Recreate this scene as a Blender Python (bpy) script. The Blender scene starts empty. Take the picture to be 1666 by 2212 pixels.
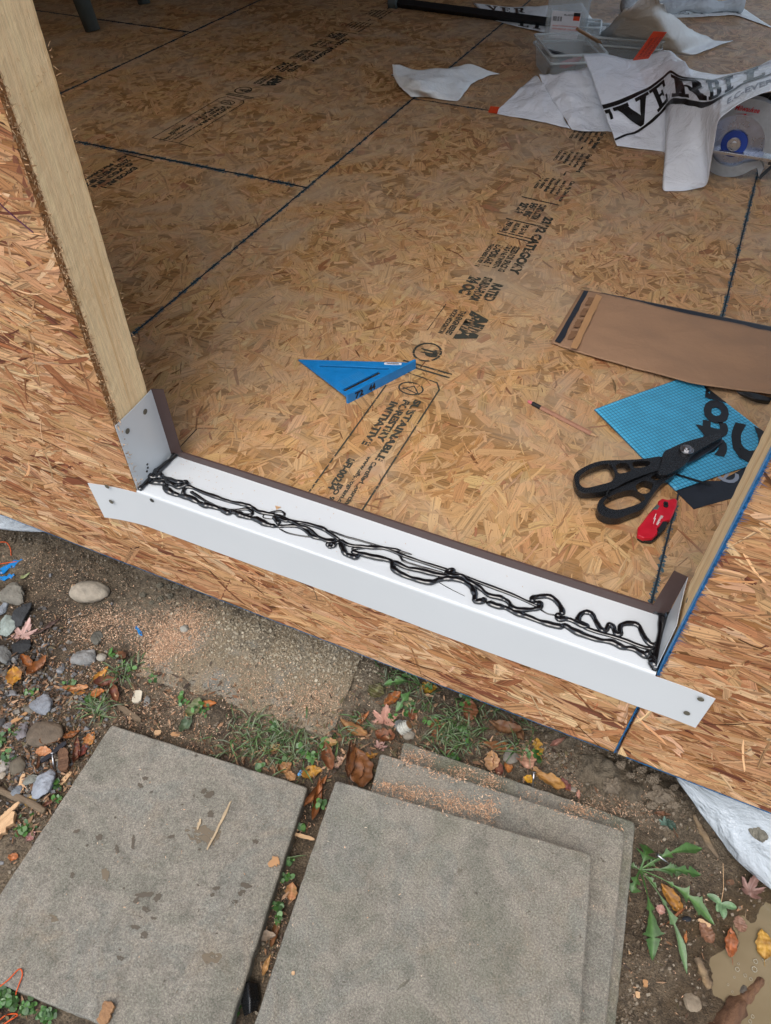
import bpy, bmesh, math, random
import numpy as np
from mathutils import Vector, Matrix, Euler
from mathutils.geometry import tessellate_polygon
random.seed(7)
rng = np.random.default_rng(11)
sc = bpy.context.scene
# ------------------------------------------------------------------ camera, world, sun, exposure
F_, CX, CY = 1608.2426, 833.0, 1106.0
CAM = np.array([0.8007, -0.6869, 0.9662])
ROT = (math.radians(42.9797974), math.radians(-0.0198), math.radians(23.9950991))
cd = bpy.data.cameras.new('camera')
cam = bpy.data.objects.new('camera', cd)
sc.collection.objects.link(cam)
cam.location = CAM
cam.rotation_euler = ROT
cd.sensor_fit = 'HORIZONTAL'; cd.sensor_width = 36; cd.lens = F_ / 1666 * 36
cd.clip_start = 0.01; cd.clip_end = 500
sc.camera = cam
SUN_EL, SUN_AZ = math.radians(62), math.radians(182)
w = bpy.data.worlds.new('World'); sc.world = w; w.use_nodes = True
nt = w.node_tree
sky = nt.nodes.new('ShaderNodeTexSky'); sky.sky_type = 'NISHITA'; sky.sun_disc = False
sky.sun_elevation = SUN_EL; sky.sun_rotation = SUN_AZ
sky.air_density = 1.0; sky.dust_density = 3.2; sky.ozone_density = 1.0
hs = nt.nodes.new('ShaderNodeHueSaturation'); hs.inputs['Saturation'].default_value = .66; hs.inputs['Hue'].default_value = .490   # cloud-greyed sky
nt.links.new(sky.outputs[0], hs.inputs['Color']); nt.links.new(hs.outputs[0], nt.nodes['Background'].inputs[0])
nt.nodes['Background'].inputs[1].default_value = 0.13
sl = bpy.data.lights.new('sun', 'SUN'); sl.energy = 0.6; sl.angle = math.radians(40); sl.color = (1, .985, .93)
sun = bpy.data.objects.new('sun', sl); sc.collection.objects.link(sun)
dirv = Vector((math.sin(SUN_AZ) * math.cos(SUN_EL), math.cos(SUN_AZ) * math.cos(SUN_EL), math.sin(SUN_EL)))
sun.rotation_euler = dirv.to_track_quat('Z', 'Y').to_euler()
sun.location = (0, -3, 6)
sc.view_settings.view_transform = 'Standard'; sc.view_settings.look = 'None'
sc.view_settings.exposure = 0.98; sc.view_settings.gamma = 1
sc.cycles.max_bounces = 8; sc.cycles.diffuse_bounces = 4; sc.cycles.transparent_max_bounces = 12
sc.cycles.use_denoising = True

RM = np.array(Euler(ROT).to_matrix())
def ray(u, v):
    return RM @ np.array([(u - CX) / F_, -(v - CY) / F_, -1.0])
def px(u, v, z=0.0):
    "point of the photograph (1666 px wide) on the horizontal plane at height z"
    d = ray(u, v); t = (z - CAM[2]) / d[2]
    return CAM + t * d
def pw(u, v, y=0.0):
    d = ray(u, v); t = (y - CAM[1]) / d[1]
    return CAM + t * d
GZ = -0.45
# ------------------------------------------------------------------ helpers
def link(name, me, mat=None, parent=None):
    o = bpy.data.objects.new(name, me); sc.collection.objects.link(o)
    if mat is not None:
        for m in (mat if isinstance(mat, (list, tuple)) else [mat]): me.materials.append(m)
    if parent is not None: o.parent = parent
    return o
def empty(name, loc=(0, 0, 0), rz=0):
    o = bpy.data.objects.new(name, None); sc.collection.objects.link(o)
    o.location = loc; o.rotation_euler = (0, 0, rz); o.empty_display_size = .02
    return o
def tag(o, label=None, cat=None, group=None, kind=None):
    if label: o['label'] = label
    if cat: o['category'] = cat
    if group: o['group'] = group
    if kind: o['kind'] = kind
    return o
def mesh_np(name, V, sizes, idx, mat=None, parent=None, smooth=False, uv=None, col=None):
    "V (n,3); sizes = verts per face; idx flat index array; uv per loop; col per vertex"
    me = bpy.data.meshes.new(name)
    V = np.asarray(V, np.float32)
    me.vertices.add(len(V)); me.vertices.foreach_set('co', V.ravel())
    sizes = np.asarray(sizes, np.int32); idx = np.asarray(idx, np.int32)
    me.loops.add(len(idx)); me.loops.foreach_set('vertex_index', idx)
    me.polygons.add(len(sizes))
    st = np.concatenate([[0], np.cumsum(sizes)[:-1]]).astype(np.int32)
    me.polygons.foreach_set('loop_start', st)
    me.polygons.foreach_set('use_smooth', np.full(len(sizes), smooth))
    if uv is not None:
        l = me.uv_layers.new(name='UVMap'); l.data.foreach_set('uv', np.asarray(uv, np.float32).ravel())
    if col is not None:
        a = me.color_attributes.new('Col', 'FLOAT_COLOR', 'POINT')
        c = np.ones((len(V), 4), np.float32); c[:, :3] = col
        a.data.foreach_set('color', c.ravel())
    me.update(calc_edges=True); me.validate()
    return link(name, me, mat, parent)
class MB:
    "collects shapes, builds them as ONE mesh object"
    def __init__(s): s.V = []; s.F = []; s.M = []
    def add(s, V, F, m=0):
        b = len(s.V); s.V += [tuple(v) for v in V]; s.F += [tuple(i + b for i in f) for f in F]; s.M += [m] * len(F)
    def box(s, c, d, R=None, m=0):
        V = [Vector((x * d[0] / 2, y * d[1] / 2, z * d[2] / 2)) for x in (-1, 1) for y in (-1, 1) for z in (-1, 1)]
        if R is not None: V = [R @ v for v in V]
        V = [v + Vector(c) for v in V]
        s.add(V, [(0, 1, 3, 2), (4, 6, 7, 5), (0, 4, 5, 1), (2, 3, 7, 6), (0, 2, 6, 4), (1, 5, 7, 3)], m)
    def prism(s, pts, z0, z1, fn=None, m=0, holes=()):
        "2D outline (with optional holes) extruded from z0 to z1; fn maps (x,y,z)->3D"
        rings = [list(pts)] + [list(h) for h in holes]
        tri = tessellate_polygon([[Vector((p[0], p[1], 0)) for p in r] for r in rings])
        flat = [p for r in rings for p in r]; n = len(flat)
        f = fn or (lambda x, y, z: (x, y, z))
        V = [f(p[0], p[1], z0) for p in flat] + [f(p[0], p[1], z1) for p in flat]
        F = [(a, c, b) for a, b, c in tri] + [(a + n, b + n, c + n) for a, b, c in tri]
        k = 0
        for r in rings:
            L = len(r)
            for i in range(L):
                j = (i + 1) % L; F.append((k + i, k + j, k + j + n, k + i + n))
            k += L
        s.add(V, F, m)
    def tube(s, P, rad, n=8, m=0, cap=True, squash=1.0):
        P = [Vector(p) for p in P]; N = len(P)
        if not hasattr(rad, '__len__'): rad = [rad] * N
        V = []; F = []
        for i, p in enumerate(P):
            t = (P[min(i + 1, N - 1)] - P[max(i - 1, 0)]); t = t.normalized() if t.length > 1e-9 else Vector((1, 0, 0))
            up = Vector((0, 0, 1)) if abs(t.z) < .9 else Vector((0, 1, 0))
            a = t.cross(up).normalized(); b = a.cross(t).normalized()
            for k in range(n):
                th = 2 * math.pi * k / n
                V.append(p + a * math.cos(th) * rad[i] + b * math.sin(th) * rad[i] * squash)
        for i in range(N - 1):
            for k in range(n):
                l = (k + 1) % n
                F.append((i * n + k, i * n + l, (i + 1) * n + l, (i + 1) * n + k))
        if cap: F.append(tuple(range(n - 1, -1, -1))); F.append(tuple((N - 1) * n + k for k in range(n)))
        s.add(V, F, m)
    def cyl(s, c, r, h, axis=(0, 0, 1), n=32, m=0, r2=None):
        q = Vector(axis).to_track_quat('Z', 'Y'); c = Vector(c); r2 = r if r2 is None else r2
        V = [c + q @ Vector((r * math.cos(2 * math.pi * k / n), r * math.sin(2 * math.pi * k / n), -h / 2)) for k in range(n)]
        V += [c + q @ Vector((r2 * math.cos(2 * math.pi * k / n), r2 * math.sin(2 * math.pi * k / n), h / 2)) for k in range(n)]
        F = [(k, (k + 1) % n, (k + 1) % n + n, k + n) for k in range(n)] + [tuple(range(n - 1, -1, -1)), tuple(range(n, 2 * n))]
        s.add(V, F, m)
    def build(s, name, mat, parent=None, smooth=False, bevel=0, seg=2, origin=None):
        me = bpy.data.meshes.new(name)
        V = s.V
        if origin is not None: V = [(v[0] - origin[0], v[1] - origin[1], v[2] - origin[2]) for v in V]
        me.from_pydata([tuple(map(float, v)) for v in V], [], s.F)
        bm = bmesh.new(); bm.from_mesh(me); bmesh.ops.recalc_face_normals(bm, faces=bm.faces); bm.to_mesh(me); bm.free()
        o = link(name, me, mat, parent)
        me.polygons.foreach_set('material_index', s.M) if len(s.M) == len(me.polygons) else None
        me.polygons.foreach_set('use_smooth', [smooth] * len(me.polygons))
        if origin is not None: o.location = origin
        if bevel:
            b = o.modifiers.new('b', 'BEVEL'); b.width = bevel; b.segments = seg; b.limit_method = 'ANGLE'; b.angle_limit = .6
        return o
# value noise in numpy
def _h(ix, iy, seed):
    n = (ix.astype(np.int64) * 374761393 + iy.astype(np.int64) * 668265263 + seed * 974634777) & 0x7fffffff
    n = ((n ^ (n >> 13)) * 1274126177) & 0x7fffffff
    return ((n ^ (n >> 16)) & 0xffff) / 65535.0
def vnoise(x, y, seed=0):
    x = np.asarray(x, float); y = np.asarray(y, float)
    ix, iy = np.floor(x), np.floor(y); fx, fy = x - ix, y - iy
    fx = fx * fx * (3 - 2 * fx); fy = fy * fy * (3 - 2 * fy)
    a = _h(ix, iy, seed); b = _h(ix + 1, iy, seed); c = _h(ix, iy + 1, seed); d = _h(ix + 1, iy + 1, seed)
    return (a * (1 - fx) + b * fx) * (1 - fy) + (c * (1 - fx) + d * fx) * fy - .5
def fbm(x, y, sc_, oct=4, seed=0, gain=.5):
    r = 0; a = 1
    for o in range(oct):
        r = r + a * vnoise(x * sc_ + 17.3 * o, y * sc_ - 9.1 * o, seed + o); sc_ *= 2.03; a *= gain
    return r
# ------------------------------------------------------------------ materials
def s2l(c):
    return tuple(((x / 255) / 12.92 if x / 255 <= .04045 else ((x / 255 + .055) / 1.055) ** 2.4) for x in c)
def newmat(name):
    m = bpy.data.materials.new(name); m.use_nodes = True
    nt = m.node_tree; b = nt.nodes['Principled BSDF']
    return m, nt, b
def N(nt, t, **k):
    n = nt.nodes.new(t)
    for a, v in k.items():
        if a in n.inputs: n.inputs[a].default_value = v
        else: setattr(n, a, v)
    return n
def ramp(nt, stops, src):
    r = nt.nodes.new('ShaderNodeValToRGB'); e = r.color_ramp.elements
    while len(e) < len(stops): e.new(.5)
    for i, (p, c) in enumerate(stops):
        e[i].position = p; e[i].color = (*c, 1) if hasattr(c, '__len__') else (c, c, c, 1)
    nt.links.new(src, r.inputs[0]); return r
def noise(nt, vec, scale, detail=4, rough=.55, dist=0):
    n = N(nt, 'ShaderNodeTexNoise', Scale=scale, Detail=detail, Roughness=rough, Distortion=dist)
    if vec is not None: nt.links.new(vec, n.inputs['Vector'])
    return n
def mapping(nt, src, scale=(1, 1, 1), rot=(0, 0, 0)):
    m = nt.nodes.new('ShaderNodeMapping'); m.inputs['Scale'].default_value = scale; m.inputs['Rotation'].default_value = rot
    nt.links.new(src, m.inputs['Vector']); return m
def mixc(nt, fac, a, b, mode='MIX'):
    m = nt.nodes.new('ShaderNodeMix'); m.data_type = 'RGBA'; m.blend_type = mode
    for s, v in ((0, fac), (6, a), (7, b)):
        if hasattr(v, 'links') or isinstance(v, bpy.types.NodeSocket): nt.links.new(v, m.inputs[s])
        else: m.inputs[s].default_value = (*v, 1) if hasattr(v, '__len__') else v
    return m.outputs[2]
def bump(nt, b, h, strength=.3, dist=.001):
    n = nt.nodes.new('ShaderNodeBump'); n.inputs['Strength'].default_value = strength; n.inputs['Distance'].default_value = dist
    nt.links.new(h, n.inputs['Height']); nt.links.new(n.outputs[0], b.inputs['Normal']); return n
def tcoord(nt, k='Object'):
    return nt.nodes.new('ShaderNodeTexCoord').outputs[k]
def plain(name, rgb, rough=.5, metal=0, var=.12, scale=40, bmp=.15, spec=None, bdist=.001):
    "a colour with slight mottling and a fine bump"
    m, nt, b = newmat(name)
    t = tcoord(nt); n = noise(nt, t, scale, 5)
    c = s2l(rgb)
    r = ramp(nt, [(.3, tuple(x * (1 - var) for x in c)), (.7, tuple(min(1, x * (1 + var)) for x in c))], n.outputs[0])
    nt.links.new(r.outputs[0], b.inputs['Base Color'])
    rr = ramp(nt, [(.3, max(0, rough - .08)), (.7, min(1, rough + .08))], n.outputs[0]); nt.links.new(rr.outputs[0], b.inputs['Roughness'])
    b.inputs['Metallic'].default_value = metal
    if spec is not None: b.inputs['Specular IOR Level'].default_value = spec
    if bmp:
        n2 = noise(nt, t, scale * 6, 3); bump(nt, b, n2.outputs[0], bmp, bdist)
    return m
def osb_mat(name, sat=1, rough=.55, grainamt=1.0, dust=0.0):
    m, nt, b = newmat(name)
    at = N(nt, 'ShaderNodeAttribute', attribute_name='Col')
    uv = N(nt, 'ShaderNodeUVMap', uv_map='UVMap').outputs[0]
    n1 = noise(nt, mapping(nt, uv, (18, 620, 1)).outputs[0], 1, 5, .7, .5)
    n2 = noise(nt, mapping(nt, uv, (3.5, 210, 1)).outputs[0], 1, 2, .5, .4)
    g1 = ramp(nt, [(.30, .50), (.5, 1.0), (.70, 1.22)], n1.outputs[0])
    g2 = ramp(nt, [(.36, .48), (.47, .98), (.75, 1.10)], n2.outputs[0])
    c = mixc(nt, .75 * grainamt, at.outputs[0], g1.outputs[0], 'MULTIPLY')
    c = mixc(nt, min(1, .8 * grainamt), c, g2.outputs[0], 'MULTIPLY')
    tc = tcoord(nt)
    sp = noise(nt, tc, 260, 2)                                        # pitch specks
    spr = ramp(nt, [(.66, 0.0), (.72, 1.0)], sp.outputs[0])
    c = mixc(nt, spr.outputs[0], c, (.10, .045, .018))
    if dust:
        d = noise(nt, tc, 3.2, 6, .65, .8)
        dr = ramp(nt, [(.44, 0.0), (.70, dust)], d.outputs[0])
        c = mixc(nt, dr.outputs[0], c, s2l((172, 155, 132)))
    nt.links.new(c, b.inputs['Base Color'])
    b.inputs['Roughness'].default_value = rough; b.inputs['Specular IOR Level'].default_value = .35
    bump(nt, b, n1.outputs[0], .35, .0006)
    return m
M = {}
M['osb_floor'] = osb_mat('osb_floor', rough=.5, dust=.7, grainamt=.85)
M['osb_wall'] = osb_mat('osb_wall', rough=.62, grainamt=1.25)
def wood_mat(name, c1, c2, axis=2, rough=.65, fuzz=.6):
    m, nt, b = newmat(name)
    t = tcoord(nt); s = [60, 60, 60]; s[axis] = 2.2
    n1 = noise(nt, mapping(nt, t, s).outputs[0], 1, 5, .6, 1.2)
    s2 = [260, 260, 260]; s2[axis] = 25
    n2 = noise(nt, mapping(nt, t, s2).outputs[0], 1, 4, .7, .3)
    n3 = noise(nt, t, 9, 4, .6)
    r = ramp(nt, [(.3, s2l(c1)), (.5, s2l(c2)), (.75, tuple(min(1, x * 1.12) for x in s2l(c2)))], n1.outputs[0])
    g = ramp(nt, [(.35, .72), (.6, 1.05)], n2.outputs[0])
    c = mixc(nt, .55, r.outputs[0], g.outputs[0], 'MULTIPLY')
    st = ramp(nt, [(.55, 0.0), (.8, .5)], n3.outputs[0]); c = mixc(nt, st.outputs[0], c, s2l((205, 165, 100)))
    v = N(nt, 'ShaderNodeTexVoronoi', Scale=7.0); nt.links.new(mapping(nt, t, (1, 1, .55)).outputs[0], v.inputs['Vector'])
    k = ramp(nt, [(.035, 1.0), (.075, 0.0)], v.outputs['Distance']); c = mixc(nt, k.outputs[0], c, s2l((120, 78, 42)))
    nt.links.new(c, b.inputs['Base Color']); b.inputs['Roughness'].default_value = rough
    n4 = noise(nt, t, 130, 5, .75); add = N(nt, 'ShaderNodeMath', operation='ADD')
    nt.links.new(n2.outputs[0], add.inputs[0]); nt.links.new(n4.outputs[0], add.inputs[1])
    bump(nt, b, add.outputs[0], fuzz, .002)
    return m
M['stud'] = wood_mat('stud', (228, 186, 130), (248, 216, 168))
M['dark_wood'] = wood_mat('dark_wood', (120, 85, 55), (150, 112, 75))
def concrete_mat():
    m, nt, b = newmat('paver_stone')
    gi = nt.nodes.new('ShaderNodeObjectInfo'); t0 = tcoord(nt)
    va = N(nt, 'ShaderNodeVectorMath', operation='ADD'); nt.links.new(t0, va.inputs[0]); nt.links.new(gi.outputs['Location'], va.inputs[1])
    vs_ = N(nt, 'ShaderNodeVectorMath', operation='SCALE'); vs_.inputs['Scale'].default_value = 1.0; nt.links.new(va.outputs[0], vs_.inputs[0])
    t = mapping(nt, vs_.outputs[0], (1, 1, 1), (0, 0, .4)).outputs[0]
    big = noise(nt, t, 6, 6, .65, .8); mid = noise(nt, t, 34, 6, .75, .4); fine = noise(nt, t, 330, 4, .8); f2 = noise(nt, t, 800, 2, .7)
    r = ramp(nt, [(.3, s2l((118, 117, 106))), (.42, s2l((128, 125, 114))), (.5, s2l((138, 133, 122))), (.57, s2l((127, 126, 117))), (.64, s2l((138, 134, 124))), (.75, s2l((129, 128, 120)))], big.outputs[0])
    r2 = ramp(nt, [(.34, .70), (.5, 1.0), (.68, 1.16)], mid.outputs[0])
    c = mixc(nt, .85, r.outputs[0], r2.outputs[0], 'MULTIPLY')
    rf = ramp(nt, [(.37, .45), (.48, .93), (.54, 1.07), (.64, 1.7)], fine.outputs[0]); c = mixc(nt, .72, c, rf.outputs[0], 'MULTIPLY')
    rg = ramp(nt, [(.36, .6), (.5, 1.0), (.66, 1.4)], f2.outputs[0]); c = mixc(nt, .6, c, rg.outputs[0], 'MULTIPLY')
    v = N(nt, 'ShaderNodeTexVoronoi', Scale=150.0); nt.links.new(t, v.inputs['Vector'])
    vr = ramp(nt, [(.0, .6), (.13, 0.0)], v.outputs['Distance']); c = mixc(nt, vr.outputs[0], c, s2l((190, 180, 164)))
    st = noise(nt, mapping(nt, t, (1, .45, 1), (0, 0, .6)).outputs[0], 24, 5, .65, 1.2)
    sr = ramp(nt, [(.68, 0.0), (.71, .6)], st.outputs[0]); c = mixc(nt, sr.outputs[0], c, s2l((88, 80, 68)))
    wv = N(nt, 'ShaderNodeTexVoronoi', Scale=19.0); wd = noise(nt, t, 90, 3); wm = mixc(nt, .02, t, wd.outputs[1]); nt.links.new(wm, wv.inputs['Vector'])
    wr = ramp(nt, [(.035, .8), (.075, 0.0)], wv.outputs['Distance']); c = mixc(nt, wr.outputs[0], c, s2l((74, 66, 56)))
    tan = noise(nt, t, 11, 5, .7, .6); tr = ramp(nt, [(.56, 0.0), (.76, .35)], tan.outputs[0]); c = mixc(nt, tr.outputs[0], c, mixc(nt, .8, s2l((160, 140, 116)), rf.outputs[0], 'MULTIPLY'))
    moss = noise(nt, t, 9, 5, .65); mo = ramp(nt, [(.45, 0.0), (.7, .5)], moss.outputs[0])
    mp = N(nt, 'ShaderNodeAttribute', attribute_name='moss', attribute_type='OBJECT')
    mm = N(nt, 'ShaderNodeMath', operation='MULTIPLY'); nt.links.new(mo.outputs[0], mm.inputs[0]); nt.links.new(mp.outputs['Fac'], mm.inputs[1])
    c = mixc(nt, mm.outputs[0], c, mixc(nt, .8, s2l((98, 102, 80)), rf.outputs[0], 'MULTIPLY'))
    dp = N(nt, 'ShaderNodeAttribute', attribute_name='dirt', attribute_type='OBJECT'); dn = noise(nt, t, 14, 6, .7, .6); dn2 = ramp(nt, [(.36, 0.0), (.5, 1.0)], dn.outputs[0])
    dm = N(nt, 'ShaderNodeMath', operation='MULTIPLY'); nt.links.new(dn2.outputs[0], dm.inputs[0]); nt.links.new(dp.outputs['Fac'], dm.inputs[1])
    c = mixc(nt, dm.outputs[0], c, mixc(nt, .85, mixc(nt, .85, s2l((134, 120, 98)), rf.outputs[0], 'MULTIPLY'), r2.outputs[0], 'MULTIPLY'))
    nt.links.new(c, b.inputs['Base Color']); b.inputs['Roughness'].default_value = .88
    a = N(nt, 'ShaderNodeMath', operation='ADD'); nt.links.new(mid.outputs[0], a.inputs[0]); nt.links.new(fine.outputs[0], a.inputs[1])
    bump(nt, b, a.outputs[0], .7, .003)
    return m
M['paver'] = concrete_mat()
def dirt_mat():
    m, nt, b = newmat('soil')
    t = tcoord(nt)
    a = noise(nt, t, 4, 6, .65, .5); c_ = noise(nt, t, 60, 6, .7); f = noise(nt, t, 300, 4, .7)
    r = ramp(nt, [(.32, s2l((66, 55, 43))), (.5, s2l((98, 84, 66))), (.66, s2l((126, 112, 92)))], a.outputs[0])
    r2 = ramp(nt, [(.34, .36), (.5, 1.0), (.68, 1.45)], c_.outputs[0]); r3 = ramp(nt, [(.36, .35), (.5, 1.0), (.64, 1.7)], f.outputs[0])
    c = mixc(nt, .8, r.outputs[0], r2.outputs[0], 'MULTIPLY'); c = mixc(nt, .75, c, r3.outputs[0], 'MULTIPLY')
    at = N(nt, 'ShaderNodeAttribute', attribute_name='Col')               # R wet mud, G dry grey crust
    sp = nt.nodes.new('ShaderNodeSeparateColor'); nt.links.new(at.outputs[0], sp.inputs[0])
    c = mixc(nt, sp.outputs[1], c, mixc(nt, .8, s2l((150, 138, 118)), r2.outputs[0], 'MULTIPLY'))
    c = mixc(nt, sp.outputs[0], c, mixc(nt, .6, s2l((96, 80, 58)), r2.outputs[0], 'MULTIPLY'))
    nt.links.new(c, b.inputs['Base Color'])
    rr = N(nt, 'ShaderNodeMapRange'); rr.inputs['To Min'].default_value = .9; rr.inputs['To Max'].default_value = .28
    nt.links.new(sp.outputs[0], rr.inputs[0]); nt.links.new(rr.outputs[0], b.inputs['Roughness'])
    ad = N(nt, 'ShaderNodeMath', operation='ADD'); nt.links.new(c_.outputs[0], ad.inputs[0]); nt.links.new(f.outputs[0], ad.inputs[1])
    bump(nt, b, ad.outputs[0], 1.0, .009)
    return m
M['soil'] = dirt_mat()
def attr_mat(name, rough=.7, var=True, scale=150, bmp=.4, trans=0, bdist=.002):
    m, nt, b = newmat(name)
    at = N(nt, 'ShaderNodeAttribute', attribute_name='Col'); t = tcoord(nt)
    n = noise(nt, t, scale, 4, .65); r = ramp(nt, [(.32, .6), (.5, 1.0), (.7, 1.3)], n.outputs[0])
    c = mixc(nt, .7, at.outputs[0], r.outputs[0], 'MULTIPLY'); nt.links.new(c, b.inputs['Base Color'])
    b.inputs['Roughness'].default_value = rough
    bump(nt, b, n.outputs[0], bmp, bdist)
    return m
M['crumb'] = attr_mat('crumb', .9); M['chip'] = attr_mat('chip', .8, scale=300)
M['leaf'] = attr_mat('leaf', .55, scale=70, bmp=.5); M['green'] = attr_mat('green', .45, scale=60, bmp=.3)
M['stone'] = attr_mat('stone', .8, scale=45, bmp=.9, bdist=.004)
# pan metal: white and brown coil
M['white_metal'] = plain('white_metal', (204, 208, 210), .33, 0, .015, 6, .0)
M['brown_metal'] = plain('brown_metal', (74, 56, 52), .42, 0, .06, 60, .0)
M['hole'] = plain('hole', (92, 88, 76), .6, 0, .2, 300)
m, nt, b = newmat('sealant'); b.inputs['Base Color'].default_value = (.006, .006, .007, 1); b.inputs['Roughness'].default_value = .12
n = noise(nt, tcoord(nt), 160, 2); bump(nt, b, n.outputs[0], .08, .001); b.inputs['Roughness'].default_value = .05; b.inputs['IOR'].default_value = 1.75; M['sealant'] = m
M['blue_plastic'] = plain('blue_plastic', (22, 122, 190), .42, 0, .1, 60, .2)
M['blue_dark'] = plain('blue_dark', (6, 40, 78), .5, 0, .1)
M['ink_black'] = plain('ink_black', (12, 14, 20), .5, 0, .1)
M['seam'] = plain('seam', (20, 34, 44), .8, 0, .4, 90)
M['seam_blue'] = plain('seam_blue', (28, 100, 150), .8, 0, .3, 120)
def ink_mat(name, rgb, cover=.5, ang=0, fq=200):
    m, nt, b = newmat(name); b.inputs['Base Color'].default_value = (*s2l(rgb), 1); b.inputs['Roughness'].default_value = .7
    t = tcoord(nt)
    n = noise(nt, mapping(nt, t, (fq * .35, fq, 1), (0, 0, ang)).outputs[0], 1, 3, .6)
    n2 = noise(nt, t, 25, 3)
    a = N(nt, 'ShaderNodeMath', operation='ADD'); nt.links.new(n.outputs[0], a.inputs[0]); nt.links.new(n2.outputs[0], a.inputs[1])
    r = ramp(nt, [(.92 - cover * .25, 0.0), (1.0 - cover * .25, .88)], a.outputs[0])
    r.color_ramp.interpolation = 'EASE'
    h = N(nt, 'ShaderNodeMath', operation='MULTIPLY'); h.inputs[1].default_value = 1
    nt.links.new(r.outputs[0], h.inputs[0]); nt.links.new(h.outputs[0], b.inputs['Alpha'])
    return m
M['stamp'] = ink_mat('stamp', (56, 58, 50), .40); M['stamp_wall'] = ink_mat('stamp_wall', (70, 62, 70), -.45)
M['damp_ink'] = ink_mat('smudge_ink', (60, 60, 58), .1, 0, 400)
M['dye'] = ink_mat('dye', (60, 92, 104), -.1, 0, 500)
M['print_black'] = plain('print_black', (20, 21, 22), .35, 0, .1, 90, .2)
def film(name, rgb, rough, alpha=1.0, scale=25, bmp=.4, bd=.006):
    m, nt, b = newmat(name); b.inputs['Base Color'].default_value = (*s2l(rgb), 1); b.inputs['Roughness'].default_value = rough
    b.inputs['Alpha'].default_value = alpha
    t = tcoord(nt); n = noise(nt, t, scale, 5, .6, .5)
    ma = mapping(nt, t, (1, 1, 1)); bump(nt, b, n.outputs[0], bmp, bd); return m
M['wrap'] = film('wrap', (232, 237, 245), .24, 1, 13, .8, .02)
M['wrap_back'] = film('wrap_back', (226, 230, 230), .38, 1, 12, .8, .018)
M['clear'] = film('clear', (208, 216, 218), .18, .30, 30, .1)
M['clear_rim'] = film('clear_rim', (214, 222, 224), .18, .55, 30, .1)
M['poly_sheet'] = film('poly_sheet', (190, 198, 204), .16, .86, 11, 1.0, .03)
M['orange'] = plain('orange', (206, 66, 24), .5, 0, .12, 80)
M['red'] = plain('red', (186, 24, 42), .35, 0, .12, 60, .15)
M['black_plastic'] = plain('black_plastic', (24, 25, 27), .27, 0, .2, 500, .35)
M['black_matte'] = plain('black_matte', (16, 16, 18), .6, 0, .2, 200, .3)
M['steel'] = plain('steel', (190, 190, 192), .3, 1, .08, 80, .1)
M['dark_steel'] = plain('dark_steel', (88, 90, 94), .38, 1, .15, 80, .1)
M['magnesium'] = plain('magnesium', (164, 170, 176), .45, .25, .1, 60, .3)
M['blade'] = plain('blade', (168, 178, 200), .3, 1, .15, 30, .1)
M['kraft'] = plain('kraft', (150, 117, 90), .8, 0, .06, 12, .35, bdist=.004)
M['kraft_dark'] = plain('kraft_dark', (122, 88, 60), .8, 0, .1, 30, .3)
M['kraft_tape'] = plain('kraft_tape', (176, 134, 92), .55, 0, .06, 30, .3)
M['navy_film'] = plain('navy_film', (30, 34, 42), .45, 0, .2, 70, .35)
M['pale'] = plain('pale', (216, 216, 210), .6, 0, .05)
M['grey_print'] = plain('grey_print', (138, 146, 160), .55, 0, .05)
M['label_white'] = plain('label_white', (222, 222, 226), .5, 0, .03)
M['pencil_wood'] = plain('pencil_wood', (156, 112, 88), .5, 0, .08, 90)
M['pink'] = plain('pink', (196, 110, 112), .7, 0, .1)
M['grey_paint'] = plain('grey_paint', (78, 86, 84), .5, 0, .1)
M['splinter'] = wood_mat('splinter', (176, 136, 98), (206, 170, 130), 0, .8, .5)
def membrane_mat():
    m, nt, b = newmat('membrane'); uv = N(nt, 'ShaderNodeUVMap', uv_map='UVMap').outputs[0]
    sp = nt.nodes.new('ShaderNodeSeparateXYZ'); nt.links.new(uv, sp.inputs[0])
    outs = []
    for i, fq in ((0, 133.), (1, 133.)):
        mu = N(nt, 'ShaderNodeMath', operation='MULTIPLY'); mu.inputs[1].default_value = fq; nt.links.new(sp.outputs[i], mu.inputs[0])
        fr = N(nt, 'ShaderNodeMath', operation='FRACT'); nt.links.new(mu.outputs[0], fr.inputs[0])
        lt = N(nt, 'ShaderNodeMath', operation='LESS_THAN'); lt.inputs[1].default_value = .17; nt.links.new(fr.outputs[0], lt.inputs[0]); outs.append(lt)
    mx = N(nt, 'ShaderNodeMath', operation='MAXIMUM'); nt.links.new(outs[0].outputs[0], mx.inputs[0]); nt.links.new(outs[1].outputs[0], mx.inputs[1])
    at = N(nt, 'ShaderNodeAttribute', attribute_name='Col')
    n = noise(nt, tcoord(nt), 30, 4); r = ramp(nt, [(.3, .88), (.7, 1.08)], n.outputs[0])
    base = mixc(nt, 1.0, at.outputs[0], r.outputs[0], 'MULTIPLY')
    dk = mixc(nt, 1.0, base, (.28, .36, .42), 'MULTIPLY')
    c = mixc(nt, mx.outputs[0], base, dk); nt.links.new(c, b.inputs['Base Color']); b.inputs['Roughness'].default_value = .5
    iv = N(nt, 'ShaderNodeMath', operation='SUBTRACT'); iv.inputs[0].default_value = 1; nt.links.new(mx.outputs[0], iv.inputs[1])
    bump(nt, b, iv.outputs[0], .5, .001); return m
M['membrane'] = membrane_mat()
m, nt, b = newmat('muddy_water'); t = tcoord(nt); n = noise(nt, t, 7, 4)
r = ramp(nt, [(.35, s2l((116, 104, 80))), (.7, s2l((132, 120, 96)))], n.outputs[0]); nt.links.new(r.outputs[0], b.inputs['Base Color'])
b.inputs['Roughness'].default_value = .08; b.inputs['Specular IOR Level'].default_value = .6
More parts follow.
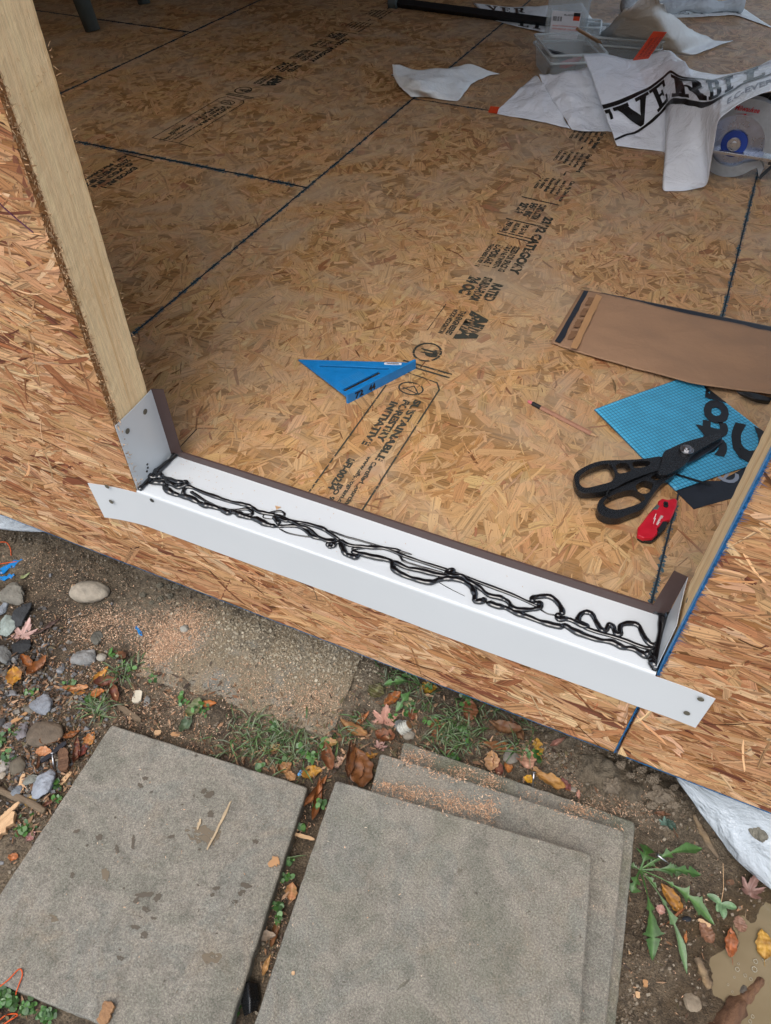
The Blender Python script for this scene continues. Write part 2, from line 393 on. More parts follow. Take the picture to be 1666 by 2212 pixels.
n = noise(nt, t, 25, 2); bump(nt, b, n.outputs[0], .1, .002); M['water'] = m
M['clear_glass'] = film('clear_glass', (225, 225, 215), .15, .5)

# ------------------------------------------------------------------ OSB strands
def strands(rect, cover, length, width, ang, palette, probs, tf, name, mat, parent=None, clampf=None, h=.0006, keep=None, cvar=.12):
    """overlapping wood strands pressed flat into the face of a board. rect=(a0,a1,b0,b1) in board coordinates; tf maps (a,b,h)->xyz"""
    a0, a1, b0, b1 = rect; area = (a1 - a0) * (b1 - b0)
    mL, mW = (length[0] + length[1]) / 2, (width[0] + width[1]) / 2
    n = int(area * cover / (mL * mW))
    A = rng.uniform(a0, a1, n); B = rng.uniform(b0, b1, n)
    if keep is not None:
        k = keep(A, B); A, B = A[k], B[k]; n = len(A)
    L = rng.uniform(*length, n) * rng.uniform(.5, 1, n); W = rng.uniform(*width, n) * rng.uniform(.35, 1, n)
    T = ang(n)
    K = 10
    sh = np.array([[-.5, -.28], [-.42, -.5], [0, -.5], [.42, -.5], [.5, -.2], [.47, .25], [.40, .5], [0, .5], [-.4, .5], [-.48, .2]])
    P = np.repeat(sh[None], n, 0) + rng.normal(0, .045, (n, K, 2))
    P[:, [0, 1, 8, 9], 0] += rng.normal(0, .07, (n, 1)) + rng.normal(0, .06, (n, 4))
    P[:, [3, 4, 5, 6], 0] += rng.normal(0, .07, (n, 1)) + rng.normal(0, .06, (n, 4))
    X = P[..., 0] * L[:, None]; Y = P[..., 1] * W[:, None]
    Y += (rng.normal(0, .25, n)[:, None]) * (X ** 2) / L[:, None]          # slight curve
    U = X + rng.uniform(0, 100, n)[:, None]; Vv = Y + rng.uniform(0, 100, n)[:, None]
    Xr = A[:, None] + X * np.cos(T)[:, None] - Y * np.sin(T)[:, None]
    Yr = B[:, None] + X * np.sin(T)[:, None] + Y * np.cos(T)[:, None]
    if clampf: Xr, Yr = clampf(Xr, Yr, A, B)
    else: Xr = np.clip(Xr, a0, a1); Yr = np.clip(Yr, b0, b1)
    H = rng.uniform(.05, 1, n)[:, None] * h + X * rng.normal(0, .0018, n)[:, None] + Y * rng.normal(0, .010, n)[:, None]
    H = np.clip(H, 2e-5, None) + rng.uniform(0, 2e-5, (n, 1))
    V = tf(Xr.ravel(), Yr.ravel(), H.ravel())
    pal = np.array([s2l(c) for c in palette]); ci = rng.choice(len(pal), n, p=np.array(probs) / sum(probs))
    c = pal[ci] * np.exp(rng.normal(0, cvar, (n, 1))) * (1 + rng.normal(0, .03, (n, 3)))
    C = np.repeat(np.clip(c, .01, .9)[:, None], K, 1).reshape(-1, 3)
    uv = np.stack([U, Vv], -1).reshape(-1, 2)
    idx = np.arange(n * K)
    base = tf(np.array([a0, a1, a1, a0]), np.array([b0, b0, b1, b1]), np.zeros(4))
    return V, n, K, idx, uv, C
def strand_board(name, parts, mat, parent=None, tf=None, extra=None):
    "joins strand sets and a backing body into one mesh"
    Vs, S, I, UV, C = [], [], [], [], []; b = 0
    for V, n, K, idx, uv, c in parts:
        Vs.append(V); S.append(np.full(n, K)); I.append(idx + b); UV.append(uv); C.append(c); b += len(V)
    if extra:
        for V, F, col in extra:
            Vs.append(np.array(V, float)); S.append(np.array([len(f) for f in F])); I.append(np.array([i + b for f in F for i in f]))
            UV.append(np.array([[V[i][0] + V[i][1], V[i][2] + V[i][1] * .7] for f in F for i in f])); C.append(np.tile(s2l(col), (len(V), 1))); b += len(V)
    return mesh_np(name, np.concatenate(Vs), np.concatenate(S), np.concatenate(I), mat, parent, False, np.concatenate(UV), np.concatenate(C))
def boxVF(x0, x1, y0, y1, z0, z1):
    V = [(x, y, z) for x in (x0, x1) for y in (y0, y1) for z in (z0, z1)]
    return V, [(0, 1, 3, 2), (4, 6, 7, 5), (0, 4, 5, 1), (2, 3, 7, 6), (0, 2, 6, 4), (1, 5, 7, 3)]

XB, XC, XA = -0.3167, 0.9023, -1.5359
XJ = 0.9345
YE1, YE2, YE3 = 1.2483, 2.0729, 2.4403
WR = 2.15        # right wall of the shed
# floor: every visible board face in one structure
PALF = [(186, 145, 99), (192, 151, 105), (179, 136, 90), (197, 158, 113), (169, 124, 80), (152, 100, 66), (187, 148, 103)]
PRF = [5, 4.5, 4.2, 1.6, 1.6, .3, 4]
ftf = lambda a, b, h: np.stack([a, b, h], -1)
def vis(A, B):   # what the doorway shows, with a margin
    return (A > -0.35 - .95 * (B)) & (A < 1.6 + .05 * B)
fparts = []
xs = [-4.0, XA - 1.219, XA, XB, XC, XC + 1.219]
seams = {1: [YE3], 2: [YE1, YE1 + 2.438], 3: [YE2], 4: [YE1 + .3, YE1 + 2.7]}
g = .0016
for ci in range(5):
    ys = [.012] + seams.get(ci, [2.2]) + [5.4]
    for j in range(len(ys) - 1):
        a0, a1, b0, b1 = xs[ci] + g, xs[ci + 1] - g, ys[j] + g, ys[j + 1] - g
        for c0, c1, cov in ((.0, 1.3, 4.2), (1.3, 2.6, 3.0), (2.6, 5.4, 2.4)):
            lo, hi = max(b0, c0), min(b1, c1)
            if hi <= lo: continue
            cl = (lambda X, Y, A, B, a0=a0, a1=a1, b0=b0, b1=b1: (np.clip(X, a0, a1), np.clip(Y, b0, b1)))
            def an(n): return np.where(rng.random(n) < .55, rng.normal(math.pi / 2, .6, n), rng.uniform(0, math.pi, n))
            fparts.append(strands((a0, a1, lo, hi), cov, (.045, .13), (.012, .044), an, PALF, PRF, ftf, '', None, None, cl, .0006, vis, .04))
            # little slivers
            fparts.append(strands((a0, a1, lo, hi), cov * .1, (.02, .08), (.002, .007), an, PALF + [(124, 80, 48)], PRF + [1.2], lambda a, b, h: ftf(a, b, h + .0004), '', None, None, cl, .0006, vis, .08))
V1, F1 = boxVF(-4, WR, .012, 5.4, -.02, 0)
floor = strand_board('floor', fparts, M['osb_floor'], None, None, [(V1, F1, (150, 112, 70))])
tag(floor, kind='structure')
# seams between the sheets: dyed gap lines with a fuzzy edge
def seam_line(name, p, q, w, mat, z, step=.012, fz=.5, parent=None):
    p = np.array(p, float); q = np.array(q, float); L = np.linalg.norm(q - p); n = max(3, int(L / step)); d = (q - p) / L; nn = np.array([-d[1], d[0]])
    V = []; F = []
    for i in range(n + 1):
        c = p + d * L * i / n; a = w * (1 + fz * random.uniform(-1, 1)); b = w * (1 + fz * random.uniform(-1, 1))
        V += [(*(c + nn * a), z), (*(c - nn * b), z)]
        if i: F.append((2 * i - 2, 2 * i - 1, 2 * i + 1, 2 * i))
    me = bpy.data.meshes.new(name); me.from_pydata([tuple(map(float, v)) for v in V], [], F)
    return link(name, me, mat, parent)
for (p, q, w_) in [((XB, .012), (XB, 5.3), .0032), ((XC, .115), (XC, 5.3), .0028), ((XA, .5), (XA, 5.3), .0042),
                   ((XA, YE1), (XB, YE1), .0058), ((XB, YE2), (XC, YE2), .0028), ((XA - 1.2, YE3), (XA, YE3), .005)]:
    seam_line('seam', p, q, w_ * .6, M['seam'], .0013, .02, .35, parent=floor)
    seam_line('seam_dye', p, q, w_ * 1.7, M['dye'], .00108, .0025, .6, parent=floor)

# ------------------------------------------------------------------ stamps printed on the floor
def textmesh(s, size=1.0, bold=0.0, spacing=1.0, align='LEFT'):
    c = bpy.data.curves.new('t', 'FONT'); c.body = s; c.size = size; c.offset = bold; c.space_character = spacing; c.align_x = align
    c.resolution_u = 3
    o = bpy.data.objects.new('t', c); sc.collection.objects.link(o)
    dg = bpy.context.evaluated_depsgraph_get(); me = bpy.data.meshes.new_from_object(o.evaluated_get(dg))
    bpy.data.objects.remove(o); bpy.data.curves.remove(c)
    V = np.zeros(len(me.vertices) * 3); me.vertices.foreach_get('co', V); V = V.reshape(-1, 3)
    F = [tuple(p.vertices) for p in me.polygons]; bpy.data.meshes.remove(me)
    return V, F
def text_fit(mb, s, org, d, up, width, height, z, bold=.02, m=0, fn=None, nrm=None):
    "text laid from org along d (unit) with given total width and cap height"
    V, F = textmesh(s, 1.0, bold)
    x0, x1 = V[:, 0].min(), V[:, 0].max(); y0, y1 = V[:, 1].min(), V[:, 1].max()
    X = (V[:, 0] - x0) / (x1 - x0) * width; Y = (V[:, 1] - y0) / max(1e-6, y1 - y0) * height
    d = np.array(d, float); up = np.array(up, float); org = np.array(org, float)
    P = org + X[:, None] * d + Y[:, None] * up
    if fn: P = np.array([fn(p) for p in P])
    elif P.shape[1] == 2: P = np.c_[P, np.full(len(P), z)]
    if nrm is not None: P = P + np.array(nrm) * z
    mb.add(P.tolist(), F, m)
ZS = .00145
def stamp_down(mb, s, x, ytop, wid, hgt, bold=.02):   # reads towards the door, letter tops to +x
    text_fit(mb, s, (x, ytop), (0, -1), (1, 0), wid, hgt * 1.25, ZS, bold + .03)
def stamp_right(mb, s, x, y, wid, hgt, bold=.02):
    text_fit(mb, s, (x, y), (1, 0), (0, 1), wid, hgt, ZS, bold)
def line2(mb, pts, w_, z=ZS, close=False):
    n = len(pts)
    for i in range(n if close else n - 1):
        a = np.array(pts[i], float); b = np.array(pts[(i + 1) % n], float); d = b - a; L = np.linalg.norm(d); d /= L; nn = np.array([-d[1], d[0]]) * w_ / 2
        a = a - d * w_ * .3; b = b + d * w_ * .3
        mb.add([(*(a + nn), z + .00002 * i), (*(b + nn), z + .00002 * i), (*(b - nn), z + .00002 * i), (*(a - nn), z + .00002 * i)], [(0, 1, 2, 3)])
def stamp_strip(x0, y0, name='printed_stamp', off=0, far=False):
    "certification strip, 11 cm wide, starting with its boxed seal at (x0,y0) and running to +y"
    mb = MB(); X = lambda a: x0 + a; Y = lambda b: y0 + b
    line2(mb, [(X(0), Y(-.02)), (X(0), Y(.39)), (X(.015), Y(.415)), (X(.095), Y(.405)), (X(.108), Y(.385)), (X(.108), Y(-.02))], .0034, close=far)
    line2(mb, [(X(.112), Y(-.025)), (X(.17), Y(-.03))], .004)
    stamp_down(mb, 'SUSTAINABLE', X(.073), Y(.335), .20, .013); stamp_down(mb, 'FORESTRY', X(.052), Y(.325), .14, .013); stamp_down(mb, 'INITIATIVE', X(.031), Y(.31), .145, .013)
    stamp_down(mb, 'Certified Sourcing', X(.069), Y(.13), .13, .010, .01); stamp_down(mb, 'www.sfiprogram.org', X(.055), Y(.14), .15, .009, .01); stamp_down(mb, 'SFI-00234', X(.026), Y(.12), .09, .012)
    stamp_down(mb, 'ISO 9001', X(.04), Y(.05), .07, .008)
    mb.tube([(X(.052 + .026 * math.cos(t)), Y(.365 + .02 * math.sin(t)), ZS) for t in np.linspace(0, 6.28, 22)], .0018, 4, cap=False, squash=.02)
    line2(mb, [(X(.035), Y(.355)), (X(.055), Y(.375)), (X(.075), Y(.352)), (X(.035), Y(.362))], .003)
    for k in range(2): line2(mb, [(X(.0), Y(.437 + k * .013)), (X(.112), Y(.432 + k * .013))], .0055)
    mb.tube([(X(.035 + .030 * math.cos(t)), Y(.50 + .034 * math.sin(t)), ZS) for t in np.linspace(0, 6.28, 26)], .0026, 4, cap=False, squash=.02)
    stamp_down(mb, 'TP', X(.018), Y(.515), .03, .034, .06)
    stamp_down(mb, 'APA', X(.068), Y(.70), .13, .040, .09)
    stamp_down(mb, 'THE ENGINEERED', X(.045), Y(.69), .11, .012); stamp_down(mb, 'WOOD ASSOCIATION', X(.028), Y(.69), .11, .010)
    line2(mb, [(X(.003), Y(.58)), (X(.003), Y(.70))], .002)
    stamp_down(mb, 'RATED', X(.075), Y(.84), .085, .022, .03); stamp_down(mb, 'STURD-I-FLOOR', X(.045), Y(.86), .12, .02, .03); stamp_down(mb, '24 OC', X(.01), Y(.85), .09, .026, .04)
    stamp_down(mb, '23/32 CATEGORY', X(.094), Y(1.24), .34, .022, .03)
    stamp_down(mb, 'SIZED FOR SPACING', X(.066), Y(1.04), .14, .015); stamp_down(mb, 'T&G NET WIDTH', X(.048), Y(1.04), .13, .012); stamp_down(mb, 'EXPOSURE 1', X(.02), Y(1.03), .12, .017)
    stamp_down(mb, 'THICKNESS 0.703 IN', X(.004), Y(1.03), .13, .010)
    for k in range(2): line2(mb, [(X(.005), Y(1.09 + k * .016)), (X(.112), Y(1.08 + k * .016))], .006)
    stamp_down(mb, 'PS 2-18', X(.055), Y(1.17), .06, .013); stamp_down(mb, 'HUD-UM-40', X(.032), Y(1.17), .06, .012); stamp_down(mb, 'PRP-108', X(.008), Y(1.17), .06, .014)
    line2(mb, [(X(.0), Y(1.185)), (X(.112), Y(1.175))], .006)
    stamp_down(mb, 'CONSTRUCTION', X(.06), Y(1.31), .10, .018, .03); stamp_down(mb, 'SHEATHING', X(.035), Y(1.31), .09, .018, .03); stamp_down(mb, '2F24', X(.008), Y(1.30), .07, .02, .03)
    line2(mb, [(X(.0), Y(1.335)), (X(.112), Y(1.325))], .006)
    for j, yy in enumerate((1.50, 1.72, 1.92)):
        ttl = ['Can Ply Divisions', 'Edge Load Rating', 'End Use Panels'][j]
        stamp_down(mb, ttl, X(.10), Y(yy), .15, .013); stamp_down(mb, 'Face Up Surface', X(.08), Y(yy), .12, .012)
        stamp_down(mb, 'Espace Nominal', X(.063), Y(yy), .11, .010); stamp_down(mb, 'Poutrelles', X(.046), Y(yy - .005), .10, .010); stamp_down(mb, '16 mm', X(.028), Y(yy - .01), .08, .010); stamp_down(mb, 'CSA 0325', X(.012), Y(yy - .005), .09, .008)
        line2(mb, [(X(.073), Y(yy + .03)), (X(.073), Y(yy + .06))], .005)
    return mb.build(name, M['stamp'], floor)
stamp_strip(.288, .115)
stamp_strip(-.968, 1.395, far=True)
mb = MB()
for k, (a, s_, h_) in enumerate([(.0, 'Can Ply Divisions', .02), (.028, '23/32 SHEATHING', .022), (.055, '0.703 IN', .02), (.085, 'EXPOSURE 1', .022)]):
    stamp_down(mb, s_, -.968 + a, 1.22 - .02 * k, .25 - .03 * k, h_ * .8, .03)
line2(mb, [(-.97, 1.23), (-.85, 1.22)], .006); mb.build('printed_stamp', M['stamp'], floor)
# long pen stroke beside the pan corner
mb = MB(); a = px(388, 968, 0); b_ = px(425, 928, 0); line2(mb, [a[:2], b_[:2]], .002); mb.build('pen_line', M['ink_black'], floor)
# dirt specks on the floor
sp = []
for (u, v, r_) in [(1358, 552, .006), (1530, 645, .010), (1167, 1008, .003), (1184, 537, .004), (590, 905, .006), (575, 895, .004), (1315, 240, .002)]:
    sp.append((px(u, v, .0012), r_))
mb = MB()
for p, r_ in sp:
    k = 9; mb.add([(p[0] + r_ * random.uniform(.4, 1.3) * math.cos(6.28 * i / k), p[1] + r_ * random.uniform(.3, .9) * math.sin(6.28 * i / k), p[2] + .0006) for i in range(k)], [tuple(range(k))])
mb.build('dirt_speck', M['dark_wood'], floor)

# ------------------------------------------------------------------ front wall: sheathing, stud, jamb
ZB = -0.2612
PALW = [(188, 141, 99), (200, 157, 115), (172, 122, 82), (211, 173, 133), (152, 98, 63), (122, 72, 52), (192, 147, 105)]
PRW = [5, 4.2, 4, 2.2, 1.7, .8, 4]
wtf = lambda a, b, h: np.stack([a, -h, b], -1)
def wan(n): return np.where(rng.random(n) < .85, rng.normal(-.03, .30, n), rng.uniform(0, math.pi, n))
def clampL(X, Y, A, B):
    X = np.clip(X, -1.7, .9285); Y = np.clip(Y, ZB, 2.0)
    inx = X > -.001; iny = Y > -.004; bad = inx & iny
    side = (A < -.001)[:, None] | np.zeros_like(bad)
    X = np.where(bad & side, -.001, X); Y = np.where(bad & ~side, -.004, Y)
    return X, Y
lk = lambda A, B: ((A < -.001) | (B < -.004)) & ((A > -.75) | (B > 1.2) | (B < 0)) & (B < 1.3)
p1 = strands((-1.7, .9285, ZB, 2.0), 6.5, (.05, .17), (.007, .028), wan, PALW, PRW, wtf, '', None, None, clampL, .0007, lk, .07)
p1b = strands((-1.7, .9285, ZB, 2.0), .5, (.03, .11), (.002, .007), wan, PALW + [(112, 70, 44)], PRW + [2], lambda a, b, h: wtf(a, b, h + .0004), '', None, None, clampL, .0008, lk, .2)
ex = [(*boxVF(-1.7, -.001, 0, .0112, ZB, 2.3), (150, 104, 62)), (*boxVF(-.001, .9285, 0, .0112, ZB, -.004), (150, 104, 62))]
wl = empty('shed_wall', (-.5, 0, 0))
def keeploc(o, par): o.parent = par; o.matrix_parent_inverse = Matrix.Translation(-par.location)
shl = strand_board('sheathing', [p1, p1b], M['osb_wall'], None, None, ex); keeploc(shl, wl)
tag(wl, 'strand board wall left of the doorway and under its sill, on pale studs', 'wall')
def addpart(mb, name, mat, par, **k):
    o = mb.build(name, mat, None, **k); keeploc(o, par); return o
# stud with uneven sawn faces
def lumber(x0, x1, y0, y1, z0, z1, name, mat, par, rough=.0012, ch=.003):
    mb = MB(); nz = int((z1 - z0) / .012) + 1
    ring = []
    nseg = 7
    c = [(x0, y0), (x1, y0), (x1, y1), (x0, y1)]
    for i in range(4):
        a, b = c[i], c[(i + 1) % 4]
        L = math.dist(a, b)
        for t in (ch / L, .2, .4, .6, .8, 1 - ch / L): ring.append((a[0] + (b[0] - a[0]) * t, a[1] + (b[1] - a[1]) * t))
    R = len(ring); V = []; F = []
    for k in range(nz + 1):
        z = z0 + (z1 - z0) * k / nz
        for j, (x, y) in enumerate(ring):
            r1 = rough * random.uniform(-.5, .5) * (.4 if j % 6 not in (0, 5) else 1)
            V.append((x + r1, y + rough * random.uniform(-.4, .4) * .4, z))
        if k:
            for j in range(R):
                l = (j + 1) % R; F.append(((k - 1) * R + j, (k - 1) * R + l, k * R + l, k * R + j))
    F.append(tuple(range(R))[::-1]); F.append(tuple(nz * R + j for j in range(R)))
    mb.add(V, F); o = mb.build(name, mat, None); keeploc(o, par); return o
lumber(-.0375, 0.0, .0115, .0945, .002, 2.1, 'stud', M['stud'], wl)
# the torn strands of the sheathing's cut edge beside the stud
mb = MB()
for i in range(2600):
    z = random.uniform(.0, 1.5); y = random.uniform(-.001, .0118); L = random.uniform(.002, .008); th = random.gauss(0, .7)
    x = random.uniform(-.002, .002) + (.0015 if random.random() < .3 else 0)
    d = Vector((random.gauss(.2, .35), random.gauss(-.2, .6), random.gauss(0, 1))).normalized() * L; wv = Vector((0, random.uniform(-1, 1), random.uniform(-1, 1))).normalized() * random.uniform(.0004, .0014)
    p = Vector((x, y, z)); mb.add([p - wv, p + wv, p + d + wv * .5, p + d - wv * .5], [(0, 1, 2, 3)], 1 if random.random() < .4 else 0)
addpart(mb, 'cut_edge', [M['splinter'], M['dark_wood']], wl)
# fuzz on stud corner
mb = MB()
for i in range(260):
    z = random.uniform(.17, 1.3); e = random.choice([(.0, .0945), (0, .013), (0, random.uniform(.015, .09))])
    p = Vector((e[0] + .0002, e[1], z)); d = Vector((random.uniform(.2, 1), random.uniform(-.6, .8), random.uniform(-.6, .9))).normalized() * random.uniform(.002, .009)
    q = p + d * .5 + Vector((0, 0, random.uniform(-.002, .001)))
    mb.tube([p, q, p + d], [.0004, .0003, .0001], 4)
addpart(mb, 'splinter', M['splinter'], wl)
mb = MB()   # marks inked on the wall
for k, s_ in enumerate(['THIS SIDE', 'SHEATHING SPAN 24/16', 'EXPOSURE 1  7/16', 'PS 2-18 HUD-UM-40', 'MILL 471']):
    text_fit(mb, s_, (-.42 + .03 * k, -.0018 - .00002 * k, .335 - .032 * k), (1, 0, -.06), (0, 0, 1), .24 - .02 * k, .018, 0, .03)
addpart(mb, 'printed_stamp', M['stamp_wall'], wl)
mb = MB(); a = pw(0, 440); b_ = pw(75, 505)
mb.tube([pw(-30, 405, -.0015), pw(5, 445, -.0015), pw(40, 476, -.0015), pw(72, 502, -.0015)], .0014, 5, squash=.3)
addpart(mb, 'pen_line', plain('purple_pen', (70, 22, 50), .7), wl)
# right part of the wall
wr = empty('shed_wall', (1.4, 0, 0))
def clampR(X, Y, A, B): return np.clip(X, XJ + .001, 2.2), np.clip(Y, ZB, 2.0)
def clampR2(X, Y, A, B): return np.clip(X, .931, 2.2), np.clip(Y, ZB, -.0)
pr = strands((XJ + .001, 2.2, ZB, 2.0), 6.5, (.05, .17), (.007, .028), wan, PALW, PRW, wtf, '', None, None, clampR, .0007, lambda A, B: (A < 1.5) & (B < .8), .07)
prb = strands((XJ + .001, 2.2, ZB, 2.0), .5, (.03, .11), (.002, .007), wan, PALW + [(112, 70, 44)], PRW + [2], lambda a, b, h: wtf(a, b, h + .0004), '', None, None, clampR, .0008, lambda A, B: (A < 1.5) & (B < .8), .2)
exr = [(*boxVF(XJ, 2.3, 0, .0112, ZB, 2.3), (150, 104, 62))]
shr = strand_board('sheathing', [pr, prb], M['osb_wall'], None, None, exr); keeploc(shr, wr)
lumber(XJ + .0015, XJ + .039, .0115, .100, .002, 2.1, 'stud', M['stud'], wr)
tag(wr, 'strand board wall right of the doorway, its cut edges dyed bright blue', 'wall')
# blue dyed edges: a fuzzy proud strip
def fuzzy_edge(P0, P1, out, w0, mat, name, par, nrm=(0, -1, 0), step=.0035, z=.0014, spikes=.009):
    mb = MB(); P0 = Vector(P0); P1 = Vector(P1); d = (P1 - P0); L = d.length; d /= L; o = Vector(out); nz = Vector(nrm)
    n = int(L / step); V = []; F = []
    for i in range(n + 1):
        c = P0 + d * L * i / n + nz * z; w_ = w0 * (1 + .5 * fbm(np.array(i * .07), np.array(0.), 1, 3, 5)) * random.uniform(.7, 1.3)
        V += [c - o * .0012, c + o * w_]
        if i: F.append((2 * i - 2, 2 * i - 1, 2 * i + 1, 2 * i))
    mb.add(V, F)
    for i in range(int(L * 1500)):
        c = P0 + d * random.uniform(0, L) + nz * (z + .0002); a = random.gauss(0, .35); dd = (o * math.cos(a) + d * math.sin(a)) * (w0 * .6 + random.expovariate(1 / (spikes * .35)))
        wv = d * random.uniform(.0002, .0007); mb.add([c - wv, c + wv, c + dd], [(0, 1, 2)])
    return addpart(mb, name, mat, par)
M['dye_bright'] = plain('dye_bright', (24, 92, 142), .8, 0, .4, 200, .3)
M['dye_light'] = plain('dye_light', (96, 158, 210), .7, 0, .3, 120, .3)
fuzzy_edge((XJ, 0, .0), (XJ, 0, 1.2), (1, 0, 0), .0022, M['dye_bright'], 'dyed_edge', wr, z=.0016)
mb = MB(); mb.add([(XJ - .0009, -.0005, 0), (XJ - .0009, .0118, 0), (XJ - .0009, .0118, 1.3), (XJ - .0009, -.0005, 1.3)], [(0, 1, 2, 3)]); addpart(mb, 'cut_edge', M['dye_light'], wr)
fuzzy_edge((.93, 0, ZB), (.93, 0, -.004), (1, 0, 0), .0006, M['seam_blue'], 'dyed_edge', wr, spikes=.005)
fuzzy_edge((.95, 0, ZB), (2.2, 0, ZB), (0, 0, 1), .0022, M['seam_blue'], 'dyed_edge', wr, spikes=.004)
fuzzy_edge((-.9, 0, ZB), (.92, 0, ZB), (0, 0, 1), .0007, M['seam_blue'], 'dyed_edge', wl, spikes=.0018)
# frayed lower edge
for (xa, xb, par) in ((-.9, .92, wl), (.94, 2.2, wr)):
    mb = MB()
    for i in range(int((xb - xa) * 700)):
        p = Vector((random.uniform(xa, xb), random.uniform(-.001, .011), ZB)); d = Vector((random.gauss(0, 1), random.gauss(0, .3), -random.uniform(.1, 1))).normalized() * random.uniform(.001, .005)
        wv = Vector((random.uniform(.0003, .001), 0, 0)); mb.add([p - wv, p + wv, p + d], [(0, 1, 2)], 0 if random.random() < .6 else 1)
    addpart(mb, 'frayed_edge', [M['splinter'], M['seam_blue']], par)
# nail heads in the sheathing (right)
mb = MB()
for (u, v) in [(1581, 1289), (1610, 1284)]: 
    p = pw(u, v); mb.cyl((p[0], -.0014, p[2]), .0032, .002, (0, 1, 0), 14)
for (u, v) in [(1430, 1335)]: pass
addpart(mb, 'nail_head', M['dark_wood'], wr)
# remaining shell of the shed: side walls, back wall, roof, header (out of view, they make the shade; gaps let light in)
def shell(name, boxes, label):
    o = empty(name, (boxes[0][0], boxes[0][2], 0)); tag(o, label, 'wall')
    for i, b in enumerate(boxes):
        mb = MB(); mb.add(*boxVF(*b)); addpart(mb, 'panel', M['dark_wood'], o)
    return o
shell('side_wall', [(-3.3, -3.2, .0, 5.5, -.3, 2.5)], 'dark board wall closing the left side of the shed')
shell('side_wall', [(WR, WR + .1, .1, 1.0, -.3, 2.5), (WR, WR + .1, 1.0, 4.9, -.3, .05), (WR, WR + .1, 4.9, 5.5, -.3, 2.5), (WR, WR + .1, 1.0, 4.9, 2.35, 2.5)], 'board wall on the right side of the shed with a wide opening added for light')  # wide gap added to brighten the floor around the saw
shell('back_wall', [(-3.3, -.5, 5.4, 5.5, -.3, 2.5), (-.5, 1.9, 5.4, 5.5, -.3, .05), (1.9, WR, 5.4, 5.5, -.3, 2.5), (-.5, 1.9, 5.4, 5.5, 2.3, 2.5)], 'board wall at the back of the shed with an opening enlarged for light')  # opening widened to brighten the far end of the interior
o = shell('roof', [(-3.6, 1.62, .3, 5.8, 2.5, 2.6), (1.62, WR + .4, .3, 1.0, 2.5, 2.6)], 'unseen board roof over most of the shed, cut open at the right for light');  # right rear left uncovered so daylight from above brightens that side
shell('header_wall', [(0.0, XJ, .0, .1, 2.12, 2.5), (-3.3, -1.7, 0, .1, ZB, 2.5), (2.3, WR + .1 if WR > 2.3 else 2.32, 0, .1, ZB, 2.5)], 'board header above the doorway')

# ------------------------------------------------------------------ sill pan
pan = empty('sill_pan', (.46, .05, 0)); tag(pan, 'white metal sill pan with brown turned up back edges laid across the doorway', 'sill pan')
PW, PD, TH = .932, .105, .0008
def bez_strip(prof, xs, fn=None):
    "profile [(y,z)] swept along xs -> thin sheet"
    pass
mb = MB()
# tray + rounded nose + front flap as one bent sheet (profile in y,z), swept in x with a faint waviness
prof = [(PD, .0028), (PD * .6, .0024), (.02, .0024), (.003, .0024), (.0005, .0022), (-.0012, .0014), (-.0022, -.0002), (-.0026, -.003), (-.0030, -.03), (-.0034, -.06), (-.0040, -.094)]
NX = 80; V = []; F = []
for side in (0, 1):
    for i in range(NX + 1):
        t = i / NX
        for j, (y, z) in enumerate(prof):
            x0, x1 = (.0, PW)
            x = x0 + (x1 - x0) * t
            bulge = .0012 * math.sin(3.1 * t * 3.14 + 1) * math.sin(3.14 * t) * max(0, (j - 6) / 4)
            zz = z - (TH if side and j < 5 else 0) + (.0008 * math.sin(t * 9) if 0 < j < 3 else 0); yy = y + (TH if side and j >= 5 else 0) - bulge
            V.append((x, yy, zz))
P_ = len(prof); O = (NX + 1) * P_
for i in range(NX):
    for j in range(P_ - 1):
        a = i * P_ + j; F.append((a, a + 1, a + P_ + 1, a + P_)); F.append((O + a, O + a + P_, O + a + P_ + 1, O + a + 1))
for i in range(NX):
    a = i * P_; F.append((a, a + P_, O + a + P_, O + a)); a += P_ - 1; F.append((a, O + a, O + a + P_, a + P_))
mb.add(V, F); addpart(mb, 'tray', M['white_metal'], pan)
# ears of the front flap running past the opening on both sides (curling a little off the wall)
def ear(x0, x1, ztop, zbot, slant, curl, name='flap_ear'):
    mb = MB(); n = 14; V = []; F = []
    for s_ in (0, 1):
        for i in range(n + 1):
            t = i / n; x = x0 + (x1 - x0) * t
            yy = -.0026 - curl * t * t
            for j in range(6):
                q = j / 5; z = ztop(t) + (zbot(t) - ztop(t)) * q
                V.append((x + slant * q * t, yy - .0014 * q + s_ * TH, z))
    O = (n + 1) * 6
    for i in range(n):
        for j in range(5):
            a = i * 6 + j; F += [(a, a + 1, a + 7, a + 6), (O + a, O + a + 6, O + a + 7, O + a + 1)]
        for a in (i * 6, i * 6 + 5): F.append((a, a + 6, O + a + 6, O + a))
    for a in range(5): b_ = n * 6 + a; F += [(a, a + 1, O + a + 1, O + a), (b_, b_ + 1, O + b_ + 1, O + b_)]
    mb.add(V, F); return addpart(mb, name, M['white_metal'], pan, smooth=False)
ear(.0, -.107, lambda t: -.0035 - .009 * t, lambda t: -.094 - .007 * t, .010, .010)
ear(PW, 1.018, lambda t: -.0035 + .003 * t, lambda t: -.094 + .006 * t, -.002, .004)
